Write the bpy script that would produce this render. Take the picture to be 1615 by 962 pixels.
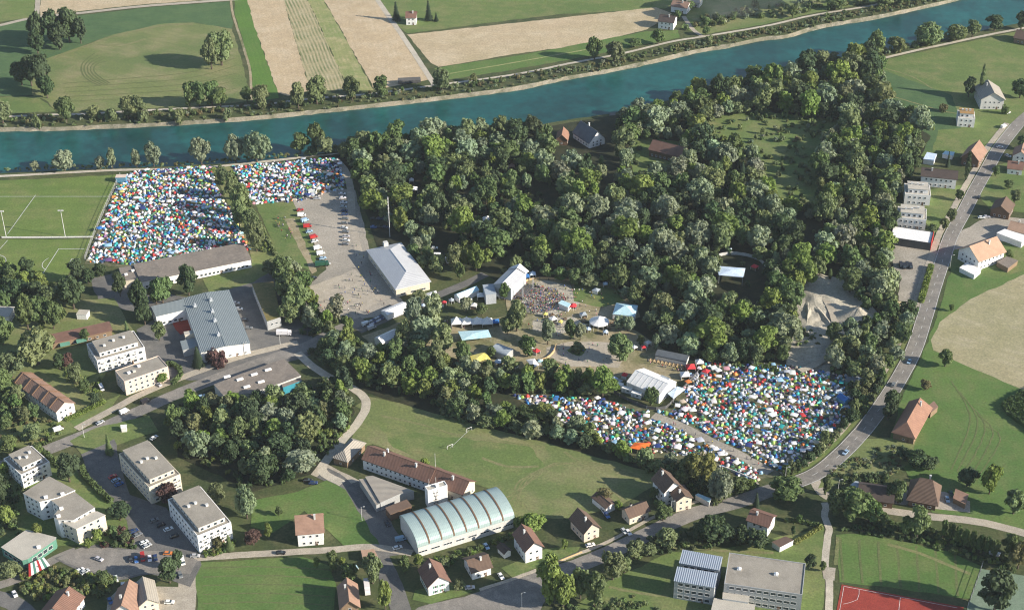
import bpy, math, random
import numpy as np
from math import radians as R, sin, cos, pi, hypot
random.seed(7); rng = np.random.default_rng(7)
for o in list(bpy.data.objects): bpy.data.objects.remove(o)
SC = bpy.context.scene; C = SC.collection
# ------------------------------------------------------------------ camera, sky, sun, exposure
CAM_H, FPX, PITCH, ROLL = 465.0, 2500.0, R(32.0), R(-0.5)
CX, CY = 807.5, 481.0
cam_d = bpy.data.cameras.new('camera'); cam = bpy.data.objects.new('camera', cam_d); C.objects.link(cam)
cam_d.sensor_width = 36; cam_d.lens = FPX / 1615 * 36; cam_d.clip_start = 1; cam_d.clip_end = 9000
from mathutils import Matrix, Vector
_fwd = Vector((0, cos(PITCH), -sin(PITCH))); _up = Vector((0, sin(PITCH), cos(PITCH))); _rt = Vector((1, 0, 0))
_r = _rt * cos(ROLL) + _up * sin(ROLL); _u = -_rt * sin(ROLL) + _up * cos(ROLL)
_m = Matrix((_r, _u, -_fwd)).transposed().to_4x4(); _m.translation = (0, 0, CAM_H)
cam.matrix_world = _m; SC.camera = cam
SUN_EL, SUN_AZ = R(24), R(-19)            # azimuth counter-clockwise from +X, towards the sun
sdir = Vector((cos(SUN_EL) * cos(SUN_AZ), cos(SUN_EL) * sin(SUN_AZ), sin(SUN_EL)))
W = bpy.data.worlds.new('World'); SC.world = W; W.use_nodes = True
nt = W.node_tree; bg = nt.nodes['Background']; sky = nt.nodes.new('ShaderNodeTexSky')
sky.sky_type = 'NISHITA'; sky.sun_disc = False; sky.sun_elevation = SUN_EL
sky.sun_rotation = math.atan2(sdir.x, sdir.y); sky.altitude = 450; sky.dust_density = 0.6
nt.links.new(sky.outputs[0], bg.inputs[0]); bg.inputs[1].default_value = 0.095
sl = bpy.data.lights.new('sun', 'SUN'); sl.energy = 5.0; sl.angle = R(0.6); sl.color = (1.0, 0.9, 0.76)
so = bpy.data.objects.new('sun', sl); C.objects.link(so); so.rotation_euler = sdir.to_track_quat('Z', 'Y').to_euler(); so.location = (0, 700, 600)
SC.view_settings.view_transform = 'Standard'; SC.view_settings.look = 'None'; SC.view_settings.exposure = 0.88
SC.view_settings.gamma = 1; SC.view_settings.use_curve_mapping = False
try:
    SC.cycles.max_bounces = 4; SC.cycles.diffuse_bounces = 2; SC.cycles.glossy_bounces = 2; SC.cycles.transparent_max_bounces = 4
    SC.cycles.volume_bounces = 0; SC.cycles.pixel_filter_type = 'BLACKMAN_HARRIS'; SC.cycles.filter_width = 1.15
except Exception: pass

# ------------------------------------------------------------------ photo point -> world point on a level plane
def ray(x, y):
    u, v = x - CX, -(y - CY)
    d = _r * u + _u * v + _fwd * FPX
    return d
def at(x, y, z=0.0):
    d = ray(x, y); k = (z - CAM_H) / d.z
    return np.array([d.x * k, d.y * k, z])
def proj(P):
    q = Vector(P) - Vector((0, 0, CAM_H)); w = q.dot(_fwd)
    return CX + FPX * q.dot(_r) / w, CY - FPX * q.dot(_u) / w
def mpp(x, y):                              # metres per photo pixel, across the view
    d = ray(x, y); k = -CAM_H / d.z
    return k
def k4(r, c, x, y):                         # point read off a 4x enlargement
    ox = (0, 400, 800, 1205)[c]; oy = (0, 240, 480, 717)[r]
    return (ox + x * .25466, oy + y * .25466)
def kz(ox, oy, s):
    return lambda x, y: (ox + x * s, oy + y * s)

# ------------------------------------------------------------------ materials
MATS = {}
def _nodes(name):
    m = bpy.data.materials.new(name); m.use_nodes = True
    t = m.node_tree; b = t.nodes['Principled BSDF']; return m, t, b
def N(t, k, **kw):
    n = t.nodes.new(k)
    for a, v in kw.items(): setattr(n, a, v)
    return n
def noise(t, vec, scale, detail=3, rough=.55):
    n = N(t, 'ShaderNodeTexNoise'); n.inputs['Scale'].default_value = scale; n.inputs['Detail'].default_value = detail
    n.inputs['Roughness'].default_value = rough; t.links.new(vec, n.inputs['Vector']); return n.outputs['Fac']
def ramp(t, fac, a, b):
    n = N(t, 'ShaderNodeMapRange'); n.inputs['From Min'].default_value = a; n.inputs['From Max'].default_value = b
    t.links.new(fac, n.inputs['Value']); return n.outputs[0]
def mix(t, fac, a, b, mode='MIX'):
    n = N(t, 'ShaderNodeMix'); n.data_type = 'RGBA'; n.blend_type = mode
    if isinstance(fac, (int, float)): n.inputs[0].default_value = fac
    else: t.links.new(fac, n.inputs[0])
    for i, c in ((6, a), (7, b)):
        if isinstance(c, tuple): n.inputs[i].default_value = (*c[:3], 1)
        else: t.links.new(c, n.inputs[i])
    return n.outputs[2]
def mul(t, a, b, op='MULTIPLY'):
    n = N(t, 'ShaderNodeMath', operation=op)
    for i, v in enumerate((a, b)):
        if isinstance(v, (int, float)): n.inputs[i].default_value = v
        else: t.links.new(v, n.inputs[i])
    return n.outputs[0]
def mat(name, c, c2=None, c3=None, s=(0.02, 0.15, 1.2), rough=.9, spec=.2, metal=0., bump=0., stripe=None, world=True, bscale=None):
    if name in MATS: return MATS[name]
    m, t, b = _nodes(name)
    b.inputs['Roughness'].default_value = rough; b.inputs['Metallic'].default_value = metal
    b.inputs['Specular IOR Level'].default_value = spec
    vec = N(t, 'ShaderNodeNewGeometry').outputs['Position'] if world else N(t, 'ShaderNodeTexCoord').outputs['Object']
    c2 = c2 or tuple(v * .78 for v in c); c3 = c3 or tuple(v * 1.15 for v in c)
    col = mix(t, ramp(t, noise(t, vec, s[0], 4), .38, .62), c, c2)
    col = mix(t, ramp(t, noise(t, vec, s[1], 4, .65), .45, .75), col, c3)
    fine = noise(t, vec, s[2], 3, .7)
    n = N(t, 'ShaderNodeMapRange'); n.inputs['From Min'].default_value = .3; n.inputs['From Max'].default_value = .7
    n.inputs['To Min'].default_value = .72; n.inputs['To Max'].default_value = 1.25; t.links.new(fine, n.inputs['Value'])
    g = N(t, 'ShaderNodeCombineColor')
    for i in range(3): t.links.new(n.outputs[0], g.inputs[i])
    col = mix(t, 1.0, col, g.outputs[0], 'MULTIPLY')
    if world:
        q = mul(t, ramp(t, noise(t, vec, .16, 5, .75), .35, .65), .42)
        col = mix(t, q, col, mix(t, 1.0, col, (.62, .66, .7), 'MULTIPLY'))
    if stripe:
        ang, per, strength, cs = stripe
        sep = N(t, 'ShaderNodeSeparateXYZ'); t.links.new(vec, sep.inputs[0])
        a = R(ang)
        d = mul(t, mul(t, sep.outputs[0], cos(a)), mul(t, sep.outputs[1], sin(a)), 'ADD')
        d = mul(t, d, mul(t, noise(t, vec, .03, 2), per * 1.2), 'ADD')
        w = mul(t, mul(t, d, 2 * pi / per), 0, 'SINE')
        w = mul(t, ramp(t, w, -.6, .6), mul(t, ramp(t, noise(t, vec, .06, 3), .3, .65), strength))
        col = mix(t, w, col, cs)
    t.links.new(col, b.inputs['Base Color'])
    if bump:
        bn = N(t, 'ShaderNodeBump'); bn.inputs['Distance'].default_value = bump; bn.inputs['Strength'].default_value = .8
        t.links.new(noise(t, vec, bscale or s[2], 3, .7), bn.inputs['Height']); t.links.new(bn.outputs[0], b.inputs['Normal'])
    MATS[name] = m; return m
def ribbed(name, c, c2, per, axis=0, rough=.5, metal=0., cs=None, strength=.35, spec=.3, bump=.06):     # ribs / tile courses in object space
    if name in MATS: return MATS[name]
    m, t, b = _nodes(name); b.inputs['Roughness'].default_value = rough; b.inputs['Metallic'].default_value = metal
    b.inputs['Specular IOR Level'].default_value = spec
    vec = N(t, 'ShaderNodeTexCoord').outputs['Object']; sep = N(t, 'ShaderNodeSeparateXYZ'); t.links.new(vec, sep.inputs[0])
    col = mix(t, ramp(t, noise(t, vec, .25, 4, .65), .35, .65), c, c2)
    col = mix(t, mul(t, ramp(t, noise(t, vec, 1.6, 3, .7), .45, .75), .5), col, tuple(v * .6 for v in c))
    w = mul(t, mul(t, sep.outputs[axis], 2 * pi / per), 0, 'SINE')
    col = mix(t, mul(t, ramp(t, w, .3, 1), strength), col, cs or tuple(v * .6 for v in c))
    t.links.new(col, b.inputs['Base Color'])
    bn = N(t, 'ShaderNodeBump'); bn.inputs['Distance'].default_value = bump; t.links.new(w, bn.inputs['Height']); t.links.new(bn.outputs[0], b.inputs['Normal'])
    MATS[name] = m; return m
def objcol(name, rough=.5, spec=.4, attr=False, leaf=False):      # the object's own colour, times a per-face paint/cloth colour where the mesh has one
    if name in MATS: return MATS[name]
    m, t, b = _nodes(name); b.inputs['Roughness'].default_value = rough; b.inputs['Specular IOR Level'].default_value = spec
    oi = N(t, 'ShaderNodeObjectInfo'); col = oi.outputs['Color']
    if attr:
        a = N(t, 'ShaderNodeAttribute'); a.attribute_name = 'tint'; col = mix(t, 1.0, col, a.outputs['Color'], 'MULTIPLY')
    if leaf:
        p = N(t, 'ShaderNodeNewGeometry').outputs['Position']
        col = mix(t, mul(t, ramp(t, noise(t, p, .35, 3, .7), .4, .7), .75), col, mix(t, 1.0, col, (1.65, 1.65, 1.5), 'MULTIPLY'))
        col = mix(t, mul(t, ramp(t, noise(t, p, 1.5, 2, .7), .4, .65), .5), col, mix(t, 1.0, col, (.5, .56, .55), 'MULTIPLY'))
        tr = N(t, 'ShaderNodeBsdfTranslucent'); t.links.new(mix(t, 1.0, col, (1.3, 1.3, .6), 'MULTIPLY'), tr.inputs[0])
        ms = N(t, 'ShaderNodeMixShader'); ms.inputs[0].default_value = .22
        t.links.new(b.outputs[0], ms.inputs[1]); t.links.new(tr.outputs[0], ms.inputs[2])
        t.links.new(ms.outputs[0], t.nodes['Material Output'].inputs[0])
    t.links.new(col, b.inputs['Base Color'])
    MATS[name] = m; return m
G = {}
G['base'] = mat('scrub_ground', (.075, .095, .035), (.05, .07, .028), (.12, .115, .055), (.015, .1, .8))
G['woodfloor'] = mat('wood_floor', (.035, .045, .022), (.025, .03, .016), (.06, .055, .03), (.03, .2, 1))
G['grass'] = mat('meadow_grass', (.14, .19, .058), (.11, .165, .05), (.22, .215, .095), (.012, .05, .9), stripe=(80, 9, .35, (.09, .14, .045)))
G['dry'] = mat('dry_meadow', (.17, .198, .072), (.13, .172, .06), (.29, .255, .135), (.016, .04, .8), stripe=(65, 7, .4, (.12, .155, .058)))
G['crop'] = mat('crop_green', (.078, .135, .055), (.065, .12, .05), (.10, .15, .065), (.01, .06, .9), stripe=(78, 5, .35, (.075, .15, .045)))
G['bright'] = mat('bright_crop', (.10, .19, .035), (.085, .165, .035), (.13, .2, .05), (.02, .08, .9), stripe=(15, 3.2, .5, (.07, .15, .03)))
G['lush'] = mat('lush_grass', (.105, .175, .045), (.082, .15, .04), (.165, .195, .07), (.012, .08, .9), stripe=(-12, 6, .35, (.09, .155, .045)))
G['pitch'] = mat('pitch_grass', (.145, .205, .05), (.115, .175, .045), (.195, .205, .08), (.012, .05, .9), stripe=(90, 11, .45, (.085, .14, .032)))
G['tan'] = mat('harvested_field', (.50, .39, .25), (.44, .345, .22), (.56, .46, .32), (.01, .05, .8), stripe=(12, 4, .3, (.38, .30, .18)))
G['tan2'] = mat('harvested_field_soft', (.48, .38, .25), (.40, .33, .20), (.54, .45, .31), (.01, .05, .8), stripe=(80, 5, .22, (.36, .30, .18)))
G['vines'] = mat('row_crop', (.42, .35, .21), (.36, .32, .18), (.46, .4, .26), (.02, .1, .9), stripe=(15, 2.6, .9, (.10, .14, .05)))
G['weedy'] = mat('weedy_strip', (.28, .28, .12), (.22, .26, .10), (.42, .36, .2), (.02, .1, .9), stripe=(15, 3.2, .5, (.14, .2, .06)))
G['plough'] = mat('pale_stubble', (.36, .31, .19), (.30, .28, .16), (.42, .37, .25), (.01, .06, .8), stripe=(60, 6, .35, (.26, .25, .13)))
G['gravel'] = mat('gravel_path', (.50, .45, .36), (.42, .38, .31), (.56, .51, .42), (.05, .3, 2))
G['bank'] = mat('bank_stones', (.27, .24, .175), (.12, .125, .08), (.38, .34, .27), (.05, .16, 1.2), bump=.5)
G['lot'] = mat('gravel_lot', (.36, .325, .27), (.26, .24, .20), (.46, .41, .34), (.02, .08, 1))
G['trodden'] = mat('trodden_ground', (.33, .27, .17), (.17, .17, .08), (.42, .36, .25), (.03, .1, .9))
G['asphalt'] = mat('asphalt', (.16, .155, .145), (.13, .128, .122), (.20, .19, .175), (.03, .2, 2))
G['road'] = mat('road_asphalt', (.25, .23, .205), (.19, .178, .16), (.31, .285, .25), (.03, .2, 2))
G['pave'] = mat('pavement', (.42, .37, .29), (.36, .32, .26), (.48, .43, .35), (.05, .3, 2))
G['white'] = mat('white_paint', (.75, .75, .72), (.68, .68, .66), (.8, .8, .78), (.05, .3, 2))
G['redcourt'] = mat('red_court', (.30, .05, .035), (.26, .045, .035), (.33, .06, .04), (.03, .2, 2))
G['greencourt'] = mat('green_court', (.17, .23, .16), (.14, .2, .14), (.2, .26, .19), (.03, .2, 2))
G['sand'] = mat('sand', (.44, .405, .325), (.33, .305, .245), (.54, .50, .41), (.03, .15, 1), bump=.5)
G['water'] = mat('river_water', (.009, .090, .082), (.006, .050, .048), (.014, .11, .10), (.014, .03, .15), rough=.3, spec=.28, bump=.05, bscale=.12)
# ------------------------------------------------------------------ mesh helpers
class MB:
    def __init__(s): s.v = []; s.f = []; s.m = []; s.c = []
    def add(s, vs, fs, mi=0, col=None):
        n = len(s.v); s.v.extend([tuple(map(float, p)) for p in vs])
        for f in fs: s.f.append(tuple(i + n for i in f)); s.m.append(mi); s.c.append(col or (1, 1, 1))
        return s
    def box(s, x0, y0, z0, x1, y1, z1, mi=0, col=None, M=None):
        vs = [(x0, y0, z0), (x1, y0, z0), (x1, y1, z0), (x0, y1, z0), (x0, y0, z1), (x1, y0, z1), (x1, y1, z1), (x0, y1, z1)]
        if M: vs = [M(p) for p in vs]
        return s.add(vs, [(0, 3, 2, 1), (4, 5, 6, 7), (0, 1, 5, 4), (1, 2, 6, 5), (2, 3, 7, 6), (3, 0, 4, 7)], mi, col)
    def prism(s, pts, z0, z1, mi=0, top=None, col=None):
        n = len(pts); a = sum(pts[i][0] * pts[(i + 1) % n][1] - pts[(i + 1) % n][0] * pts[i][1] for i in range(n))
        if a < 0: pts = pts[::-1]
        s.add([(p[0], p[1], z0) for p in pts] + [(p[0], p[1], z1) for p in pts], [(i, (i + 1) % n, n + (i + 1) % n, n + i) for i in range(n)], mi, col)
        s.add([(p[0], p[1], z1) for p in pts], [tuple(range(n))], mi if top is None else top, col)
        s.add([(p[0], p[1], z0) for p in pts], [tuple(range(n))[::-1]], mi, col); return s
    def tube(s, a, b, r0, r1=None, n=6, mi=0, col=None, cap=True):
        r1 = r0 if r1 is None else r1; a, b = Vector(a), Vector(b); d = (b - a).normalized()
        x = d.orthogonal().normalized(); y = d.cross(x)
        vs = [a + (x * cos(2 * pi * i / n) + y * sin(2 * pi * i / n)) * r0 for i in range(n)] + [b + (x * cos(2 * pi * i / n) + y * sin(2 * pi * i / n)) * r1 for i in range(n)]
        fs = [(i, (i + 1) % n, n + (i + 1) % n, n + i) for i in range(n)]
        if cap: fs += [tuple(range(n))[::-1], tuple(range(n, 2 * n))]
        return s.add(vs, fs, mi, col)
    def mesh(s, name, mats, smooth=False, tint=False):
        me = bpy.data.meshes.new(name); me.from_pydata(s.v, [], s.f)
        for m in mats: me.materials.append(m)
        if len(mats) > 1: me.polygons.foreach_set('material_index', s.m)
        if smooth: me.polygons.foreach_set('use_smooth', [True] * len(s.f))
        if tint:
            a = me.color_attributes.new('tint', 'FLOAT_COLOR', 'CORNER'); buf = []
            for f, c in zip(s.f, s.c): buf.extend([c[0], c[1], c[2], 1.0] * len(f))
            a.data.foreach_set('color', buf)
        me.update(); return me
def link(name, me, parent=None, loc=(0, 0, 0), rz=0, label=None, cat=None, group=None, kind=None, scale=None, color=None):
    o = bpy.data.objects.new(name, me); C.objects.link(o); o.location = tuple(map(float, loc)); o.rotation_euler = (0, 0, rz)
    if parent: o.parent = parent
    if scale: o.scale = scale
    if color: o.color = (*color[:3], 1)
    return tag(o, label, cat, group, kind)
def tag(o, label=None, cat=None, group=None, kind=None):
    if label: o['label'] = label
    if cat: o['category'] = cat
    if group: o['group'] = group
    if kind: o['kind'] = kind
    return o
def rough_edge(P, step=5.0, amp=.6):
    out = []
    for i in range(len(P)):
        a, b = np.array(P[i][:2]), np.array(P[(i + 1) % len(P)][:2]); L = np.linalg.norm(b - a); n = max(1, int(L / step))
        nn = np.array([-(b - a)[1], (b - a)[0]]) / max(L, .01)
        for j in range(n):
            q = a + (b - a) * j / n
            if j: q = q + nn * random.uniform(-amp, amp)
            out.append(q)
    return out
_zc = [0]
def sheet(name, px, m, z=.03, amp=.6, label=None, step=5.0):
    _zc[0] += 1; z += _zc[0] * .0007
    P = rough_edge([at(*p, z) for p in px], step, amp)
    me = bpy.data.meshes.new(name); me.from_pydata([(p[0], p[1], z) for p in P], [], [tuple(range(len(P)))]); me.materials.append(m); me.update()
    if me.polygons[0].normal.z < 0: me.flip_normals()
    return link(name, me, kind='structure', label=label)
def smooth_line(P, step=3.0):
    P = [np.array(p[:2]) for p in P]; out = []
    for i in range(len(P) - 1):
        p0 = P[max(i - 1, 0)]; p1 = P[i]; p2 = P[i + 1]; p3 = P[min(i + 2, len(P) - 1)]
        n = max(2, int(np.linalg.norm(p2 - p1) / step))
        for j in range(n):
            t = j / n
            out.append(.5 * (2 * p1 + (p2 - p0) * t + (2 * p0 - 5 * p1 + 4 * p2 - p3) * t * t + (3 * p1 - p0 - 3 * p2 + p3) * t ** 3))
    out.append(P[-1]); return out
def ribbon(name, px, w, m, z=.09, off=0.0, wob=.12, thick=0, label=None, kind='structure', parent=None):
    _zc[0] += 1; z += (_zc[0] % 60) * .0006
    L = smooth_line([at(*p, z) for p in px]); n = len(L); mb = MB(); A = []; B = []
    for i in range(n):
        d = L[min(i + 1, n - 1)] - L[max(i - 1, 0)]; d = d / max(np.linalg.norm(d), 1e-6); nn = np.array([-d[1], d[0]])
        j = random.uniform(-wob, wob)
        A.append(L[i] + nn * (off + w / 2 + j)); B.append(L[i] + nn * (off - w / 2 + j))
    vs = [(a[0], a[1], z) for a in A] + [(b[0], b[1], z) for b in B]
    fs = [(i, n + i, n + i + 1, i + 1) for i in range(n - 1)]
    mb.add(vs, fs)
    if thick:
        lo = [(a[0], a[1], z - thick) for a in A] + [(b[0], b[1], z - thick) for b in B]
        mb.add(vs + lo, [(i, i + 1, 2 * n + i + 1, 2 * n + i) for i in range(n - 1)] + [(n + i + 1, n + i, 3 * n + i, 3 * n + i + 1) for i in range(n - 1)])
    return link(name, mb.mesh(name, [m]), parent, kind=kind if not parent else None, label=label)
def inpoly(x, y, P):
    c = False; j = len(P) - 1
    for i in range(len(P)):
        xi, yi = P[i]; xj, yj = P[j]
        if (yi > y) != (yj > y) and x < (xj - xi) * (y - yi) / (yj - yi) + xi: c = not c
        j = i
    return c
# ------------------------------------------------------------------ river and ground
FARB = [(-260, 212), (0, 203), (90, 202), (150, 199), (230, 196), (300, 192), (400, 185), (500, 175), (565, 168), (630, 161), (700, 153), (810, 139), (884, 124), (963, 110), (1030, 96), (1093, 81), (1156, 70), (1205, 60), (1243, 56), (1294, 41), (1383, 26), (1485, 4), (1560, -14), (1900, -90)]
NEARB = [(-260, 276), (0, 271), (150, 265), (300, 259), (420, 252), (520, 238), (600, 224), (700, 212), (800, 203), (900, 187), (970, 176), (1100, 146), (1200, 123), (1300, 99), (1400, 78), (1480, 62), (1560, 44), (1615, 34), (1900, -25)]
def bankline(px): return smooth_line([at(*p) for p in px], 6)
fb, nb = bankline(FARB), bankline(NEARB)
def bank(name, L, side, ext):
    mb = MB(); n = len(L); top = []; wat = []
    for i in range(n):
        d = L[min(i + 1, n - 1)] - L[max(i - 1, 0)]; d = d / np.linalg.norm(d); nn = np.array([-d[1], d[0]]) * side
        w = random.uniform(-.5, .5)
        top.append(L[i] + nn * (1.7 + w)); wat.append(L[i] - nn * (1.0 + w * 1.6))
    vs = [(p[0], p[1], 0) for p in top] + [(p[0], p[1], -2.6) for p in wat]
    fs = [(i, i + 1, n + i + 1, n + i) for i in range(n - 1)]
    if side > 0: fs = [f[::-1] for f in fs]
    mb.add(vs, fs); link(name, mb.mesh(name, [G['bank']]), kind='structure')
    poly = [(p[0], p[1], 0) for p in top] + ext
    me = bpy.data.meshes.new('ground'); me.from_pydata(poly, [], [tuple(range(len(poly)))]); me.materials.append(G['base']); me.update()
    if me.polygons[0].normal.z < 0: me.flip_normals()
    link('ground', me, kind='structure')
bank('river_bank', fb, 1, [(3000, 4000, 0), (-3000, 4000, 0), (-3000, 900, 0)])
bank('river_bank', nb, -1, [(3000, 800, 0), (3000, -500, 0), (-3000, -500, 0), (-3000, 900, 0)])
wm = MB(); wm.add([(-3000, 500, -2.2), (3000, 500, -2.2), (3000, 3000, -2.2), (-3000, 3000, -2.2)], [(0, 1, 2, 3)])
link('river_water', wm.mesh('river_water', [G['water']]), kind='structure')
# fields beyond the river
S = sheet
S('field', [(-150, -60), (56, -60), (54, 27), (-150, 58)], G['grass'])
S('harvested_field', [(64, -60), (64, 25), (127, 18), (229, 7), (364, -2), (366, -60)], G['tan2'])
S('crop_field', [(-150, 62), (52, 31), (127, 25), (229, 13), (362, 3), (367, 40), (366, 46), (305, 36), (255, 38), (178, 55), (127, 74), (84, 89), (50, 100), (50, 150), (-150, 160)], G['crop'])
S('hill_meadow', [(50, 100), (84, 89), (127, 74), (178, 55), (255, 38), (305, 36), (366, 46), (380, 90), (391, 140), (395, 160), (300, 168), (180, 174), (90, 177), (75, 160), (50, 150)], G['dry'])
S('field', [(-150, 155), (60, 152), (88, 176), (-150, 186)], G['grass'])
S('bright_crop_strip', [(368, -60), (370, 20), (386, 75), (397, 110), (399, 162), (440, 155), (438, 146), (400, 38), (389, -5), (380, -60)], G['bright'])
S('harvested_field', [(380, -60), (389, -5), (400, 38), (438, 146), (455, 152), (489, 143), (446, -2), (430, -60)], G['tan'])
S('row_crop_field', [(446.5, -2), (430, -60), (470, -60), (484, -2), (550, 143), (489.5, 143)], G['vines'])
S('weedy_strip', [(484.5, -2), (470, -60), (490, -60), (509, -2), (590, 143), (550.5, 143)], G['weedy'])
S('harvested_field', [(510, -2), (490, -60), (560, -60), (592, -2), (676, 126), (640, 133), (591, 142)], G['tan'])
S('field', [(598, -2), (570, -60), (1120, -60), (1080, -2), (1050, 14), (880, 23), (642, 53), (625, 38)], G['grass'])
S('harvested_field', [(642, 55), (810, 37), (1034, 12), (1060, 22), (1020, 47), (930, 70), (830, 83), (692, 106), (680, 100)], G['tan2'])
S('crop_field', [(684, 108), (830, 86), (1019, 50), (1070, 48), (1072, 60), (900, 94), (800, 112), (708, 126)], G['lush'])
ribbon('field_track', [(706, 117), (800, 101), (900, 83), (950, 74)], 1.5, G['weedy'], .06)
S('field', [(1075, 45), (1120, -60), (1520, -90), (1430, -6), (1280, 22), (1210, 38), (1110, 55)], G['grass'])
S('field', [(1090, 30), (1180, 12), (1300, -20), (1330, -5), (1240, 28), (1130, 50)], G['dry'], .06)
ribbon('road', [(-120, 66), (-20, 45), (56, 28), (127, 21), (229, 10), (364, 0), (560, -14)], 4.5, G['pave'])
ribbon('road', [(57, 28), (60, 0), (62, -50)], 4, G['pave'], .1)
ribbon('field_track', [(352, -60), (363, -5), (368, 25), (384, 75), (394, 110), (396, 140), (397, 160)], 1.8, G['trodden'])
ribbon('field_track', [(565, -50), (594, -2), (640, 65), (685, 134)], 4, G['gravel'])
ribbon('field_track', [(1078, 26), (1092, 46), (1108, 58)], 3.5, G['pave'])
ribbon('towpath', [(-200, 192), (13, 184), (87, 181), (132, 180), (183, 177), (255, 173), (357, 168), (410, 165.5), (500, 155), (588, 148), (685, 135), (810, 118), (900, 100), (980, 85), (1060, 66), (1110, 58), (1210, 41), (1280, 25), (1370, 10), (1430, -3), (1560, -30)], 2.8, G['gravel'], .11)
# near side
ribbon('towpath', [(-200, 286), (0, 278), (60, 275), (130, 271), (200, 268), (300, 266), (380, 259), (480, 248), (535, 243)], 3, G['gravel'], .1)
ribbon('towpath', [(1385, 94), (1440, 81), (1500, 68), (1571, 53), (1640, 40)], 3, G['gravel'], .1)
S('pitch', [(-150, 290), (100, 281), (187, 275), (146, 373), (-150, 373)], G['pitch'])
S('pitch', [(-150, 378), (146, 377), (126, 412), (100, 440), (25, 472), (-150, 480)], G['pitch'])
def mark(pts, w=.28, z=.15): return ribbon('field_line', pts, w, G['white'], z, wob=0)
for pts in ([(56, 308), (12, 369)], [(12, 379), (-20, 415)], [(-20, 310), (110, 310), (171, 310)], [(92.6, 392.5), (66, 434)], [(92.6, 392.5), (133, 392.5)], [(113, 408.5), (105, 422)], [(113, 408.5), (126, 408)]): mark(pts)
def arc(cx, cy, r, a0, a1):
    c0 = at(cx, cy); return [proj((c0[0] + r * cos(R(a)), c0[1] + r * sin(R(a)), 0)) for a in np.linspace(a0, a1, 14)]
mark(arc(-16, 414, 9.15, -170, 170)); mark(arc(92, 415, 9.15, 140, 235))
S('camp_ground', [(189, 278), (330, 260), (345, 300), (372, 345), (396, 402), (214, 424), (134, 416), (150, 372)], mat('camp_grass_north', (.13, .13, .07), (.09, .10, .05), (.22, .2, .13), (.03, .2, 1)), .045)
S('camp_ground', [(362, 262), (534, 248), (545, 290), (530, 300), (480, 320), (400, 325)], mat('camp_grass_north', (.13, .13, .07), (.09, .10, .05), (.22, .2, .13), (.03, .2, 1)), .045)
S('hedge_verge', [(330, 262), (362, 262), (400, 330), (440, 400), (440, 430), (400, 425), (395, 400), (350, 300)], G['dry'], .05)
S('queue_lawn', [(402, 322), (462, 318), (500, 400), (494, 430), (440, 405)], G['grass'], .05)
S('queue_lawn', [(448, 345), (465, 345), (500, 428), (492, 432)], G['trodden'], .07)
S('lot', [(462, 316), (535, 297), (560, 300), (575, 360), (583, 395), (624, 462), (640, 480), (612, 497), (560, 505), (500, 492), (486, 470), (485, 450), (515, 425), (500, 395)], G['lot'], .06)
S('lot', [(487, 452), (560, 425), (610, 470), (570, 490), (500, 488)], G['pave'], .075)
ribbon('service_track', [(528, 250), (545, 270), (553, 300), (556, 350), (568, 408)], 4.5, G['pave'], .1)
S('yard', [(410, 432), (470, 425), (500, 490), (490, 560), (395, 590), (300, 600), (230, 590), (215, 520), (250, 500), (300, 470), (390, 440)], G['asphalt'], .04)
S('yard', [(140, 440), (185, 430), (220, 455), (300, 470), (250, 500), (160, 480)], G['asphalt'], .045)
S('lawn', [(320, 440), (400, 415), (440, 420), (400, 445), (330, 465)], G['grass'], .06)
# village streets
road_w = 8
ribbon('road', [(-60, 748), (0, 735), (40, 722), (90, 703), (150, 679), (215, 650), (270, 625), (330, 601), (400, 575), (480, 548), (530, 522), (575, 505)], 8.5, G['road'], .1)
ribbon('pavement', [(120, 676), (178, 645), (230, 618), (300, 590), (380, 562), (470, 540)], 4.5, G['pave'], .2, thick=.12)
ribbon('road', [(565, 522), (595, 508), (643, 488), (690, 466), (740, 445), (790, 420), (820, 410)], 6, G['asphalt'], .09)
ribbon('footpath', [(469, 556), (490, 575), (512, 590), (540, 604), (556, 612), (574, 626), (577, 643), (563, 668), (540, 694), (520, 719), (508, 742), (540, 762)], 4.6, G['gravel'], .12)
ribbon('road', [(508, 745), (535, 760), (560, 800), (582, 850), (604, 890), (622, 930), (636, 975)], 8.5, G['asphalt'], .11)
S('yard', [(492, 745), (505, 728), (560, 755), (600, 780), (620, 830), (655, 870), (600, 880), (570, 820), (540, 765), (515, 755)], G['asphalt'], .08)
S('yard', [(490, 748), (505, 728), (535, 742), (568, 758), (530, 768)], G['pave'], .095)
ribbon('road', [(306, 880), (360, 876), (425, 872), (517, 867), (583, 862), (650, 872)], 4.2, G['pave'], .13)
S('plaza', [(636, 975), (660, 957), (751, 936), (810, 920), (862, 900), (875, 915), (840, 990), (640, 990)], G['road'], .07)
ribbon('road', [(1700, 130), (1640, 168), (1604, 198), (1575, 235), (1555, 270), (1538, 300), (1520, 335), (1500, 372), (1487, 410), (1472, 455), (1457, 505), (1440, 555), (1410, 610), (1370, 668), (1330, 712), (1290, 745), (1250, 762), (1210, 775), (1160, 792), (1100, 808), (1050, 828), (980, 862), (920, 888), (870, 905), (800, 930), (740, 950), (690, 975)], 8.6, G['road'], .11)
def offpts(px, d): # offset polyline d metres to its left
    L = [at(*p)[:2] for p in px]; out = []
    for i in range(len(L)):
        t = L[min(i + 1, len(L) - 1)] - L[max(i - 1, 0)]; t = t / np.linalg.norm(t); q = L[i] + np.array([-t[1], t[0]]) * d
        out.append(proj((q[0], q[1], 0)))
    return out
RR = [(1604, 198), (1575, 235), (1555, 270), (1538, 300), (1520, 335), (1500, 372), (1487, 410), (1472, 455), (1457, 505), (1440, 555), (1410, 610), (1370, 668), (1330, 712), (1290, 745), (1250, 762)]
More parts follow.
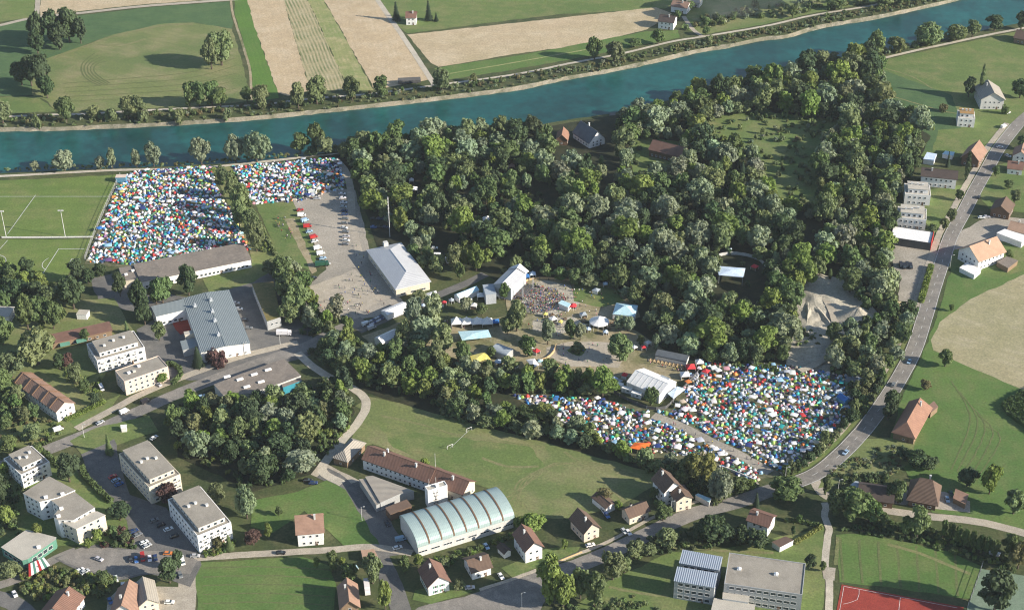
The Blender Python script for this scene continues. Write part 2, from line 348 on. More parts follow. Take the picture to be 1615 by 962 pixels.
ribbon('pavement', offpts(RR[:9], -6.8), 3.6, G['pave'], .2, thick=.12)
ribbon('pavement', offpts(RR[8:], -8.5), 2.6, G['pave'], .2, thick=.12)
ribbon('verge', offpts(RR[8:], -6.0), 2.0, G['grass'], .13)
ribbon('road_line', offpts(RR, -4.0), .18, G['white'], .19, wob=0)
ribbon('road_line', offpts(RR, 4.0), .18, G['white'], .19, wob=0)
dash = smooth_line([at(*p) for p in RR], 3)
mb = MB()
for i in range(0, len(dash) - 1, 3):
    a, b = dash[i], dash[i + 1]; d = (b - a) / np.linalg.norm(b - a); nn = np.array([-d[1], d[0]]) * .08
    mb.add([(*(a + nn), .2), (*(a - nn), .2), (*(b - nn), .2), (*(b + nn), .2)], [(0, 1, 2, 3)])
link('road_line', mb.mesh('road_line', [G['white']]), kind='structure')
ribbon('pavement', [(760, 935), (820, 915), (900, 884), (965, 858), (1040, 818), (1120, 790), (1200, 766)], 1.8, G['pave'], .2, thick=.12, off=2.5)
ribbon('road', [(1283, 752), (1296, 776), (1330, 792), (1383, 802), (1458, 813), (1533, 821), (1589, 833), (1700, 866)], 5, G['pave'], .09)
ribbon('footpath', [(1300, 792), (1303, 801), (1300, 814), (1308, 834), (1305.6, 846), (1301, 893), (1308, 915), (1307, 975)], 3.2, G['gravel'], .12)
S('path_square', [(1296, 893), (1318, 895), (1316, 915), (1299, 912)], G['pave'], .14, amp=0)
# fields on this side, to the east and south
S('meadow', [(1389, 96), (1500, 72), (1571, 57), (1700, 30), (1700, 140), (1640, 165), (1600, 195), (1560, 240), (1500, 250), (1440, 250), (1460, 215), (1430, 185), (1385, 165), (1395, 120)], G['grass'], .04)
S('meadow', [(1389, 110), (1500, 150), (1520, 195), (1500, 235), (1450, 240), (1466, 215), (1430, 185), (1385, 165)], G['crop'], .055)
S('meadow', [(1480, 205), (1560, 200), (1530, 245), (1470, 240)], G['grass'], .07)
S('meadow', [(1500, 425), (1560, 410), (1700, 380), (1700, 880), (1590, 830), (1530, 815), (1470, 808), (1430, 745), (1400, 700), (1425, 620), (1450, 570), (1478, 500)], G['lush'], .04)
S('stubble_field', [(1700, 395), (1600, 440), (1530, 472), (1482, 508), (1468, 536), (1472, 552), (1520, 575), (1615, 615), (1700, 655)], G['plough'], .06)
S('rough_grass', [(1325, 700), (1345, 690), (1445, 692), (1440, 725), (1405, 750), (1290, 770), (1300, 745)], G['dry'], .055)
S('yard', [(1480, 385), (1560, 340), (1615, 345), (1700, 350), (1700, 380), (1560, 395), (1510, 420)], G['lot'], .06)
S('fire_yard', [(1385, 384), (1480, 396), (1468, 455), (1455, 485), (1412, 480), (1422, 440), (1398, 400)], G['lot'], .06)
S('lawn', [(1462, 300), (1530, 290), (1500, 350), (1480, 372), (1455, 345)], G['grass'], .06)
S('lawn', [(1530, 290), (1575, 260), (1700, 240), (1700, 345), (1560, 330)], G['grass'], .05)
S('yard', [(1480, 398), (1500, 425), (1570, 440), (1640, 420), (1640, 395), (1590, 380)], G['grass'], .07)
S('farm_yard', [(1320, 785), (1385, 790), (1420, 795), (1530, 808), (1530, 790), (1490, 775), (1400, 770)], G['lot'], .06)
S('playing_field', [(1318, 843), (1360, 842), (1440, 856), (1500, 870), (1549, 893), (1531, 944), (1400, 925), (1324, 917)], G['lush'], .05)
S('school_lawn', [(1215, 850), (1300, 830), (1298, 990), (1100, 990), (960, 960), (900, 960), (960, 915), (1060, 870), (1120, 868)], G['grass'], .035)
S('red_court', [(1327.3, 920.9), (1520, 957), (1513, 1000), (1312, 1000)], G['redcourt'], .07, amp=0)
S('tennis_court', [(1546.7, 896.5), (1620, 908), (1680, 920), (1660, 1000), (1515, 990)], G['greencourt'], .07, amp=0)
mark([(1331, 924), (1322, 975)], .15, .17); mark([(1331, 924), (1510, 958)], .15, .17); mark([(1355, 929), (1352, 945), (1330, 952)], .15, .17); mark([(1420, 941), (1416, 975)], .15, .17)
S('football_meadow', [(560, 640), (582, 625), (700, 648), (830, 678), (940, 708), (1055, 752), (975, 800), (880, 818), (815, 816), (770, 770), (640, 722), (588, 700), (540, 712), (566, 672), (580, 650)], G['dry'], .05)
S('football_meadow', [(590, 660), (700, 690), (830, 700), (860, 740), (780, 760), (700, 740), (620, 705)], G['grass'], .065, amp=1.5)
mark([(710, 706), (740, 678)], .14, .17)
S('meadow', [(308, 887), (400, 882), (478, 878), (520, 892), (530, 920), (525, 1000), (316, 1000)], G['lush'], .05)
G['mown'] = mat('mown_track', (.19, .195, .085), (.155, .175, .07), (.25, .23, .12), (.03, .2, 1))
G['cut'] = mat('cut_line', (.125, .15, .058), (.11, .14, .05), (.15, .165, .07), (.03, .2, 1))
def lines(L, w, m, z=.12, nm='mowing_line'):
    for l in L: ribbon(nm, l, w, G[m], z, wob=.2)
lines([[(150 + i * 5, 84 + i * 3), (132 + i * 5, 98 + i), (128 + i * 5, 112), (138 + i * 5, 126 - i), (158 + i * 4, 136 - i)] for i in range(5)], 1.0, 'cut')
lines([[(100, 160 - i * 7), (200, 156 - i * 8), (300, 150 - i * 9), (372, 140 - i * 12)] for i in range(5)], .9, 'cut'); lines([[(84, 92), (128, 76), (178, 58), (255, 41), (305, 39)], [(150, 70), (190, 72), (230, 62)]], 2.6, 'mown')
lines([[(835 - i * 12, 805 - i * 3), (812 + i * 8, 770 - i * 4), (850 + i * 6, 742 - i * 3), (930, 728 + i * 2), (1010, 752 + i)] for i in range(5)], .9, 'mown'); lines([[(890, 712), (935, 745), (985, 790)], [(600, 655), (660, 668), (740, 690), (860, 705)], [(760, 722), (800, 735), (850, 735)]], 1.6, 'mown')
lines([[(1500 + i * 14, 600 + i * 18), (1530 + i * 12, 660 + i * 8), (1500 + i * 10, 740 + i * 4)] for i in range(5)], .7, 'cut'); lines([[(1395, 108), (1440, 122), (1470, 140)], [(1400, 150), (1450, 165), (1500, 178), (1530, 180)]], 1.2, 'mown')
lines([[(1325 + i * 30, 848 + i * 3), (1330 + i * 30, 915 + i * 4)] for i in range(7)], 1.1, 'cut'); lines([[(1322, 846), (1318, 890)], [(1400, 858), (1450, 872), (1530, 905)]], 1.8, 'mown'); lines([[(320, 895 + i * 14), (420, 893 + i * 14), (520, 898 + i * 14)] for i in range(5)], .9, 'cut')
lines([[(430, 800), (480, 788), (530, 790)], [(545, 790), (575, 840), (590, 862)]], 1.4, 'mown'); lines([[(1000, 862), (1080, 864), (1140, 868), (1220, 872)], [(960, 925), (1010, 935), (1056, 940)]], 1.6, 'mown')
S('meadow', [(395, 790), (470, 775), (515, 757), (545, 772), (600, 862), (548, 866), (510, 830), (480, 805), (430, 840), (395, 830)], G['lush'], .05)
S('lawn', [(650, 945), (655, 930), (730, 915), (745, 932), (680, 952)], G['grass'], .06)
S('lawn', [(790, 895), (860, 865), (915, 862), (905, 880), (850, 893), (810, 912)], G['grass'], .06)
S('lawn', [(105, 660), (190, 622), (175, 645), (118, 672)], G['grass'], .06)
S('lawn', [(110, 695), (150, 675), (235, 655), (250, 680), (190, 700), (130, 718)], G['grass'], .06)
S('lawn', [(0, 480), (180, 470), (210, 520), (160, 600), (120, 680), (60, 700), (-80, 720), (-80, 480)], G['dry'], .02)
S('lawn', [(-60, 750), (30, 740), (100, 715), (140, 760), (210, 810), (190, 860), (100, 860), (-60, 870)], G['grass'], .02)
S('car_park', [(128, 716), (180, 692), (205, 780), (262, 800), (312, 872), (318, 890), (300, 925), (240, 905), (180, 915), (110, 893), (85, 880), (150, 858), (215, 866), (205, 850), (200, 820), (180, 792), (148, 772)], G['asphalt'], .06)
S('car_park', [(90, 880), (130, 862), (250, 868), (312, 882), (300, 905), (240, 903), (180, 912), (120, 893)], G['road'], .075)
ribbon('road', [(-60, 930), (0, 922), (45, 905), (90, 880), (120, 868)], 5, G['road'], .09)
ribbon('road', [(-40, 935), (20, 950), (60, 985)], 8, G['asphalt'], .1)
ribbon('road', [(296, 895), (296, 925), (290, 990)], 8, G['pave'], .09)
S('yard', [(190, 925), (285, 925), (283, 990), (160, 990), (170, 945)], G['pave'], .05)
# festival ground
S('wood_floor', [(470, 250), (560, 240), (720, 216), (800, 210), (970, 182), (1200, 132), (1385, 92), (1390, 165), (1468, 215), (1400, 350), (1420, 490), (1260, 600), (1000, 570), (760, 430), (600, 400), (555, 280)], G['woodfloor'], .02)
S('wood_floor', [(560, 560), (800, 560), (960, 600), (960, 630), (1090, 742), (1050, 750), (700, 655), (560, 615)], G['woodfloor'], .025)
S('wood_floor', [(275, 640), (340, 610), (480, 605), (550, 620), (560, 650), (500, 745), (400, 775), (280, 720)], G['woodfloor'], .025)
S('clearing', [(1110, 185), (1190, 175), (1330, 190), (1310, 215), (1290, 240), (1290, 330), (1240, 330), (1200, 300), (1190, 240), (1120, 222)], G['grass'], .05)
ribbon('footpath', [(1170, 220), (1210, 275), (1280, 272)], 2.5, G['pave'], .08)
S('clearing', [(1000, 215), (1080, 225), (1085, 255), (1060, 270), (1000, 275), (988, 240)], G['grass'], .05)
ribbon('footpath', [(966, 178), (962, 235), (962, 300), (940, 330)], 4, G['asphalt'], .08)
ribbon('footpath', [(700, 330), (760, 300), (820, 292), (870, 315), (860, 345)], 3, G['pave'], .08)
S('stage_field', [(795, 455), (822, 442), (860, 437), (930, 440), (975, 455), (1000, 480), (1010, 500), (960, 515), (900, 500), (850, 505), (800, 490)], G['trodden'], .05)
S('stage_field', [(815, 452), (860, 442), (900, 450), (915, 478), (870, 500), (830, 492)], G['sand'], .06)
S('stage_field', [(840, 505), (905, 500), (930, 515), (880, 528), (840, 520)], G['sand'], .06)
S('stage_field', [(905, 445), (965, 455), (985, 475), (950, 485), (905, 475)], G['grass'], .065)
S('festival_square', [(700, 515), (790, 500), (850, 500), (1000, 520), (1060, 560), (1120, 575), (1080, 600), (960, 600), (860, 585), (760, 580), (700, 560), (600, 560), (570, 530), (640, 505)], G['trodden'], .05)
S('festival_square', [(862, 548), (900, 538), (960, 540), (985, 560), (975, 580), (900, 578), (862, 560)], G['pave'], .065)
G['camp'] = mat('camp_grass', (.13, .13, .07), (.09, .10, .05), (.22, .2, .13), (.03, .2, 1))
S('camp_ground', [(800, 620), (900, 622), (960, 632), (1060, 645), (1085, 590), (1110, 568), (1250, 576), (1366, 595), (1340, 655), (1290, 708), (1225, 752), (1180, 755), (1100, 728), (980, 715), (930, 692), (870, 660)], G['camp'], .045)
ribbon('camp_track', [(1030, 655), (1075, 672), (1120, 695), (1165, 716), (1215, 745)], 5.5, G['lot'], .17)
PIT = [(1240, 575), (1238, 520), (1262, 455), (1290, 432), (1330, 440), (1372, 480), (1390, 500), (1330, 530), (1325, 580), (1300, 590)]
S('sand_pit', PIT, G['sand'], .05, amp=1.2)
from mathutils import noise as mn
_P = [at(*p)[:2] for p in PIT]; _x0, _x1 = min(p[0] for p in _P), max(p[0] for p in _P); _y0, _y1 = min(p[1] for p in _P), max(p[1] for p in _P)
_nx, _ny = int((_x1 - _x0) / 1.5), int((_y1 - _y0) / 1.5); _v = []; _f = []
for j in range(_ny + 1):
    for i in range(_nx + 1):
        x, y = _x0 + i * 1.5, _y0 + j * 1.5; dd = min(hypot(x - q[0], y - q[1]) for q in rough_edge(_P, 4, 0)); edge = min(1, dd / 8) if inpoly(x, y, [tuple(q) for q in _P]) else -1
        h = mn.noise(Vector((x * .07, y * .045, 3))) * 2.6 + mn.noise(Vector((x * .2, y * .2, 9))) * .9 + mn.noise(Vector((x * .6, y * .6, 1))) * .25 + .5
        _v.append((x, y, h * edge if edge > 0 else -.5))
for j in range(_ny):
    for i in range(_nx): a = j * (_nx + 1) + i; _f.append((a, a + 1, a + _nx + 2, a + _nx + 1))
mb = MB(); mb.add(_v, _f); link('pit_terrain', mb.mesh('pit_terrain', [G['sand']], smooth=True), kind='structure')
ribbon('pit_track', [(1262, 585), (1300, 565), (1318, 530), (1312, 490), (1290, 455)], 4, G['pave'], 1.2)
S('playground', [(272, 510), (296, 492), (305, 518), (285, 528)], G['redcourt'], .07)
# ------------------------------------------------------------------ buildings
WALLS = {}
def wall_mat(k):
    c = {'white': (.80, .79, .77), 'cream': (.63, .57, .46), 'pink': (.62, .51, .43), 'grey': (.36, .37, .37), 'brown': (.16, .10, .065), 'wood': (.24, .17, .11),
         'blue': (.10, .25, .36), 'teal': (.04, .25, .33), 'green': (.10, .24, .18), 'red': (.42, .04, .04), 'ochre': (.55, .40, .22), 'dark': (.09, .09, .09), 'steel': (.42, .45, .48), 'lightgrey': (.55, .55, .53)}[k]
    return mat('wall_' + k, c, tuple(v * .88 for v in c), tuple(v * 1.06 for v in c), (.15, .6, 3), rough=.85, world=False)
def roof_mat(k):
    if k in ('gravelroof', 'darkgravel', 'greenroof', 'brownroof', 'lightflat', 'tarp', 'whitetarp', 'bluetarp', 'orangetarp', 'redtarp', 'yellowtarp', 'greytarp', 'bluescreen'):
        c = {'gravelroof': ((.30, .275, .23), (.24, .22, .185), (.34, .315, .27)), 'darkgravel': ((.22, .19, .16), (.17, .15, .13), (.27, .235, .2)), 'greenroof': ((.20, .16, .06), (.12, .12, .04), (.28, .2, .09)),
             'brownroof': ((.34, .20, .08), (.26, .17, .08), (.4, .27, .12)), 'lightflat': ((.45, .42, .36), (.38, .36, .31), (.5, .47, .4)), 'tarp': ((.45, .66, .72), (.36, .58, .66), (.6, .74, .78)),
             'whitetarp': ((.78, .77, .75), (.70, .70, .69), (.82, .82, .8)), 'bluetarp': ((.04, .16, .42), (.03, .12, .34), (.06, .2, .5)), 'orangetarp': ((.80, .17, .03), (.72, .14, .03), (.85, .24, .06)),
             'redtarp': ((.62, .05, .06), (.5, .04, .05), (.66, .08, .08)), 'yellowtarp': ((.72, .62, .16), (.6, .52, .14), (.76, .68, .3)), 'greytarp': ((.33, .38, .42), (.27, .31, .35), (.4, .45, .48)), 'bluescreen': ((.55, .66, .78), (.42, .54, .7), (.68, .76, .84))}[k]
        return mat('roof_' + k, *c, s=(.12, .5, 3), rough=.85 if 'tarp' not in k else .6, world=False, bump=.03)
    c, c2, per, ax, rough, metal = {'tile': ((.24, .135, .10), (.18, .105, .08), .42, 1, .85, 0), 'pinktile': ((.36, .225, .165), (.27, .17, .125), .42, 1, .85, 0), 'orange': ((.54, .36, .25), (.46, .30, .21), .42, 1, .85, 0),
        'darktile': ((.10, .075, .065), (.075, .06, .055), .42, 1, .85, 0), 'browntile': ((.17, .115, .085), (.13, .09, .07), .42, 1, .85, 0), 'redtile': ((.33, .185, .13), (.25, .14, .10), .42, 1, .85, 0),
        'metal': ((.27, .31, .32), (.24, .28, .29), .9, 1, .5, .2), 'bluemetal': ((.36, .41, .47), (.33, .38, .45), .9, 0, .45, .2), 'seafoam': ((.36, .46, .45), (.32, .42, .41), .8, 0, .5, .1), 'palemetal': ((.60, .61, .62), (.53, .54, .56), 1.2, 0, .45, .15),
        'slate': ((.13, .15, .17), (.10, .115, .13), .5, 1, .7, 0), 'cement': ((.36, .33, .28), (.31, .28, .24), .9, 1, .85, 0)}[k]
    return ribbed('roof_' + k, c, c2, per, 0 if k in ('bluemetal', 'seafoam', 'palemetal') else 1, rough, metal, strength=.12 if k == 'seafoam' else .35, bump=.015 if k == 'seafoam' else .06)
GLASS = mat('window_glass', (.035, .05, .06), (.03, .04, .05), (.05, .07, .08), (.3, 1, 3), rough=.15, spec=.6, world=False)
FRAME = wall_mat('white'); CONC = mat('concrete_cap', (.50, .48, .43), None, None, (.3, 1, 3), world=False)
_wc = {}
def window_me(w, h, shut=None):
    k = (round(w, 1), round(h, 1), shut)
    if k in _wc: return _wc[k]
    mb = MB(); t = .09
    mb.box(-w / 2, -.05, -h / 2, w / 2, .02, h / 2, 1)
    mb.box(-w / 2, .0, -h / 2, -w / 2 + t, .09, h / 2, 0).box(w / 2 - t, .0, -h / 2, w / 2, .09, h / 2, 0)
    mb.box(-w / 2 + t, .0, h / 2 - t, w / 2 - t, .09, h / 2, 0).box(-w / 2 + t, .0, -h / 2, w / 2 - t, .13, -h / 2 + t, 0)
    n = max(1, int(w / 1.3))
    for i in range(1, n): x = -w / 2 + w * i / n; mb.box(x - .04, .0, -h / 2 + t, x + .04, .08, h / 2 - t, 0)
    if shut:
        mb.box(-w / 2 - .55, .01, -h / 2, -w / 2 - .04, .12, h / 2, 2).box(w / 2 + .04, .01, -h / 2, w / 2 + .55, .12, h / 2, 2)
    _wc[k] = mb.mesh('window', [FRAME, GLASS] + ([wall_mat(shut)] if shut else [])); return _wc[k]
def rect(p0, p1, p2, h):
    P0 = at(*p0, h)[:2]; P1 = at(*p1, h)[:2]; u = P1 - P0; L = np.linalg.norm(u); u = u / L; n = np.array([-u[1], u[0]])
    if isinstance(p2, (tuple, list)): Wd = float(np.dot(at(*p2, h)[:2] - P0, n))
    else: Wd = p2 * (1 if n[1] > 0 else -1)
    if Wd < 0: P0 = P1; u = -u; n = -n; Wd = -Wd
    c = P0 + u * L / 2 + n * Wd / 2
    return c, math.atan2(u[1], u[0]), L, Wd
OBST = []                                   # (centre, half diagonal) so that trees keep clear
def place_windows(root, faces, floors, h, w=1.3, wh=1.3, gap=3.0, shut=None, zb=.9, skip=0.0):
    me = window_me(w, wh, shut); n = 0
    for (px, py, nx, ny, s) in faces:       # wall centre, outward normal (local), length
        c, sn = cos(root.rotation_euler.z), sin(root.rotation_euler.z)
        wx, wy = root.location.x + px * c - py * sn, root.location.y + px * sn + py * c
        nwx, nwy = nx * c - ny * sn, nx * sn + ny * c
        if nwx * (0 - wx) + nwy * (0 - wy) <= 0: continue
        k = max(1, int((s - 1.2) / gap)); fl = h / floors
        for f in range(floors):
            for i in range(k):
                if random.random() < skip: continue
                t = (i - (k - 1) / 2) * gap
                x, y = px - ny * t, py + nx * t
                link('window', me, root, (x, y, f * fl + zb + wh / 2), rz=math.atan2(ny, nx) - pi / 2); n += 1
                if n >= 95: return
def house(label, cat, p0, p1, p2, h, roof='gable', rise=3.0, axis='u', wm='white', rm='tile', floors=2, name='house', win=(1.2, 1.3, 3.0), shut=None, chim=1, over=.6, group=None, extra=None, par=.5, wins=True, ends=None):
    c, rz, L, Wd = rect(p0, p1, p2, h)
    if axis == 'v': rz += pi / 2; L, Wd = Wd, L
    rz = math.atan2(sin(rz), cos(rz))
    root = link(name, None, None, (c[0], c[1], 0), rz, label, cat, group)
    OBST.append((c, L / 2, Wd / 2, rz))
    o = over if roof not in ('flat',) else 0.0
    l, w = L / 2 - o, Wd / 2 - o
    wb = MB(); rb = MB(); RM = roof_mat(rm); WM = wall_mat(wm)
    if roof == 'flat':
        wb.prism([(-l, -w), (l, -w), (l, w), (-l, w)], -1, h - .35)
        for (a, b, c2, d) in ((-l, -w, l, -w + .3), (-l, w - .3, l, w), (-l, -w + .3, -l + .3, w - .3), (l - .3, -w + .3, l, w - .3)): wb.box(a, b, h - .35, c2, d, h + .15 * par * 2)
        rb.box(-l + .3, -w + .3, h - .34, l - .3, w - .3, h - .18)
        for i in range(chim if chim else 0):
            x, y = l * random.uniform(-.6, .6), w * random.uniform(-.5, .5); bx_ = MB()
            bx_.box(-.7, -.5, 0, .7, .5, .9).box(-.85, -.65, .9, .85, .65, 1.05)
            link('roof_vent', bx_.mesh('roof_vent', [CONC if i % 2 else wall_mat('white')]), root, (x, y, h - .18))
    elif roof == 'gable':
        ws = h + rise * o / (w + o)
        pr = [(-w, -1), (w, -1), (w, h), (0, h + rise * (w / (w + o)) - .05), (-w, h)]
        # eave line sits at h; the wall plane meets the slope a little higher
        pr[2] = (w, ws - .08); pr[4] = (-w, ws - .08); pr[3] = (0, h + rise - .12)
        vs = [(-l, y, z) for y, z in pr] + [(l, y, z) for y, z in pr]
        wb.add(vs, [(4, 3, 2, 1, 0), (5, 6, 7, 8, 9), (0, 1, 6, 5), (1, 2, 7, 6), (2, 3, 8, 7), (3, 4, 9, 8), (4, 0, 5, 9)])
        X = L / 2; Y = Wd / 2; t = .28
        A = [(-Y, h - .02), (0, h + rise), (Y, h - .02), (Y, h - .02 - t), (0, h + rise - t), (-Y, h - .02 - t)]
        vs = [(-X, y, z) for y, z in A] + [(X, y, z) for y, z in A]
        rb.add(vs, [(0, 6, 7, 1), (1, 7, 8, 2), (2, 8, 9, 3), (3, 9, 10, 4), (4, 10, 11, 5), (5, 11, 6, 0), (0, 1, 4, 5), (1, 2, 3, 4), (6, 11, 10, 7), (7, 10, 9, 8)])
        rb.tube((-X, 0, h + rise + .03), (X, 0, h + rise + .03), .14, n=5)
    elif roof in ('hip', 'halfhip'):
        X, Y = L / 2, Wd / 2; q = min(Y * (1.0 if roof == 'hip' else .55), X * .9); t = .25
        wb.prism([(-l, -w), (l, -w), (l, w), (-l, w)], -1, h + .05)
        e1 = 0 if ends == 'near' else q
        top = [(-X, -Y, h), (X, -Y, h), (X, Y, h), (-X, Y, h), (-X + q, 0, h + rise), (X - q, 0, h + rise)]
        rb.add(top, [(0, 1, 5, 4), (1, 2, 5), (2, 3, 4, 5), (3, 0, 4)])
        lo = [(x, y, z - t) for x, y, z in top[:4]]
        rb.add(lo, [(0, 3, 2, 1)]); rb.add(top[:4] + lo, [(0, 4, 5, 1), (1, 5, 6, 2), (2, 6, 7, 3), (3, 7, 4, 0)])
        rb.tube((-X + q, 0, h + rise + .02), (X - q, 0, h + rise + .02), .16, n=5)
    elif roof == 'mono':
        X, Y = L / 2, Wd / 2
        wb.add([(-l, -w, -1), (l, -w, -1), (l, w, -1), (-l, w, -1), (-l, -w, h - .1), (l, -w, h - .1), (l, w, h + rise - .1), (-l, w, h + rise - .1)], [(0, 3, 2, 1), (4, 5, 6, 7), (0, 1, 5, 4), (1, 2, 6, 5), (2, 3, 7, 6), (3, 0, 4, 7)])
        top = [(-X, -Y, h), (X, -Y, h), (X, Y, h + rise), (-X, Y, h + rise)]; lo = [(x, y, z - .2) for x, y, z in top]
        rb.add(top + lo, [(0, 1, 2, 3), (7, 6, 5, 4), (0, 4, 5, 1), (1, 5, 6, 2), (2, 6, 7, 3), (3, 7, 4, 0)])
    elif roof == 'barrel':
        X, Y = L / 2, Wd / 2; n = 14; t = .3
        arc_ = [(-Y * cos(pi * i / n), h + rise * sin(pi * i / n) ** .85) for i in range(n + 1)]
        prof = [(-w, -1)] + [(y * w / Y, z - .1) for y, z in arc_] + [(w, -1)]; m_ = len(prof)
        vs = [(-l, y, z) for y, z in prof] + [(l, y, z) for y, z in prof]
        wb.add(vs, [tuple(range(m_))[::-1], tuple(range(m_, 2 * m_))] + [(i, (i + 1) % m_, m_ + (i + 1) % m_, m_ + i) for i in range(m_)][0:1] + [(m_ - 1, 0, m_, 2 * m_ - 1), (m_ - 2, m_ - 1, 2 * m_ - 1, 2 * m_ - 2)])
        vs = [(-X, y, z) for y, z in arc_] + [(X, y, z) for y, z in arc_]; m_ = n + 1
        rb.add(vs, [(i, m_ + i, m_ + i + 1, i + 1) for i in range(n)])
        lo = [(-X, y, z - t) for y, z in arc_] + [(X, y, z - t) for y, z in arc_]
        rb.add(vs + lo, [(i, i + 1, 2 * m_ + i + 1, 2 * m_ + i) for i in range(n)] + [(m_ + i + 1, m_ + i, 3 * m_ + i, 3 * m_ + i + 1) for i in range(n)] + [(0, 2 * m_, 3 * m_, m_), (m_ - 1, 2 * m_ - 1, 4 * m_ - 1, 3 * m_ - 1)])
    link('wall', wb.mesh('wall', [WM]), root); rf = link('roof', rb.mesh('roof', [RM]), root)
    if roof in ('gable', 'hip', 'halfhip') and chim:
        for i in range(chim):
            x = (L / 2 - 2) * random.choice((-.5, .3, .55)); cb = MB(); zt = h + rise + .9
            cb.box(-.4, -.4, h + rise * .5, .4, .4, zt).box(-.5, -.5, zt, .5, .5, zt + .15)
            link('chimney', cb.mesh('chimney', [wall_mat('lightgrey')]), rf, (x, Wd * .12 * random.choice((-1, 1)), 0))
    if wins:
        F = [(0, -w, 0, -1, 2 * l), (0, w, 0, 1, 2 * l), (-l, 0, -1, 0, 2 * w), (l, 0, 1, 0, 2 * w)]
        place_windows(root, F, floors, h, win[0], win[1], win[2], shut)
        # door on the side that faces the camera most
        best = None; cc, ss = cos(rz), sin(rz)
        for (px, py, nx, ny, s) in F:
            wx, wy = nx * cc - ny * ss, nx * ss + ny * cc; d = -(wx * c[0] + wy * c[1])
            if best is None or d > best[0]: best = (d, px, py, nx, ny, s)
        _, px, py, nx, ny, s = best; t = s * .22; db = MB(); db.box(-.55, -.05, 0, .55, .08, 2.1)
        link('door', db.mesh('door', [wall_mat('brown')]), root, (px - ny * t, py + nx * t, 0), rz=math.atan2(ny, nx) - pi / 2)
    root['dims'] = (L, Wd); root['eave'] = h
    if extra: extra(root, L, Wd, h)
    return root
def flat(label, cat, px, h, wm='white', rm='gravelroof', name='building', vents=0, floors=0, win=(1.6, 1.2, 2.6), posts=False, group=None, extra=None, lip=.25):
    pts = [at(*p, h)[:2] for p in px]; c = sum(pts) / len(pts); Q = [tuple(p - c) for p in pts]; n = len(Q)
    a = sum(Q[i][0] * Q[(i + 1) % n][1] - Q[(i + 1) % n][0] * Q[i][1] for i in range(n))
    if a < 0: Q = Q[::-1]
    root = link(name, None, None, (c[0], c[1], 0), 0, label, cat, group)
    rr = max(hypot(*q) for q in Q); xs = [q[0] for q in Q]; ys = [q[1] for q in Q]
    OBST.append((np.array([c[0] + (max(xs) + min(xs)) / 2, c[1] + (max(ys) + min(ys)) / 2]), (max(xs) - min(xs)) / 2 * .85, (max(ys) - min(ys)) / 2 * .85, 0))
    shr = lambda s: [(q[0] * (1 - s / max(hypot(*q), 1)), q[1] * (1 - s / max(hypot(*q), 1))) for q in Q]
    wb = MB()
    if posts:
        for i, q in enumerate(shr(.3)):
            pb = MB(); pb.tube((0, 0, 0), (0, 0, h - .1), .08, n=6); link('post', pb.mesh('post', [wall_mat('steel')]), root, (q[0], q[1], 0))
        rb = MB(); m0 = (sum(xs) / n, sum(ys) / n)
        vs = [(q[0], q[1], h) for q in Q] + [(m0[0], m0[1], h + .9)]
        rb.add(vs, [(i, (i + 1) % n, n) for i in range(n)]); rb.add([(q[0], q[1], h) for q in Q] + [(q[0], q[1], h - .35) for q in Q], [(i, n + i, n + (i + 1) % n, (i + 1) % n) for i in range(n)])
        link('canopy', rb.mesh('canopy', [roof_mat(rm)]), root)
    else:
        wb.prism(shr(.25), -1, h - .3); link('wall', wb.mesh('wall', [wall_mat(wm)]), root)
        rb = MB(); rb.prism(Q, h - .29, h - .02, 1, top=0); link('roof', rb.mesh('roof', [roof_mat(rm), wall_mat(wm)]), root)
    for i in range(vents):
        t = (i + .7) / (vents + .4); q = np.array(Q[0]) * (1 - t) + np.array(Q[2]) * t + np.array((random.uniform(-2, 2), random.uniform(-2, 2)))
        vb = MB(); vb.box(-.8, -.6, 0, .8, .6, .8).box(-.9, -.7, .8, .9, .7, .92); link('skylight', vb.mesh('skylight', [wall_mat('white')]), root, (q[0], q[1], h - .02), rz=.4)
    if floors:
        me = window_me(win[0], win[1]); S_ = shr(.25)
        for i in range(n):
            a_, b_ = np.array(S_[i]), np.array(S_[(i + 1) % n]); d = b_ - a_; s = np.linalg.norm(d); d = d / s; nn = np.array([d[1], -d[0]]); mid = (a_ + b_) / 2 + c
            if nn @ (-mid) <= 0: continue
            k = int((s - 1) / win[2])
            for f in range(floors):
                for j in range(k):
                    q = (a_ + b_) / 2 + d * (j - (k - 1) / 2) * win[2]
                    link('window', me, root, (q[0], q[1], (f + .5) * h / floors + .1), rz=math.atan2(nn[1], nn[0]) - pi / 2)
    if extra: extra(root, Q, h)
    return root
K = k4
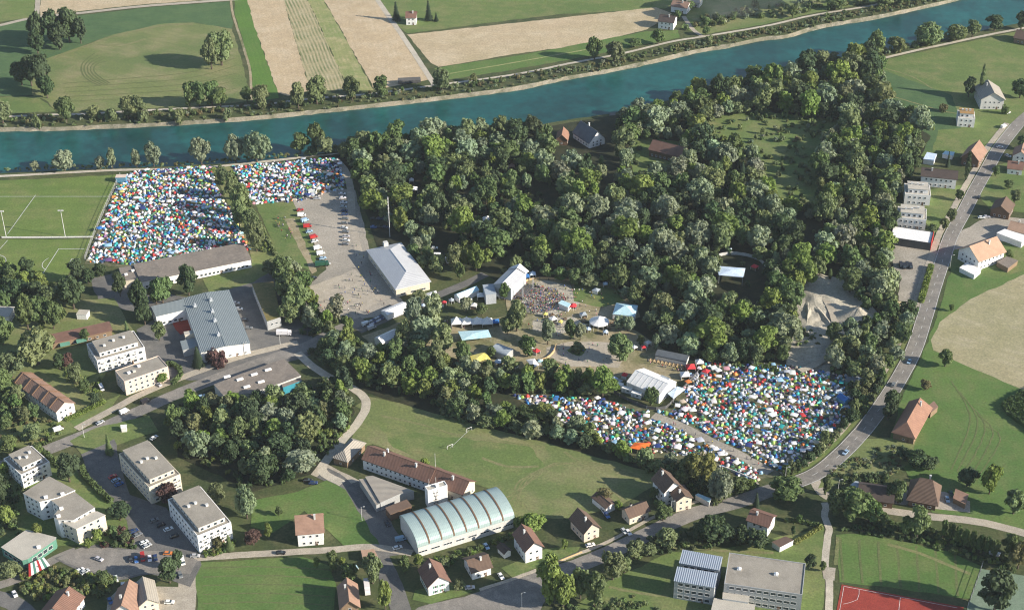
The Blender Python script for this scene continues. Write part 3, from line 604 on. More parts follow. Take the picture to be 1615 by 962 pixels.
def tier(label_roof, ins, hh, rm='gravelroof', wm='white', fwd=0):
    def f(root, L, Wd, h):                 # a set-back storey on a flat roof
        l, w = L / 2 - ins[0], Wd / 2 - ins[1]; wb = MB(); wb.box(-l, -w, h - .15, l, w, h + hh - .2); rb = MB(); rb.box(-l - .35, -w - .35, h + hh - .2, l + .35, w + .35, h + hh)
        p = link('penthouse', wb.mesh('penthouse', [wall_mat(wm)]), root); link('roof', rb.mesh('roof', [roof_mat(rm)]), p)
        for i in range(3):
            vb = MB(); vb.box(-.6, -.45, 0, .6, .45, 1.0).box(-.7, -.55, 1.0, .7, .55, 1.12)
            link('roof_vent', vb.mesh('roof_vent', [wall_mat('lightgrey')]), p, (l * (-.6 + .55 * i), w * random.uniform(-.3, .3), h + hh))
        for f_ in (1, 2):
            for x in (np.arange(-L / 2 + 3, L / 2 - 2, 5.2)):
                if h > 7: link('balcony', MB().box(-1.8, -1.1, 0, 1.8, 0, .15).box(-1.8, -1.1, .15, 1.8, -1.0, 1.0).box(-1.8, -1.1, .15, -1.7, 0, 1.0).box(1.7, -1.1, .15, 1.8, 0, 1.0).mesh('balcony', [wall_mat('lightgrey')]), root, (x, -Wd / 2, f_ * 3.1))
        me = window_me(1.6, 1.5)
        for x in np.arange(-l + 1.6, l - 1, 3.2): link('window', me, p, (x, -w, h + .95), rz=pi)
        for y in np.arange(-w + 1.6, w - 1, 3.2):
            for sx in (-1, 1): link('window', me, p, (sx * l, y, h + .95), rz=-pi / 2 * sx)
    return f
# the two halls and the school on the camp side of the street
z1 = kz(230, 440, .1351)
def Lroof_extra(root, L, Wd, h):
    for i, (x, y) in enumerate([(-.30, .05), (-.05, .02), (.12, .0), (.33, -.05), (.28, .3)]):
        b = MB(); b.box(-.8, -.8, 0, .8, .8, 1.2).tube((0, 0, 1.2), (0, 0, 2.2), .4, n=8)
        link('ventilator', b.mesh('ventilator', [wall_mat('steel')]), root, (x * L, y * Wd, h + 1.0))
house('long grey metal roofed hall main block beside the village street', 'hall', (394.9, 540.7), (316, 556), (357.7, 457.6), 7, 'gable', 1.1, 'v', 'white', 'metal', 1, name='hall', win=(1.6, 1.0, 4), chim=0, over=.4, extra=Lroof_extra)
house('low grey metal roofed wing reaching from the L shaped hall over the red play yard', 'annexe', (245.5, 499.4), (296, 487.5), (242, 484.6), 6.8, 'mono', .9, 'u', 'white', 'metal', 1, name='hall_wing', win=(1.8, 1.4, 3.2), chim=0, over=.3)
flat('small flat grey annexe with cream wall on the yard side of the L shaped hall', 'annexe', [z1(440, 615), z1(560, 595), z1(572, 635), z1(452, 655)], 6, 'cream', 'lightflat')
flat('grey porch roof in front of the L shaped hall entrance', 'porch', [z1(400, 725), z1(580, 680), z1(605, 785), z1(432, 832)], 4.5, 'grey', 'metal')
house('long low brown roofed pavilion with white wall at the foot of the big tent field', 'pavilion', (221.6, 445), (397.3, 409.4), (212, 417.5), 5.5, 'mono', .5, 'u', 'white', 'darkgravel', 1, name='pavilion', win=(1.5, 1.4, 2.4), chim=0, over=.5)
flat('short brown flat roofed end block adjoining the long pavilion', 'annexe', [K(1, 0, 735, 716), K(1, 0, 832, 700), K(1, 0, 860, 785), K(1, 0, 765, 797)], 5, 'cream', 'darkgravel', vents=2)
house('large pale metal hipped event hall with cream gable end beside the gravel lot', 'hall', (623.3, 457.1), (680.4, 444), (581.2, 393.5), 5.6, 'hip', 3.6, 'v', 'cream', 'palemetal', 1, name='event_hall', win=(3.0, 1.2, 6), chim=0, over=.8,
      extra=lambda r, L, Wd, h: link('roof_turret', MB().box(-1.3, -1.3, 0, 1.3, 1.3, 2.4).mesh('roof_turret', [wall_mat('lightgrey')]), r, (L / 2 - 3.5, 0, h + 2.2)))
flat('low building with mossy yellow green roof beside the tree belt', 'building', [(397, 447), (431, 444), (443, 500), (421, 507)], 6, 'grey', 'greenroof', floors=1)
# village block on the west side
house('modern white house with grey gravel roof and green window panels', 'house', (152.8, 569), (228, 547.5), (127.3, 545), 8, 'flat', wm='white', rm='gravelroof', floors=2, name='modern_house', win=(2.2, 1.4, 3.4), chim=2, extra=tier('', (2.6, 3.0), 2.6))
house('pale pink apartment house with grey flat roof beside the curved hedge', 'apartment house', (196, 602), (265, 578), (170.6, 588), 8.5, 'flat', wm='pink', rm='gravelroof', floors=3, name='apartment_house', win=(1.3, 1.3, 3), chim=3)
def dorm(root, L, Wd, h):
    for i in range(5):
        x = -L / 2 + L * (i + .5) / 5 + 1.8; b = MB(); b.box(-.25, -Wd / 2 + .2, h + .3, .25, -.1, h + 3.3 - 0.2 * 0)
        link('party_wall', MB().add([(-.2, -Wd / 2, h - .1), (.2, -Wd / 2, h - .1), (.2, 0, h + 3.5), (-.2, 0, h + 3.5), (-.2, -Wd / 2, h + .5), (.2, -Wd / 2, h + .5), (.2, -.1, h + 4.0), (-.2, -.1, h + 4.0)], [(0, 1, 2, 3), (7, 6, 5, 4), (0, 4, 5, 1), (1, 5, 6, 2), (2, 6, 7, 3), (3, 7, 4, 0)]).mesh('party_wall', [wall_mat('brown')]), root, (x, 0, 0))
        link('party_wall', MB().add([(-.2, Wd / 2, h - .1), (-.2, 0, h + 3.5), (.2, 0, h + 3.5), (.2, Wd / 2, h - .1), (-.2, Wd / 2, h + .5), (-.2, .1, h + 4.0), (.2, .1, h + 4.0), (.2, Wd / 2, h + .5)], [(0, 1, 2, 3), (7, 6, 5, 4), (0, 4, 5, 1), (1, 5, 6, 2), (2, 6, 7, 3), (3, 7, 4, 0)]).mesh('party_wall', [wall_mat('brown')]), root, (x, 0, 0))
house('terrace of row houses with stepped red brown tiled roof above the street', 'row houses', (88, 650.5), (119, 635), (29, 597), 6.5, 'gable', 3.2, 'v', 'white', 'pinktile', 2, name='terrace', win=(1.2, 1.3, 2.6), chim=0, extra=dorm)
house('long low brown shed roof with green awnings behind the modern white house', 'shed', (79.5, 543), (178, 521), (76, 530), 3.8, 'mono', .8, 'u', 'wood', 'tile', 1, name='long_shed', win=(1.6, 1.2, 4), chim=0,
      extra=lambda r, L, Wd, h: [link('awning', MB().add([(-2.6, -Wd / 2, h - .6), (2.6, -Wd / 2, h - .6), (2.6, -Wd / 2 - 2.4, h - 1.5), (-2.6, -Wd / 2 - 2.4, h - 1.5), (-2.6, -Wd / 2, h - .7), (2.6, -Wd / 2, h - .7), (2.6, -Wd / 2 - 2.4, h - 1.6), (-2.6, -Wd / 2 - 2.4, h - 1.6)], [(0, 1, 2, 3), (7, 6, 5, 4), (0, 3, 7, 4), (1, 5, 6, 2), (3, 2, 6, 7)]).mesh('awning', [wall_mat('green')]), r, (x, 0, 0)) for x in (-L * .28, -L * .02)])
flat('small white cabin on the dry lawn behind the long shed', 'cabin', [K(2, 0, 470, 62), K(2, 0, 535, 65), K(2, 0, 555, 35), K(2, 0, 490, 30)], 3.4, 'white', 'lightflat')
house('beige roofed house at the edge of the village behind tall trees', 'house', (-14, 499), (14, 500), (-6, 484), 5, 'mono', .6, 'u', 'white', 'lightflat', 1, chim=0)
house('cream apartment block with set back top storey beside the dark wood', 'apartment block', (234.9, 768.4), (284.3, 747.6), (180.4, 718.5), 10, 'flat', wm='cream', rm='gravelroof', floors=3, name='apartment_block', win=(1.6, 1.4, 3.2), chim=0, extra=tier('', (1.8, 2.2), 2.7, wm='cream'))
house('white apartment block with set back top storey beside the round lawn corner', 'apartment block', (311.4, 845.3), (364.4, 823.4), (255.7, 791.2), 10, 'flat', wm='white', rm='gravelroof', floors=3, name='apartment_block', win=(1.6, 1.4, 3.2), chim=0, extra=tier('', (1.8, 2.2), 2.7, wm='lightgrey'))
z2 = kz(0, 740, .2307)
flat('rear part of the stepped beige apartment block, the end closer to the street', 'apartment block', [z2(155, 162), z2(335, 45), z2(515, 140), z2(400, 190), z2(268, 222)], 11, 'white', 'gravelroof', vents=2, floors=4, win=(1.3, 1.3, 3))
flat('middle part of the stepped beige apartment block with grey flat roof', 'apartment block', [z2(350, 210), z2(500, 145), z2(650, 260), z2(505, 345), z2(395, 345), z2(362, 318), z2(410, 260)], 10.4, 'white', 'gravelroof', vents=2, floors=4, win=(1.3, 1.3, 3))
flat('front part of the stepped beige apartment block with green shutters and planted terrace', 'apartment block', [z2(405, 350), z2(560, 300), z2(665, 285), z2(722, 310), z2(520, 408)], 9, 'cream', 'lightflat', vents=0, floors=3, win=(1.4, 1.4, 3.4))
def stripes(root, Q, h): pass
flat('low beige roofed restaurant with green rim and green glass front', 'restaurant', [z2(5, 530), z2(180, 410), z2(385, 462), z2(382, 478), z2(190, 612), z2(150, 622)], 5, 'green', 'lightflat', vents=1, floors=1, win=(2.4, 2, 3))
house('grey flat roofed apartment house between the junction hedge and stepped block', 'apartment house', (33, 749), (78, 728), (8, 722), 8, 'flat', wm='white', rm='gravelroof', floors=3, name='apartment_house', win=(1.3, 1.3, 3), chim=0, extra=tier('', (2.4, 2.2), 2.5))
flat('wide market hall with brown flat roof and white skylights beside the street', 'market hall', [(337, 606), (378, 590), (448, 565.5), (475, 592), (446, 603), (396, 620), (352, 623)], 5.5, 'lightgrey', 'darkgravel', name='market_hall', extra=lambda root, Q, h: [link('skylight', MB().box(-1.7, -.7, 0, 1.7, .7, .7).mesh('skylight', [FRAME]), root, (at(320 + x * .1559, 540 + y * .1559, h)[0] - root.location.x, at(320 + x * .1559, 540 + y * .1559, h)[1] - root.location.y, h - .02), rz=.5) for x, y in ((245, 350), (375, 377), (520, 327), (660, 280), (590, 402), (445, 452))])
def bluewall(root, L, Wd, h): pass
flat('narrow teal fronted end bay of the market hall under the trees', 'shop front', [(444, 606), (474, 595), (476, 600), (446, 611)], 4.6, 'teal', 'darkgravel')
flat('small white flat roofed kiosk on the verge beside the market hall', 'kiosk', [K(2, 0, 745, 745), K(2, 0, 785, 742), K(2, 0, 785, 765), K(2, 0, 748, 768)], 2.6, 'white', 'whitetarp')
house('hip roofed grey barn at the bend of the pale footpath', 'barn', (548, 729), (578, 698), (527, 717), 4, 'hip', 3, 'u', 'wood', 'cement', 1, name='barn', chim=0, win=(1.2, 1, 6))
house('long old barracks with weathered red brown tile roof beside the football meadow', 'barracks', (569.4, 724), (676, 762), 12, 6, 'gable', 4, 'u', 'white', 'tile', 2, name='barracks', win=(1.1, 1.2, 2.6), chim=3, shut=None)
house('shorter red brown roofed extension continuing the barracks toward the arched hall', 'barracks', (668, 758), (730, 781), 12, 5.4, 'gable', 4, 'u', 'cream', 'tile', 1, name='barracks', win=(1.1, 1.2, 3), chim=1)
z3 = kz(500, 670, .1559)
flat('grey brown triangular flat roof workshop in front of the barracks', 'workshop', [z3(485, 520), z3(560, 510), z3(985, 665), z3(850, 690), z3(640, 785)], 5, 'grey', 'cement')
flat('narrow cement roofed lean to along the workshop and shaded lane', 'shed', [z3(425, 545), z3(480, 540), z3(645, 790), z3(600, 812)], 4.3, 'grey', 'cement')
house('small brown roofed shed between workshop and arched hall', 'shed', (615.4, 811), (650, 797.5), (609, 801), 4, 'mono', .6, 'u', 'brown', 'browntile', 1, name='shed', chim=0, over=.2, wins=False)
def fire(root, L, Wd, h):
    s = MB()
    for i in range(5): s.box(-.1, -1.2 - .0, i * 1.9 + .2, .1, 1.2, i * 1.9 + .34)
    s.tube((0, -1.2, 0), (0, 1.2, 9.6), .08, n=4).tube((0, 1.2, 0), (0, -1.2, 9.6), .08, n=4); link('escape_stair', s.mesh('escape_stair', [wall_mat('dark')]), root, (-L * .1, -Wd / 2 - .3, 0), rz=pi / 2)
    for x in (-L * .35, 0): link('flagpole', MB().tube((0, 0, 0), (0, 0, 5), .09, .05).mesh('flagpole', [FRAME]), root, (x, 0, h))
house('white block tower with outside stair between barracks and arched hall', 'tower block', (674.6, 774), (705.5, 765), (669, 767), 10, 'flat', wm='white', rm='lightflat', floors=3, name='tower_block', chim=1, wins=False, extra=fire)
def ribs(root, L, Wd, h):
    for i in range(7):
        x = -L / 2 + L * (i + .95) / 7.9; n = 14; b = MB(); Y = Wd / 2
        pts = [(-Y * cos(pi * k / n), h + 5.2 * sin(pi * k / n) ** .85 + .1) for k in range(n + 1)]
        for k in range(n):
            y0, z0 = pts[k]; y1, z1_ = pts[k + 1]
            b.add([(-.35, y0, z0 - .12), (.35, y0, z0 - .12), (.35, y1, z1_ - .12), (-.35, y1, z1_ - .12), (-.35, y0, z0 + .14), (.35, y0, z0 + .14), (.35, y1, z1_ + .14), (-.35, y1, z1_ + .14)], [(4, 5, 6, 7), (0, 4, 7, 3), (1, 2, 6, 5)])
        link('roof_rib', b.mesh('roof_rib', [wall_mat('brown')]), root, (x, 0, 0))
    for i in range(8):
        x = -L / 2 + L * (i + .45) / 7.9
        link('window_strip', window_me(4.2, 1.1), root, (x, -Wd / 2 + .38, 2.6), rz=pi)
house('large arched hall with seafoam green barrel roof and dark ribs', 'sports hall', (658.5, 863), (811.5, 816), 22, 6, 'barrel', 5.2, 'u', 'lightgrey', 'seafoam', 1, name='arched_hall', chim=0, over=.4, wins=False, extra=ribs)
# houses along the lower street
house('white house with pink tiled roof in the meadow above the lower lane', 'house', (466, 843.5), (512, 839.5), 13, 7.4, 'gable', 5.7, 'u', 'white', 'pinktile', 2, chim=1, over=.8)
house('house with brown tiled gable and wooden balcony at the lower meadow corner', 'house', (535, 962), (569, 958), 15, 5, 'gable', 4.5, 'v', 'wood', 'pinktile', 2, chim=1, over=1)
house('white gabled house with red brown roof on the lawn corner below the arched hall', 'house', (673.8, 927.5), (712, 917), 13, 5.4, 'gable', 4.8, 'v', 'white', 'tile', 2, chim=1, over=.8, shut='green')
house('low white house with brown roof and parked white car in front', 'house', (743, 904), (778, 894), 11, 4.6, 'gable', 3, 'u', 'white', 'browntile', 1, chim=1, over=.8)
house('tall plain white house with two rows of windows and red brown gable roof', 'house', (827.4, 871.5), (859, 862), 14, 7, 'gable', 4.2, 'v', 'white', 'tile', 2, chim=1, over=.8)
house('low white garage with dark roof beside the tall plain white house', 'garage', (795, 874), (808, 868), (785.5, 860.5), 3, 'gable', 1.6, 'v', 'white', 'darktile', 1, name='garage', chim=0, over=.5, wins=False)
house('pale pink gabled house with brown roof beside the two parked white cars', 'house', (920.4, 843), (949, 832), 13, 5.4, 'gable', 4.5, 'v', 'pink', 'browntile', 2, chim=1, over=.8)
house('cream bungalow with broad grey brown roof beside the tall pale house', 'house', (992.3, 818), (1027, 805), (979.5, 801.5), 4.4, 'gable', 2.6, 'u', 'cream', 'browntile', 1, chim=2, over=.8)
house('little white outbuilding with lean to roof between bungalow and football meadow', 'shed', (955.3, 802.5), (973, 794), 11, 3.6, 'gable', 1.6, 'v', 'white', 'browntile', 1, name='shed', chim=0, over=.5, wins=False)
house('tall pale blue house with brown hipped roof below the big willow', 'house', (1047, 778), (1078, 768), 12, 8, 'gable', 4.8, 'v', 'white', 'browntile', 3, chim=1, over=.8)
house('lower cream part with dark roof adjoining the tall pale blue house', 'house', (1066, 791.5), (1094, 785), (1055, 770), 6.5, 'gable', 2.6, 'v', 'cream', 'browntile', 2, chim=1, over=.6)
flat('glass roofed pale shed beside the tall pale blue house', 'greenhouse', [(1096, 780), (1101, 777.5), (1122, 786), (1119, 792)], 2.8, 'lightgrey', 'tarp')
house('white house with red brown roof standing between road and school hedge', 'house', (1212.3, 832.5), (1175.9, 820), (1227.8, 813), 6, 'gable', 2.6, 'u', 'white', 'tile', 2, chim=1, over=.7)
flat('brown roofed garage with white side wall beside the clipped yellow hedge', 'garage', [(1230, 863), (1252, 851.5), (1239, 845), (1217, 854)], 3, 'white', 'browntile', name='garage')
# school at the lower edge
house('front school block with pale blue metal roof and two rows of windows', 'school', (1062.6, 915.4), (1127.3, 926.5), (1067.8, 895.3), 10, 'mono', 1.0, 'u', 'grey', 'bluemetal', 3, name='school_block', win=(2.2, 1.7, 2.9), chim=0, over=.2)
house('rear school block with pale blue metal roof half in shadow', 'school', (1070.8, 887.2), (1134.7, 899), (1076, 868.6), 10.6, 'mono', 1.0, 'u', 'grey', 'bluemetal', 3, name='school_block', win=(2.2, 1.7, 2.9), chim=0, over=.2)
house('large school building with broad grey gravel roof and two white domes', 'school', (1142.1, 919.8), (1265.5, 937.7), (1152.5, 871.5), 10.5, 'flat', wm='grey', rm='gravelroof', floors=3, name='school_building', win=(2.3, 1.6, 2.9), chim=0,
      extra=lambda r, L, Wd, h: [link('roof_dome', MB().box(-.9, -.9, 0, .9, .9, .6).tube((0, 0, .6), (0, 0, 1.3), 1.0, .3, n=8).mesh('roof_dome', [FRAME]), r, (x * L, .02 * Wd, h - .18)) for x in (-.34, .14)])
z4 = kz(1050, 850, .1486)
flat('low sandy coloured school roof in front of the large grey roof', 'school', [z4(605, 560), z4(890, 600), z4(880, 668), z4(600, 625)], 6, 'lightgrey', 'lightflat', name='school_annexe')
flat('lower sandy school roof at the bottom between both school blocks', 'school', [z4(512, 620), z4(950, 690), z4(930, 830), z4(470, 790)], 5, 'lightgrey', 'lightflat', name='school_annexe', floors=1)
# right hand village
house('big grey farmhouse with sunlit steep roof and wide gable by the meadow', 'farmhouse', (1546, 158), (1587, 158.5), 22, 7.5, 'gable', 5.5, 'v', 'lightgrey', 'cement', 2, name='farmhouse', chim=1, over=1)
house('white modern cube house with rust brown flat roof beside the poplar', 'house', (1511, 186), (1538, 188), 12, 6.5, 'flat', wm='white', rm='lightflat', floors=2, name='modern_house', chim=0, extra=tier('', (1.2, 2.0), 2.8, rm='brownroof'))
house('dark barn with steep pinkish sunlit roof slope near the upper road', 'barn', (1514, 249), (1545, 256), 18, 5, 'gable', 6.5, 'v', 'brown', 'pinktile', 1, name='barn', chim=0, over=1)
house('long white house with dark brown roof and two rows of small windows', 'house', (1451.8, 278), (1510.5, 284), 12, 7, 'gable', 3.2, 'u', 'white', 'darktile', 2, chim=1, over=.7)
house('white terraced apartment cube with brown deck roof, closer to the long white house', 'apartment house', (1427.4, 306), (1468, 309), 14, 7, 'flat', wm='white', rm='lightflat', floors=2, name='terraced_apartments', chim=0, extra=tier('', (1.8, 2.2), 2.9, rm='lightflat'))
house('white terraced apartment cube with brown deck roof, closer to the fire station', 'apartment house', (1415.3, 343), (1461, 347.5), 14, 7, 'flat', wm='white', rm='lightflat', floors=2, name='terraced_apartments', chim=0, extra=tier('', (1.8, 2.2), 2.9, rm='lightflat'))
def fs(root, L, Wd, h):
    sx = 1
    link('end_wall', MB().box(-.15, -Wd / 2, 0, .15, Wd / 2, h + .6).mesh('end_wall', [wall_mat('red')]), root, (L / 2 + .2, 0, 0))
    for i in range(5): link('garage_door', MB().box(-2.2, -.12, 0, 2.2, .05, 3.6).mesh('garage_door', [wall_mat('lightgrey')]), root, (-L / 2 + L * (i + .5) / 5, -Wd / 2 + .35, 0))
house('low fire station with pale roof and red end wall beside its yard', 'fire station', (1404, 374.2), (1468, 384), (1409.7, 356.4), 5, 'flat', wm='dark', rm='whitetarp', floors=1, name='fire_station', chim=0, wins=False, extra=fs)
house('big farmhouse with bright orange tiled roof and white gable beside the road', 'farmhouse', (1509, 393), (1544, 413.5), (1540, 370), 6.5, 'gable', 6, 'v', 'white', 'orange', 2, name='farmhouse', chim=1, over=.9)
house('orange roofed house at the edge behind the bright orange farmhouse', 'house', (1588, 362), (1628, 372), 12, 4, 'gable', 3, 'u', 'white', 'orange', 1, chim=1)
flat('long white flat roofed shed behind the bright orange farmhouse', 'shed', [(1571.6, 367), (1584.7, 361), (1622, 373), (1612, 382.5)], 4, 'white', 'whitetarp')
house('brown farmhouse with dark roof and white front at the small road fork', 'farmhouse', (1561, 331), (1593, 338), 14, 4.5, 'gable', 4, 'v', 'brown', 'browntile', 1, name='farmhouse', chim=0)
flat('dark flat roofed carport below the orange farmhouse terrace', 'carport', [(1572, 413), (1588, 404), (1606, 411), (1590, 423)], 3.2, 'wood', 'darkgravel')
flat('long white party tent lying in front of the bright orange farmhouse', 'tent', [(1513, 422), (1525, 413.5), (1548, 425), (1537, 434)], 3, 'white', 'whitetarp', name='party_tent')
house('old farm barn with large red tiled hip roof beside the road bend', 'barn', (1444, 692.5), (1471, 643), (1407, 679), 4.2, 'halfhip', 6.2, 'u', 'wood', 'redtile', 1, name='barn', chim=1, over=1, win=(1.2, 1, 5))
flat('small tiled lean to behind the red roofed old barn', 'shed', [(1468, 651), (1480, 641), (1473, 632), (1463, 640)], 3.4, 'wood', 'pinktile')
house('large brown hip roofed farmhouse above the sports field road', 'farmhouse', (1429, 788), (1480, 798), (1437, 756), 4, 'halfhip', 8, 'u', 'brown', 'browntile', 1, name='farmhouse', chim=1, over=1.2, win=(1.6, 1.2, 3.4))
house('dark low barn wing half hidden by the round tree', 'barn', (1352, 786), (1410, 794), 13, 3.6, 'gable', 3.5, 'u', 'brown', 'darktile', 1, name='barn', chim=0)
flat('small pink tiled shed beside the large brown hip roofed farmhouse', 'shed', [(1503, 785), (1507, 770), (1528, 779), (1523, 795)], 3, 'wood', 'pinktile')
flat('grey greenhouse roof in the cottage garden at the road fork', 'greenhouse', [(1341, 764), (1349, 758), (1372, 762), (1374, 770), (1350, 770)], 2.6, 'grey', 'greytarp')
flat('long white garden table roof beside the vegetable hedges', 'shelter', [(1560, 866), (1579, 871), (1577, 874), (1559, 869)], 1.6, 'white', 'whitetarp')
# beyond the river and in the forest
house('little white house with brown roof between two spruces in the far fields', 'house', (639, 29), (657, 29), 11, 6, 'gable', 3.2, 'u', 'white', 'tile', 2, chim=1, over=.6)
house('white farmhouse with brown roof at the tip of the far tan field', 'house', (1037, 34), (1063, 37), 13, 6, 'gable', 3.2, 'u', 'white', 'darktile', 2, chim=1, over=.6)
house('far farm building with pink tile roof at the smoky upper edge', 'farm', (1057, 10), (1084, 14), 12, 5, 'gable', 3, 'u', 'white', 'pinktile', 1, chim=1)
house('far farm shed with grey roof behind the pink tiled farm building', 'shed', (1082, 3), (1104, 6), 10, 4, 'gable', 2, 'u', 'lightgrey', 'cement', 1, name='shed', chim=0)
house('brown roofed boathouse at the upper right corner beside the towpath', 'house', (1598, 60), (1640, 68), 14, 4, 'gable', 4, 'u', 'wood', 'browntile', 1, chim=0)
house('forest house with steep dark slate roof and white gable', 'house', (929, 227), (956, 219), 20, 4, 'gable', 7, 'v', 'white', 'slate', 2, name='forest_house', chim=1)
house('small red roofed cottage beside the slate roofed forest house', 'cottage', (876, 221), (896, 222), 12, 4, 'gable', 4, 'v', 'brown', 'redtile', 1, name='cottage', chim=0)
house('long brown roofed barn hidden in the shaded forest clearing', 'barn', (1022, 236), (1074, 249), 13, 5, 'gable', 4.5, 'u', 'brown', 'tile', 1, name='barn', chim=0)
house('reddish roofed house at the right edge above the road', 'house', (1596, 246), (1622, 250), 13, 5, 'gable', 4, 'v', 'white', 'pinktile', 2, chim=1)
house('small house with red gable at the right edge beside the road bend', 'house', (1588, 266), (1614, 269), 11, 4, 'gable', 3, 'u', 'white', 'tile', 1, chim=1)
flat('pale blue flat roofed garage beside the dark steep barn', 'garage', [(1486, 243), (1491, 238), (1506, 240), (1503, 246)], 3, 'white', 'tarp', name='garage')
flat('light flat roofed garage beside the long white house', 'garage', [(1456, 251), (1462, 240), (1478, 243), (1473, 254)], 3.5, 'white', 'bluescreen', name='garage')
house('brown gabled house at the lower edge beside the wild thicket', 'house', (62, 965), (108, 975), 14, 5, 'gable', 4, 'v', 'white', 'tile', 2, chim=1)
house('pinkish brown roofed house at the lower edge, pointed gable toward the car park', 'house', (172, 968), (216, 968), 16, 5, 'gable', 5, 'v', 'white', 'pinktile', 2, chim=1)
house('house with pale green grey roof at the lower edge beside the concrete lane', 'house', (217, 958), (252, 950), 15, 5, 'gable', 3.5, 'v', 'cream', 'cement', 2, chim=0)
flat('small orange tiled garage on the lower lane corner', 'garage', [(569, 867), (572, 879), (596, 877), (590, 865)], 3, 'cream', 'orange', name='garage')
flat('blue and white swimming pool cover beside the orange garage', 'pool', [(548, 893), (562, 890), (566, 896), (552, 899)], .5, 'white', 'tarp', name='pool')
# ------------------------------------------------------------------ festival structures
def pagoda(label, px, py, w, wall='white', roofk='whitetarp', h=2.6, pk=3.0, group=None, sides=4, rz=.1, name='pagoda_tent'):
    P = at(px, py); root = link(name, None, None, (P[0], P[1], 0), rz, label, 'tent', group)
    OBST.append((P[:2], w / 2, w / 2, rz)); rb = MB(); n = 6
    ring = lambda r, z: [(r * cos(2 * pi * (i + .5) / sides), r * sin(2 * pi * (i + .5) / sides), z) for i in range(sides)]
    rad = w / 2 / cos(pi / sides); rs = [(rad, h - .35), (rad, h), (rad * .62, h + pk * .3), (rad * .3, h + pk * .6), (.06, h + pk)]
    vs = sum([ring(*q) for q in rs], []); fs = [(k * sides + i, k * sides + (i + 1) % sides, (k + 1) * sides + (i + 1) % sides, (k + 1) * sides + i) for k in range(4) for i in range(sides)]
    rb.add(vs, fs); link('canopy', rb.mesh('canopy', [roof_mat(roofk)]), root)
    for i in range(sides):
        a = ring(rad * .97, 0)[i]; link('leg', MB().tube((0, 0, 0), (0, 0, h), .07).mesh('leg', [FRAME]), root, (a[0], a[1], 0))
    wb = MB(); q = ring(rad * .95, 0)
    for i in range(sides):
        a, b = q[i], q[(i + 1) % sides]
        if (a[1] + b[1]) / 2 < -w * .2: continue
        wb.add([(a[0], a[1], 0), (b[0], b[1], 0), (b[0], b[1], h - .1), (a[0], a[1], h - .1)], [(0, 1, 2, 3)])
    link('side_wall', wb.mesh('side_wall', [wall_mat(wall)]), root); return root
for i, x in enumerate((720, 736, 752.4, 768.6)):
    pagoda(('white pointed pagoda tent at the outer end of the row of four', 'second white pointed pagoda tent from the outer end of the row', 'third white pointed pagoda tent, next but one to the blue stall', 'white pointed pagoda tent next to the blue stall')[i], x, 513, 5.8, group='row of four white pagoda tents')
pagoda('small blue market stall tent at the end of the pagoda row', 781.7, 512, 4, 'blue', 'bluetarp', 2.4, 1.2)
for i, (x, y, w_, wl, rk, lb) in enumerate([(1089, 584, 4.5, 'red', 'redtarp', 'square red and white bar tent by the black fence'), (1080, 596, 4.5, 'white', 'whitetarp', 'square white tent with green mark beside the red bar tent'), (1103, 576, 4, 'white', 'whitetarp', 'small white tent in the fence corner behind the red bar tent'),
        (830, 441, 3.5, 'blue', 'bluetarp', 'blue parasol tent beside the main stage'), (840, 437, 3.5, 'white', 'bluescreen', 'pale blue parasol tent beyond the blue one beside the stage'), (887, 430, 3.2, 'white', 'whitetarp', 'slim white pagoda at the forest edge behind the stage field'),
        (769, 351, 7, 'white', 'whitetarp', 'white dome tent hidden among the forest trees'), (649, 289, 3, 'white', 'whitetarp', 'little white tent in the dark forest gap'), (653, 303, 4.5, 'white', 'whitetarp', 'pale awning tent under the forest edge trees'),
        (727, 577, 3.2, 'red', 'redtarp', 'small red tent in the trees beside the yellow canopy'), (758, 471, 4, 'white', 'whitetarp', 'pointed white tent behind the main stage'), (807, 267, 4, 'white', 'pinktile', 'tiny hut with pale roof deep in the forest')]):
    pagoda(lb, x, y, w_, wl, rk, 2.5, 1.6 if i != 6 else 2.2, sides=4 if i != 6 else 10)
pagoda('round white canopy tent with pointed top in the middle of the festival', 944.8, 517, 10.5, 'white', 'whitetarp', 4.2, 3, sides=12, name='round_tent')
flat('pale blue tarpaulin roof in front of the row of pagoda tents', 'canopy', [(722.5, 522.5), (770, 520), (775, 531), (728.7, 536)], 3.4, 'white', 'tarp', name='tarp_canopy', posts=True)
flat('yellowish white canopy with pale edge between the trees', 'canopy', [(741, 561), (765, 555), (774, 566), (745, 572)], 3.4, 'white', 'yellowtarp', name='tarp_canopy', posts=True)
flat('white sail canopy at the corner of the wooden terrace', 'canopy', [(830, 567), (843, 565), (850, 575), (840, 580)], 3.6, 'white', 'whitetarp', name='tarp_canopy', posts=True)
flat('pale blue printed canopy beside the large white marquee', 'canopy', [(1053, 620), (1068, 609), (1081, 613), (1062, 628)], 3, 'white', 'bluescreen', name='tarp_canopy', posts=True)
flat('white screen roof of the open air theatre in the forest', 'canopy', [(1131, 419.5), (1175.6, 423), (1172, 437), (1133.6, 433.5)], 6, 'white', 'bluescreen', name='theatre_roof', posts=True)
flat('bright orange marquee roof at the lower edge of the tent camp', 'tent', [(993, 706), (1001, 697.5), (1025, 698), (1022, 712)], 3, 'white', 'orangetarp', name='orange_marquee', posts=True)
house('white square marquee with pale blue roof beside the forest lane', 'tent', (966, 495), (1001, 499), (975, 478), 4, 'hip', 2.4, 'u', 'white', 'tarp', 1, name='marquee', chim=0, over=.1, wins=False)
house('grey tarpaulin stall with wavy roof between the festival trees', 'tent', (798.5, 562), (811, 552), (779, 548), 3.6, 'barrel', 1.4, 'v', 'grey', 'greytarp', 1, name='stall_tent', chim=0, over=.1, wins=False)
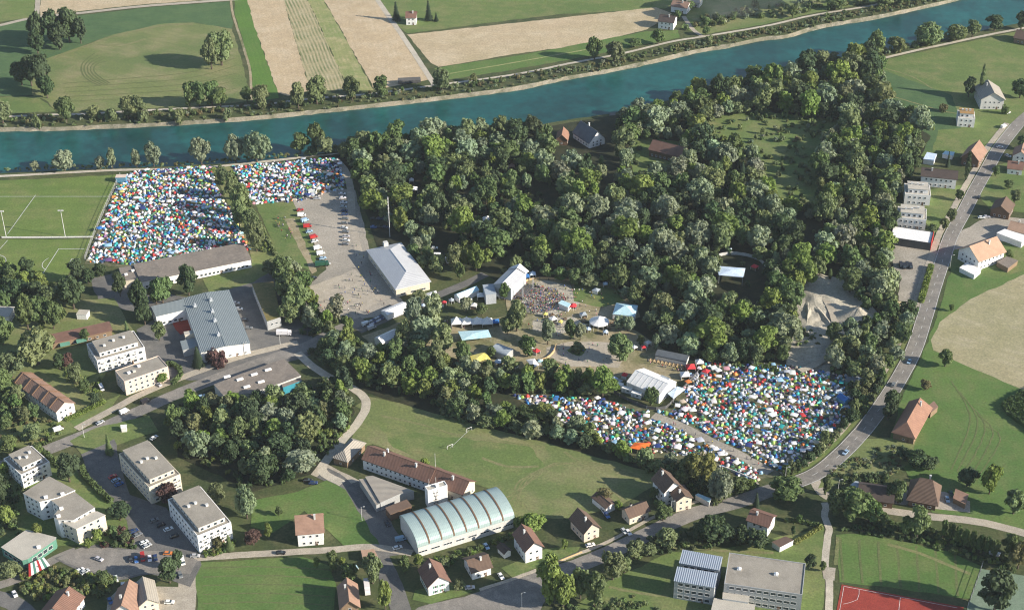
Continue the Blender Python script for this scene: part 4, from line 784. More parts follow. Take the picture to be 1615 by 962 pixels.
house('white entrance marquee in the trees below the service lane', 'tent', (602.5, 541), (632.5, 527), (596, 530), 4, 'gable', 1.6, 'u', 'white', 'whitetarp', 1, name='marquee', chim=0, over=.1, wins=False)
house('long white trailer tent parked beside the service lane', 'tent', (611, 497), (645, 482.5), (605, 488), 3.6, 'gable', .8, 'u', 'white', 'whitetarp', 1, name='trailer_tent', chim=0, over=.1, wins=False)
house('narrow pale backstage tent beside the lane behind the stage', 'tent', (724, 470), (756, 457), (720, 463), 3.4, 'gable', 1.2, 'u', 'white', 'tarp', 1, name='backstage_tent', chim=0, over=.1, wins=False)
flat('white canopy at the corner of the pale event hall', 'canopy', [(670, 463), (688, 458), (690, 466), (673, 471)], 3.2, 'white', 'whitetarp', name='tarp_canopy', posts=True)
flat('grey fabric backstage screen wall block behind the stage', 'screen', [(761, 449), (778, 447.5), (783, 463), (766, 465)], 6.5, 'steel', 'greytarp', name='backstage_screen')
flat('grey shed roof with red counter beside the stage field', 'bar', [(880, 478), (886, 473), (901, 479), (896, 485)], 3.2, 'white', 'tarp', name='bar_shed')
pagoda('round red and white bar tent on the stage field', 903.5, 487.5, 4.2, 'red', 'redtarp', 2.6, 1.2, sides=10, name='round_bar_tent')
def stage_x(root, L, Wd, h):
    w = MB(); w.add([(L / 2 - 1, -Wd / 2, h + .5), (L / 2 + 3, -Wd / 2, h - .2), (L / 2 + 2.4, 0, h + 3.6), (L / 2 - 1, 0, h + 2.6), (L / 2 + 3, Wd / 2, h - .2), (L / 2 - 1, Wd / 2, h + .5)], [(0, 1, 2, 3), (3, 2, 4, 5)])
    w.add([(L / 2 - 1, -Wd / 2, h + .3), (L / 2 + 3, -Wd / 2, h - .4), (L / 2 + 2.4, 0, h + 3.4), (L / 2 - 1, 0, h + 2.4), (L / 2 + 3, Wd / 2, h - .4), (L / 2 - 1, Wd / 2, h + .3)], [(3, 2, 1, 0), (5, 4, 2, 3)])
    link('canvas_wing', w.mesh('canvas_wing', [roof_mat('whitetarp')]), root)
    link('stage_floor', MB().box(-L * .3, -Wd / 2 - 5, 0, L * .4, -Wd / 2 + .3, 1.5).mesh('stage_floor', [wall_mat('dark')]), root)
    for x in (-L * .28, L * .38):
        t = MB()
        for dx in (-.3, .3):
            for dy in (-.3, .3): t.tube((dx, dy, 0), (dx, dy, h - .4), .06, n=4)
        for k in range(8): t.tube((-.3, -.3, k * 1.3), (.3, -.3, k * 1.3 + 1.3), .04, n=4)
        link('truss_tower', t.mesh('truss_tower', [wall_mat('steel')]), root, (x, -Wd / 2 - 5, 0))
house('main stage with large grey tent roof and white canvas wing facing the crowd', 'stage', (778, 448), (806, 455.5), (800, 423), 8, 'gable', 2.0, 'v', 'steel', 'palemetal', 1, name='main_stage', chim=0, over=.2, wins=False, extra=stage_x)
def marq(root, L, Wd, h):
    link('end_hood', MB().box(-2.4, -Wd / 2 + .6, h - .5, 2.4, Wd / 2 - .6, h + .25).mesh('end_hood', [roof_mat('greytarp')]), root, ((L / 2 - 6) * 1, 0, .6))
    for x in np.linspace(-L / 2 + 2.5, L / 2 - 2.5, 6): link('roof_strap', MB().tube((0, -Wd / 2, h + .06), (0, 0, h + 3.06), .1, n=4).tube((0, 0, h + 3.06), (0, Wd / 2, h + .06), .1, n=4).mesh('roof_strap', [wall_mat('lightgrey')]), root, (x, 0, 0))
    for x in np.linspace(-L / 2 + 3, L / 2 - 3, 5): link('side_panel', MB().box(-2, -.05, .2, 2, .05, h - .6).mesh('side_panel', [wall_mat('lightgrey')]), root, (x, -Wd / 2 + .04, 0)); link('side_panel', MB().box(-2, -.05, .2, 2, .05, h - .6).mesh('side_panel', [wall_mat('lightgrey')]), root, (x, Wd / 2 - .04, 0))
house('large white gabled marquee with grey front hood at the camp entrance', 'marquee', (1039.7, 624), (988, 602), (1069, 602.5), 5, 'gable', 3, 'u', 'white', 'whitetarp', 1, name='large_marquee', chim=0, over=.1, wins=False, extra=marq)
for i, (x, y) in enumerate([(974.6, 611), (989, 618), (1004, 625.5)]):
    P = at(x, y); root = link('container', None, None, (P[0], P[1], 0), -.45, ('white container cabin beside the large marquee, outermost of three', 'white container cabin beside the large marquee, middle one of three', 'white container cabin beside the large marquee, nearest the small tree')[i], 'container', 'three white container cabins')
    link('body', MB().box(-2.7, -1.2, 0, 2.7, 1.2, 2.6).mesh('body', [wall_mat('white')]), root); link('window', window_me(1.4, 1), root, (.8, -1.2, 1.5), rz=pi); link('door', MB().box(-.4, -.06, 0, .4, 0, 2).mesh('door', [wall_mat('lightgrey')]), root, (-1.2, -1.2, 0))
house('curved dark grandstand roof behind the yellow tables', 'shelter', (1033, 561), (1083, 571), 6, 3, 'barrel', 1.2, 'u', 'lightgrey', 'slate', 1, name='arc_shelter', chim=0, over=.2, wins=False)
P = at(192, 286); root = link('container', None, None, (P[0], P[1], 0), .02, 'bright blue container with pinkish roof at the corner of the big tent field', 'container')
link('body', MB().box(-3.2, -2, 0, 3.2, 2, 3.6).mesh('body', [wall_mat('blue')]), root); link('roof', MB().box(-3.3, -2.1, 3.6, 3.3, 2.1, 3.75).mesh('roof', [wall_mat('pink')]), root)
P = at(637, 131); root = link('farm_trailer', None, None, (P[0] + 4, P[1], 0), .1, 'dark covered hay trailer with pale front by the far towpath', 'trailer')
link('cover', MB().add([(-8, -2.5, .8), (8, -2.5, .8), (8, 2.5, .8), (-8, 2.5, .8), (-8, -2.5, 2.8), (8, -2.5, 2.8), (8, 2.5, 2.8), (-8, 2.5, 2.8), (-8, 0, 4.2), (8, 0, 4.2)], [(0, 1, 5, 4), (2, 3, 7, 6), (4, 5, 9, 8), (6, 7, 8, 9), (3, 0, 4, 8, 7), (1, 2, 6, 9, 5), (0, 3, 2, 1)]).mesh('cover', [wall_mat('dark')]), root)
link('front_panel', MB().box(-.1, -2, 1, .1, 2, 2.6).mesh('front_panel', [FRAME]), root, (-8.15, 0, 0))
for x in (-5, 5):
    for y in (-2.3, 2.3): link('wheel', MB().tube((0, -.2, .5), (0, .2, .5), .5, n=10).mesh('wheel', [wall_mat('dark')]), root, (x, y, 0))
# striped terrace awnings of the restaurant
mb = MB()
for i in range(8):
    t0, t1 = i / 8, (i + 1) / 8
    a0 = np.array(z2(195, 645)); a1 = np.array(z2(300, 600)); b0 = np.array(z2(195, 725)); b1 = np.array(z2(340, 645))
    q = [a0 + (a1 - a0) * t0, a0 + (a1 - a0) * t1, b0 + (b1 - b0) * t1, b0 + (b1 - b0) * t0]
    P4 = [at(*p, 3.4) for p in q]; P4[2][2] = P4[3][2] = 2.7
    mb.add([tuple(p) for p in P4] + [(p[0], p[1], p[2] - .1) for p in P4], [(0, 3, 2, 1), (4, 5, 6, 7), (2, 3, 7, 6), (0, 1, 5, 4)], (0, 1, 2, 1)[i % 4])
tag(link('striped_awning', mb.mesh('striped_awning', [wall_mat('red'), wall_mat('white'), wall_mat('green')]), label='striped red, white and green terrace awning of the restaurant'), cat='awning')
# clear of the tents and walls: fences
def fence(label, px, h, m, name='fence', step=4.0, t=.06, slats=False, group=None):
    L = smooth_line([at(*p) for p in px], step); c = L[0]; root = link(name, None, None, (c[0], c[1], 0), 0, label, 'fence' if name == 'fence' else name.replace('_', ' '), group)
    mb = MB(); n = len(L)
    for i in range(n - 1):
        a, b = L[i] - c, L[i + 1] - c; d = (b - a) / max(np.linalg.norm(b - a), .01); nn = np.array([-d[1], d[0]]) * t / 2
        for z0, z1_ in ([(0.05, h)] if not slats else [(.2, .35), (h * .5, h * .5 + .12), (h - .15, h)]):
            mb.add([(*(a + nn), z0), (*(a - nn), z0), (*(b - nn), z0), (*(b + nn), z0), (*(a + nn), z1_), (*(a - nn), z1_), (*(b - nn), z1_), (*(b + nn), z1_)], [(4, 5, 6, 7), (0, 4, 7, 3), (1, 2, 6, 5), (0, 1, 5, 4), (2, 3, 7, 6)])
    link('panel', mb.mesh('panel', [m]), root)
    pm = MB().tube((0, 0, 0), (0, 0, h + .15), .07, n=5).mesh('post', [wall_mat('steel')])
    for i in range(0, n, max(1, n // 60)): link('post', pm, root, (*(L[i] - c), 0))
    return root
fence('black screened fence around the large marquee and camp edge', [(1118, 560), (1100, 590), (1070, 622), (1050, 645), (1020, 645), (990, 632), (968, 620)], 2.0, wall_mat('dark'))
fence('tall net fence between the football pitches and the big tent field', [(190, 278), (168, 325), (148, 372), (134, 410)], 2.6, wall_mat('lightgrey'), slats=True)
fence('white advertising board rail between the two football pitches', [(3, 375.5), (60, 375.5), (147, 374.8)], 1.0, FRAME, name='board_rail')
fence('pale garden wall along the lower side of the tent camp by the willow', [(1138, 738), (1155, 744), (1190, 759)], 1.4, FRAME, name='garden_wall', t=.3)
fence('low orange edged wall beside the lower street lawn', [(876, 888), (905, 876), (918, 871)], .8, wall_mat('ochre'), name='garden_wall', t=.3)
fence('curved wooden rail around the stage field', [(826, 447), (832, 443), (850, 440), (880, 441), (905, 444)], 1.2, wall_mat('ochre'), t=.4)
fence('curved pale wall of the open air theatre', [(1133, 405), (1150, 402), (1175, 404), (1198, 412), (1212, 428)], 2, wall_mat('lightgrey'), t=.3)
fence('wooden terrace parapet beside the festival square', [(848, 570), (862, 566), (873, 556), (877, 545)], 1.2, wall_mat('ochre'), t=.5)
fence('wire fence along the playing field and red court', [(1549, 893), (1531, 944), (1526, 958)], 3, wall_mat('dark'), slats=True)
# poles
def pole(label, px, py, h, kind='lamp', group=None, name='light_pole'):
    P = at(px, py); root = link(name, None, None, (P[0], P[1], 0), 0, label, 'pole' if kind != 'lamp' else 'street lamp', group)
    r = .16 if h > 12 else .09
    link('pole', MB().tube((0, 0, 0), (0, 0, h), r * 1.5, r, n=8).mesh('pole', [wall_mat('lightgrey')]), root)
    if kind == 'flood':
        link('crossbar', MB().box(-1.6, -.12, h, 1.6, .12, h + .2).mesh('crossbar', [wall_mat('lightgrey')]), root)
        for x in (-1.3, -.45, .45, 1.3): link('floodlight', MB().box(x - .3, -.5, h - .35, x + .3, .1, h + .35).mesh('floodlight', [wall_mat('lightgrey')]), root)
    elif kind == 'lamp':
        link('lamp_arm', MB().tube((0, 0, h), (1.2, 0, h + .25), .06, n=5).mesh('lamp_arm', [wall_mat('steel')]), root); link('lamp_head', MB().box(.9, -.15, h + .15, 1.7, .15, h + .35).mesh('lamp_head', [wall_mat('lightgrey')]), root)
    elif kind == 'mast':
        for k in range(5): link('antenna', MB().box(-.35, -.15, h - 2 - k * 2.2, .35, .25, h - .6 - k * 2.2).mesh('antenna', [wall_mat('lightgrey')]), root)
    return root
pole('tall floodlight pole on the touchline, the one at the picture edge', 10, 375, 18, 'flood', 'pitch floodlights'); pole('tall floodlight pole midway along the white board rail', 103, 374, 18, 'flood', 'pitch floodlights')
pole('tall slender radio mast behind the pale event hall', 615, 374, 27, 'mast', name='radio_mast')
pole('thin pole standing between barracks and football meadow', 687, 744, 11, 'plain', name='flag_pole')
for lb, x, y in [('street lamp on the shaded lane opposite the workshop', 571, 821), ('street lamp at the wide junction on the lower edge', 823, 957), ('street lamp in the shaded yard of the mossy roofed building', 442, 544), ('street lamp beside the junction above the grey apartment house', 133, 690), ('street lamp beside the street in front of the market hall', 386, 560), ('street lamp on the road below the orange farmhouse', 1498, 422), ('street lamp at the lower road verge near the pale footpath start', 1238, 758), ('street lamp beside the lower road in front of the bungalow', 1058, 812), ('street lamp by the farm road fork', 1321, 778)]: pole(lb, x, y, 8)
for lb, x, y in [('small white football goal on the meadow, the far one', 740, 680), ('small white football goal on the meadow, the near one', 710, 707)]:
    P = at(x, y); tag(link('football_goal', MB().tube((-1.5, 0, 0), (-1.5, 0, 2), .09).tube((1.5, 0, 0), (1.5, 0, 2), .09).tube((-1.5, 0, 2), (1.5, 0, 2), .09).tube((-1.5, 1, 0), (-1.5, 0, 2), .06).tube((1.5, 1, 0), (1.5, 0, 2), .06).mesh('football_goal', [FRAME]), loc=(P[0], P[1], .05), rz=.6), lb, 'goal', 'meadow goals')
# sand heaps
def heap(label, px, py, rx, ry, h, rz=0, m='sand', n=22):
    P = at(px, py); mb = MB(); ns = 9; vs = [(0, 0, h)]; ph = random.random() * 6
    for k in range(1, ns + 1):
        t = k / ns
        for i in range(n):
            a = 2 * pi * i / n; w = 1 + .16 * sin(3 * a + ph) + .08 * sin(7 * a + ph * 2) + random.uniform(-.04, .04)
            vs.append((rx * t * w * cos(a), ry * t * w * sin(a), h * (1 - t) ** 1.15 * (1 + random.uniform(-.08, .08)) - (.3 if k == ns else 0)))
    fs = [(0, 1 + i, 1 + (i + 1) % n) for i in range(n)] + [(1 + (k - 1) * n + i, 1 + k * n + i, 1 + k * n + (i + 1) % n, 1 + (k - 1) * n + (i + 1) % n) for k in range(1, ns) for i in range(n)]
    tag(link('sand_heap', mb.add(vs, fs).mesh('sand_heap', [G[m]], smooth=True), loc=(P[0], P[1], .05), rz=rz), label, 'heap')
heap('big pale sand heap in the middle of the pit', 1352, 502, 13, 11, 7); heap('long narrow white gravel ridge, the one along the forest side of the pit', 1274, 497, 2.6, 19, 2.0, -.22)
heap('long narrow white gravel ridge beside the winding pit track', 1298, 500, 2.6, 20, 2.0, .28); heap('low sand mound by the rocks at the lower pit edge', 1285, 552, 10, 6, 3.2); heap('grey gravel crater mound at the forest end of the pit', 1291, 442, 8, 7, 3); heap('ochre earth heap beside the fire station yard', 1413, 481, 6, 5, 2.5, m='trodden')
heap('round planted island mound on the festival square', 910, 554, 5.5, 4.5, 1.2, m='grass')
for i in range(14):
    P = at(1267 + i * 2.5, 526 + random.uniform(-4, 4)); s = random.uniform(.5, 1.1); b = MB(); vs = [(random.uniform(.8, 1.1) * cos(a) * s, random.uniform(.7, 1.1) * sin(a) * s, z * s) for z in (0, .7) for a in np.linspace(0, 5.2, 6)]
    b.add(vs + [(0, 0, 1.1 * s)], [(i_, (i_ + 1) % 6, 6 + (i_ + 1) % 6, 6 + i_) for i_ in range(6)] + [(6 + i_, 6 + (i_ + 1) % 6, 12) for i_ in range(6)])
    tag(link('boulder', b.mesh('boulder', [G['sand']]), loc=(P[0], P[1], 0)), 'pale boulder in the line of rocks between sand mounds', 'boulder', 'line of pale rocks in the pit')
# yellow tables
for i in range(9):
    P = at(1026 + i * 6, 568.5 + i * 1.35); root = link('beer_table', None, None, (P[0], P[1], 0), 1.35, '', 'table', 'row of yellow beer tables')
    link('table_top', MB().box(-1.7, -.4, .72, 1.7, .4, .8).mesh('table_top', [wall_mat('ochre')]), root)
    for y in (-.75, .75): link('bench', MB().box(-1.7, y - .15, .42, 1.7, y + .15, .48).mesh('bench', [wall_mat('ochre')]), root)
    for x in (-1.3, 1.3): link('trestle', MB().box(x - .05, -.3, 0, x + .05, .3, .72).mesh('trestle', [wall_mat('dark')]), root)
    root['label'] = ('first', 'second', 'third', 'fourth', 'fifth', 'sixth', 'seventh', 'eighth', 'ninth')[i] + ' yellow beer table with benches, counted from the square side'

house('dark green marquee at the roadside corner of the southern camp', 'tent', (1333, 601), (1352, 604), (1336, 594), 3, 'gable', 1.6, 'u', 'green', 'slate', 1, name='marquee', chim=0, over=.1, wins=False)
house('navy blue marquee on the roadside edge of the southern camp', 'tent', (1332, 634), (1342, 630), (1326, 622), 2.6, 'gable', 1.4, 'v', 'blue', 'bluetarp', 1, name='marquee', chim=0, over=.1, wins=False)
# ------------------------------------------------------------------ vegetation
LEAF = objcol('foliage', rough=.75, spec=.25, attr=True, leaf=True)
BARK = mat('bark', (.10, .08, .06), (.07, .055, .045), (.14, .12, .09), (.5, 2, 8), world=False)
def ico(sub):
    import bmesh
    bm = bmesh.new(); bmesh.ops.create_icosphere(bm, subdivisions=sub, radius=1); v = np.array([x.co[:] for x in bm.verts]); f = np.array([[q.index for q in p.verts] for p in bm.faces]); bm.free(); return v, f
ICO1, ICO2 = ico(1), ico(2)
def crown(seed, kind, n_l, n_q, size):
    g = np.random.default_rng(seed); V = []; F = []; nv = 0; L = []
    if kind == 'broad':
        a = 2.1
        for i in range(n_l):
            t = g.uniform(-.95, 1) if i > 2 else .9; ph = i * 2.399 + g.uniform(-.4, .4); q = (1 - abs(t) ** 2.4) ** .5 * g.uniform(.5, .84) * (1 if t > -.4 else .8)
            L.append((q * cos(ph), q * sin(ph), a * (.52 + .385 * t * g.uniform(.85, 1.05)), g.uniform(.2, .42)))
        L.append((0, 0, a * .6, .55)); L.append((.1, 0, a * .34, .5))
    elif kind == 'lumpy':
        a = 1.9
        for i in range(n_l):
            t = g.uniform(-.9, 1); ph = g.uniform(0, 6.28); q = math.sqrt(max(0, 1 - t * t)) * g.uniform(.7, .86)
            L.append((q * cos(ph), q * sin(ph), a * (.54 + .34 * t), g.uniform(.16, .30)))
        L.append((0, 0, a * .55, .7)); L.append((.25, 0, a * .4, .5)); L.append((-.25, .1, a * .42, .5))
    elif kind == 'poplar':
        a = 5.2
        for i in range(n_l):
            t = (i + .5) / n_l; w = .62 * sin(pi * (.12 + .8 * t)) ** .8; ph = i * 2.4
            L.append((w * .45 * cos(ph), w * .45 * sin(ph), a * (.1 + .86 * t), w * g.uniform(.5, .75) + .08))
    elif kind == 'bush':
        a = 1.2
        for i in range(n_l):
            t = g.uniform(0, 1); ph = g.uniform(0, 6.28); q = math.sqrt(max(0, 1 - t * t)) * g.uniform(.5, .75)
            L.append((q * cos(ph), q * sin(ph), .25 + .55 * t, g.uniform(.3, .5)))
    if kind == 'conifer':
        a = 3.4; T = 11
        for k in range(T):
            z = a * (.1 + .88 * k / T); rr = (1 - k / T) ** .85 * g.uniform(.9, 1.05) + .06; m = max(7, int(26 * rr))
            for j in range(m):
                ph = 2 * pi * (j + g.uniform(-.3, .3)) / m; r2 = rr * g.uniform(.8, 1.1); dz = -.22 * r2; w = .19
                c, s = cos(ph), sin(ph); zz = z + g.uniform(-.06, .1)
                V += [(.03 * c, .03 * s, zz + .15), (r2 * .6 * c - w * s, r2 * .6 * s + w * c, zz + dz * .4 + .04), (r2 * c, r2 * s, zz + dz), (r2 * .6 * c + w * s, r2 * .6 * s - w * c, zz + dz * .4 - .02)]
                F.append((nv, nv + 1, nv + 2, nv + 3)); nv += 4
        return np.array(V), np.array(F)
    zs = 1.0
    for (x, y, z, r) in L:
        v, f = ICO1; d = v * (1 + g.uniform(-.22, .12, (len(v), 1))) * r * .84; base = nv
        V.extend((d + (x, y, z)).tolist()); F.extend([tuple(q) + (-1,) for q in (f + nv).tolist()]); nv += len(v)
        m = int(n_q * (r / .33) ** 1.6) + 3; u = g.normal(size=(m, 3)); u /= np.linalg.norm(u, axis=1)[:, None]
        if kind in ('broad', 'lumpy'): u[:, 2] = np.where(u[:, 2] < -.3, -u[:, 2], u[:, 2])
        p = u * r * g.uniform(.8, 1.16, (m, 1)) + (x, y, z)
        nn = u + g.normal(size=(m, 3)) * .55; nn /= np.linalg.norm(nn, axis=1)[:, None]
        t1 = np.cross(nn, g.normal(size=(m, 3))); t1 /= np.linalg.norm(t1, axis=1)[:, None] + 1e-9; t2 = np.cross(nn, t1)
        s = size * g.uniform(.6, 1.35, (m, 1)); s2 = s * g.uniform(.5, .9, (m, 1))
        q = np.stack([p - t1 * s - t2 * s2 * .5, p + t1 * s * .4 - t2 * s2, p + t1 * s + t2 * s2 * .4, p - t1 * s * .3 + t2 * s2], 1).reshape(-1, 3)
        V.extend(q.tolist()); F.extend([(nv + 4 * i, nv + 4 * i + 1, nv + 4 * i + 2, nv + 4 * i + 3) for i in range(m)]); nv += 4 * m
    return np.array(V), np.array(F)
def np_mesh(name, V, F, mats, tint=None):
    F = np.asarray(F); tri = F[:, 3] < 0 if F.shape[1] == 4 else np.zeros(len(F), bool)
    cnt = np.where(tri, 3, 4); start = np.concatenate([[0], np.cumsum(cnt)[:-1]]); loops = F[F >= 0].ravel() if F.shape[1] == 4 else F.ravel()
    me = bpy.data.meshes.new(name); me.vertices.add(len(V)); me.vertices.foreach_set('co', np.asarray(V, dtype=np.float32).ravel())
    me.loops.add(len(loops)); me.loops.foreach_set('vertex_index', loops.astype(np.int32)); me.polygons.add(len(F))
    me.polygons.foreach_set('loop_start', start.astype(np.int32))
    try: me.polygons.foreach_set('loop_total', cnt.astype(np.int32))
    except Exception: pass
    for m in mats: me.materials.append(m)
    a = me.color_attributes.new('tint', 'FLOAT_COLOR', 'CORNER')
    T = np.ones((len(F), 4), np.float32) if tint is None else np.concatenate([tint, np.ones((len(F), 1))], 1)
    a.data.foreach_set('color', np.repeat(T, cnt, axis=0).astype(np.float32).ravel())
    me.update(calc_edges=True); return me
ASPECT = {'broad': 2.1, 'lumpy': 1.9, 'poplar': 5.2, 'conifer': 3.4, 'bush': 1.15}
CR = {'broad': [crown(s, 'broad', 22, 62, .115) for s in range(5)], 'lumpy': [crown(20 + s, 'lumpy', 44, 42, .085) for s in range(3)],
      'poplar': [crown(30 + s, 'poplar', 22, 46, .11) for s in range(2)], 'conifer': [crown(40 + s, 'conifer', 0, 0, 0) for s in range(2)], 'bush': [crown(50 + s, 'bush', 9, 26, .14) for s in range(3)]}
CRLO = [crown(60 + s, 'broad', 17, 30, .15) for s in range(4)] + [crown(70 + s, 'lumpy', 26, 24, .12) for s in range(2)]
BUSHLO = [crown(80 + s, 'bush', 6, 14, .17) for s in range(3)]
for g_ in CR['broad']: pass
CRM = {k: [np_mesh('crown', v, f, [LEAF]) for v, f in L] for k, L in CR.items()}
def trunk_me(kind):
    mb = MB(); a = ASPECT[kind]
    mb.tube((0, 0, -.05), (0, 0, a * .5), .09 if kind != 'poplar' else .12, .05, n=7)
    if kind != 'conifer':
        for i in range(5):
            p = i * 1.3; z = a * (.22 + .05 * i); mb.tube((0, 0, z), (.5 * cos(p), .5 * sin(p), z + a * .22), .045, .015, n=5)
    else: mb.tube((0, 0, a * .5), (0, 0, a * .98), .05, .01, n=6)
    return mb.mesh('trunk', [BARK])
TRM = {k: trunk_me(k) for k in CR}
TONES = {'dark': (.058, .090, .043), 'mid': (.098, .140, .055), 'olive': (.142, .176, .082), 'pale': (.19, .228, .15), 'bright': (.145, .195, .052), 'yellow': (.18, .195, .06), 'spruce': (.028, .048, .026), 'red': (.09, .05, .045), 'brown': (.14, .13, .065)}
def jit(c, a=.14):
    k = random.uniform(1 - a, 1 + a); return tuple(max(.004, v * k * random.uniform(1 - a * .5, 1 + a * .5)) for v in c)
TREES = []      # x, y, r, H, kind, tone, explicit
def height_at(x, yb, yt):
    B = at(x, yb); lo, hi = .5, 80.
    for _ in range(30):
        m = (lo + hi) / 2
        if proj((B[0], B[1], m))[1] > yt: lo = m
        else: hi = m
    return lo
def T(x, yt, yb, w, kind='broad', tone='mid'):
    yb = yb - (w * .12 if kind in ('broad', 'lumpy') else 0)
    B = at(x, yb); m = mpp(x, yb); r = w / 2 * m * 1.04; TREES.append((B[0], B[1], r, max(height_at(x, yb, yt), r * 1.0), kind, tone, True))
for a in [(62, 22, 78, 30), (85, 18, 74, 34), (110, 17, 70, 34), (128, 30, 72, 24), (60, 50, 88, 26), (95, 40, 82, 30), (50, 92, 140, 34), (70, 90, 150, 32), (35, 100, 138, 26), (75, 120, 158, 24)]: T(*a, 'broad', 'dark')
for a in [(334, 62, 113, 26), (350, 47, 108, 38)]: T(*a, 'lumpy', 'olive')
for a in [(300, 133, 172, 26), (315, 132, 172, 24), (335, 132, 170, 26), (348, 140, 172, 22), (105, 210 - 55, 197, 26), (500, 122, 168, 32), (556, 122, 163, 22), (603, 122, 157, 26), (390, 138, 165, 18), (937, 60, 98, 24), (1001, 62, 77, 20), (1068, 18, 34, 14), (1038, 48, 72, 20), (1112, 28, 43, 14), (1113, 43, 58, 12), (1088, 3, 18, 14), (1250, 10, 30, 16), (1130, 22, 38, 16), (1157, 20, 34, 14), (1190, 1, 14, 12)]: T(*a, 'broad', 'mid')
for a in [(5, 160, 198, 28), (150, 168, 190, 22), (203, 155, 190, 24), (220, 155, 190, 22), (471, 132, 176, 24), (415, 137, 176, 24), (697, 108, 148, 26), (969, 68, 102, 28), (1317, -4, 18, 28), (1358, -6, 10, 24), (1393, -10, 14, 30), (1416, -8, 12, 20), (405, 140, 165, 12), (747, 117, 132, 12)]: T(*a, 'broad', 'olive')
for a in [(60, 178, 200, 16), (175, 170, 192, 18), (228, 172, 192, 18), (285, 172, 192, 20), (360, 172, 188, 14), (1120, 56, 68, 14)]: T(*a, 'bush', 'olive')
for a in [(625, 2, 33, 15), (676, 0, 33, 14), (688, 20, 34, 9)]: T(*a, 'conifer', 'spruce')
for a in [(1381, 50, 92, 28), (1413, 60, 86, 28), (1462, 38, 78, 48), (1508, 38, 68, 32), (1533, 34, 62, 22), (1568, 25, 52, 24), (1610, 18, 50, 22)]: T(*a, 'lumpy' if a[0] in (1462, 1508) else 'broad', 'olive' if a[0] < 1550 else 'dark')
T(1545, 100, 155, 12, 'poplar', 'olive'); T(1527, 124, 156, 22, 'broad', 'dark'); T(1608, 126, 158, 24, 'broad', 'dark'); T(1487, 162, 176, 14, 'bush', 'brown'); T(1494, 238, 264, 9, 'conifer', 'spruce'); T(1523, 238, 285, 11, 'poplar', 'dark'); T(1584, 165, 180, 12, 'bush', 'mid')
for a in [(56, 255, 273, 12), (102, 240, 273, 38), (159, 247, 270, 16), (178, 236, 269, 16), (216, 236, 266, 14), (243, 226, 265, 20), (318, 219, 263, 30), (372, 212, 260, 34), (405, 206, 261, 46)]: T(*a, 'lumpy' if a[3] > 30 else 'broad', 'pale')
for a in [(499, 196, 242, 28), (474, 212, 245, 24)]: T(*a, 'broad', 'mid')
for a in [(382, 291, 345, 36), (367, 273, 318, 24), (397, 330, 370, 24), (405, 350, 400, 26), (352, 262, 292, 16), (378, 318, 360, 22)]: T(*a, 'lumpy', 'olive')
for a in [(122, 414, 450, 30), (140, 425, 450, 22), (158, 418, 438, 20), (28, 443, 478, 32), (117, 443, 492, 40), (190, 432, 470, 20), (298, 422, 470, 34), (224, 445, 502, 26), (229, 478, 515, 24)]: T(*a, 'broad', 'dark')
for a in [(84, 455, 492, 38), (257, 440, 482, 36), (247, 452, 482, 22), (430, 412, 440, 34), (445, 408, 452, 32), (455, 430, 482, 36), (470, 450, 502, 38), (458, 478, 512, 32), (5, 505, 548, 42), (45, 470, 525, 36), (65, 470, 520, 30), (85, 475, 522, 28), (60, 525, 582, 62), (122, 575, 607, 24), (252, 508, 540, 22), (40, 643, 670, 22), (52, 672, 697, 28), (15, 690, 714, 28), (20, 560, 600, 40), (5, 590, 630, 36)]: T(*a, 'broad', 'mid' if a[0] % 2 else 'olive')
T(108, 558, 582, 16, 'broad', 'red'); T(201, 505, 527, 12, 'conifer', 'mid'); T(313, 545, 578, 20, 'conifer', 'spruce'); T(344, 553, 574, 32, 'bush', 'red'); T(335, 552, 572, 20, 'bush', 'red'); T(256, 588, 606, 17, 'broad', 'bright'); T(173, 683, 716, 16, 'conifer', 'mid')
for a in [(110, 720, 764, 36), (0, 750, 802, 34), (190, 795, 824, 34), (268, 882, 922, 28), (282, 868, 900, 18)]: T(*a, 'broad', 'dark')
for a in [(343, 765, 797, 30), (165, 902, 927, 26), (15, 890, 914, 32), (10, 800, 830, 26), (45, 770, 800, 18), (424, 826, 852, 11), (525, 873, 904, 22), (552, 890, 919, 24), (588, 877, 924, 38), (608, 915, 964, 20), (639, 877, 907, 18), (660, 875, 895, 16), (723, 915, 933, 18), (670, 724, 744, 14), (841, 814, 840, 36), (820, 815, 836, 16)]: T(*a, 'broad', random.choice(['mid', 'bright', 'olive']))
T(265, 765, 797, 28, 'broad', 'red'); T(390, 768, 822, 38, 'lumpy', 'pale'); T(362, 842, 867, 16, 'conifer', 'mid'); T(400, 838, 862, 24, 'broad', 'red'); T(345, 848, 866, 14, 'broad', 'brown')
for a in [(868, 885, 959, 48), (888, 905, 964, 38)]: T(*a, 'broad', 'bright')
for a in [(937, 902, 960, 32), (915, 898, 947, 30), (966, 873, 918, 36), (1001, 855, 883, 24), (1022, 858, 880, 22), (1052, 836, 867, 30), (985, 880, 905, 20)]: T(*a, 'broad', 'olive')
for a in [(1121, 818, 858, 48), (1143, 828, 858, 28), (1168, 832, 860, 24), (1192, 838, 868, 38), (1100, 828, 855, 26)]: T(*a, 'broad', 'dark')
T(1105, 712, 767, 46, 'lumpy', 'yellow'); T(1135, 742, 797, 40, 'lumpy', 'pale'); T(1085, 720, 758, 26, 'broad', 'olive'); T(1165, 755, 778, 30, 'broad', 'mid'); T(1182, 758, 776, 20, 'broad', 'bright'); T(1192, 775, 802, 13, 'conifer', 'spruce')
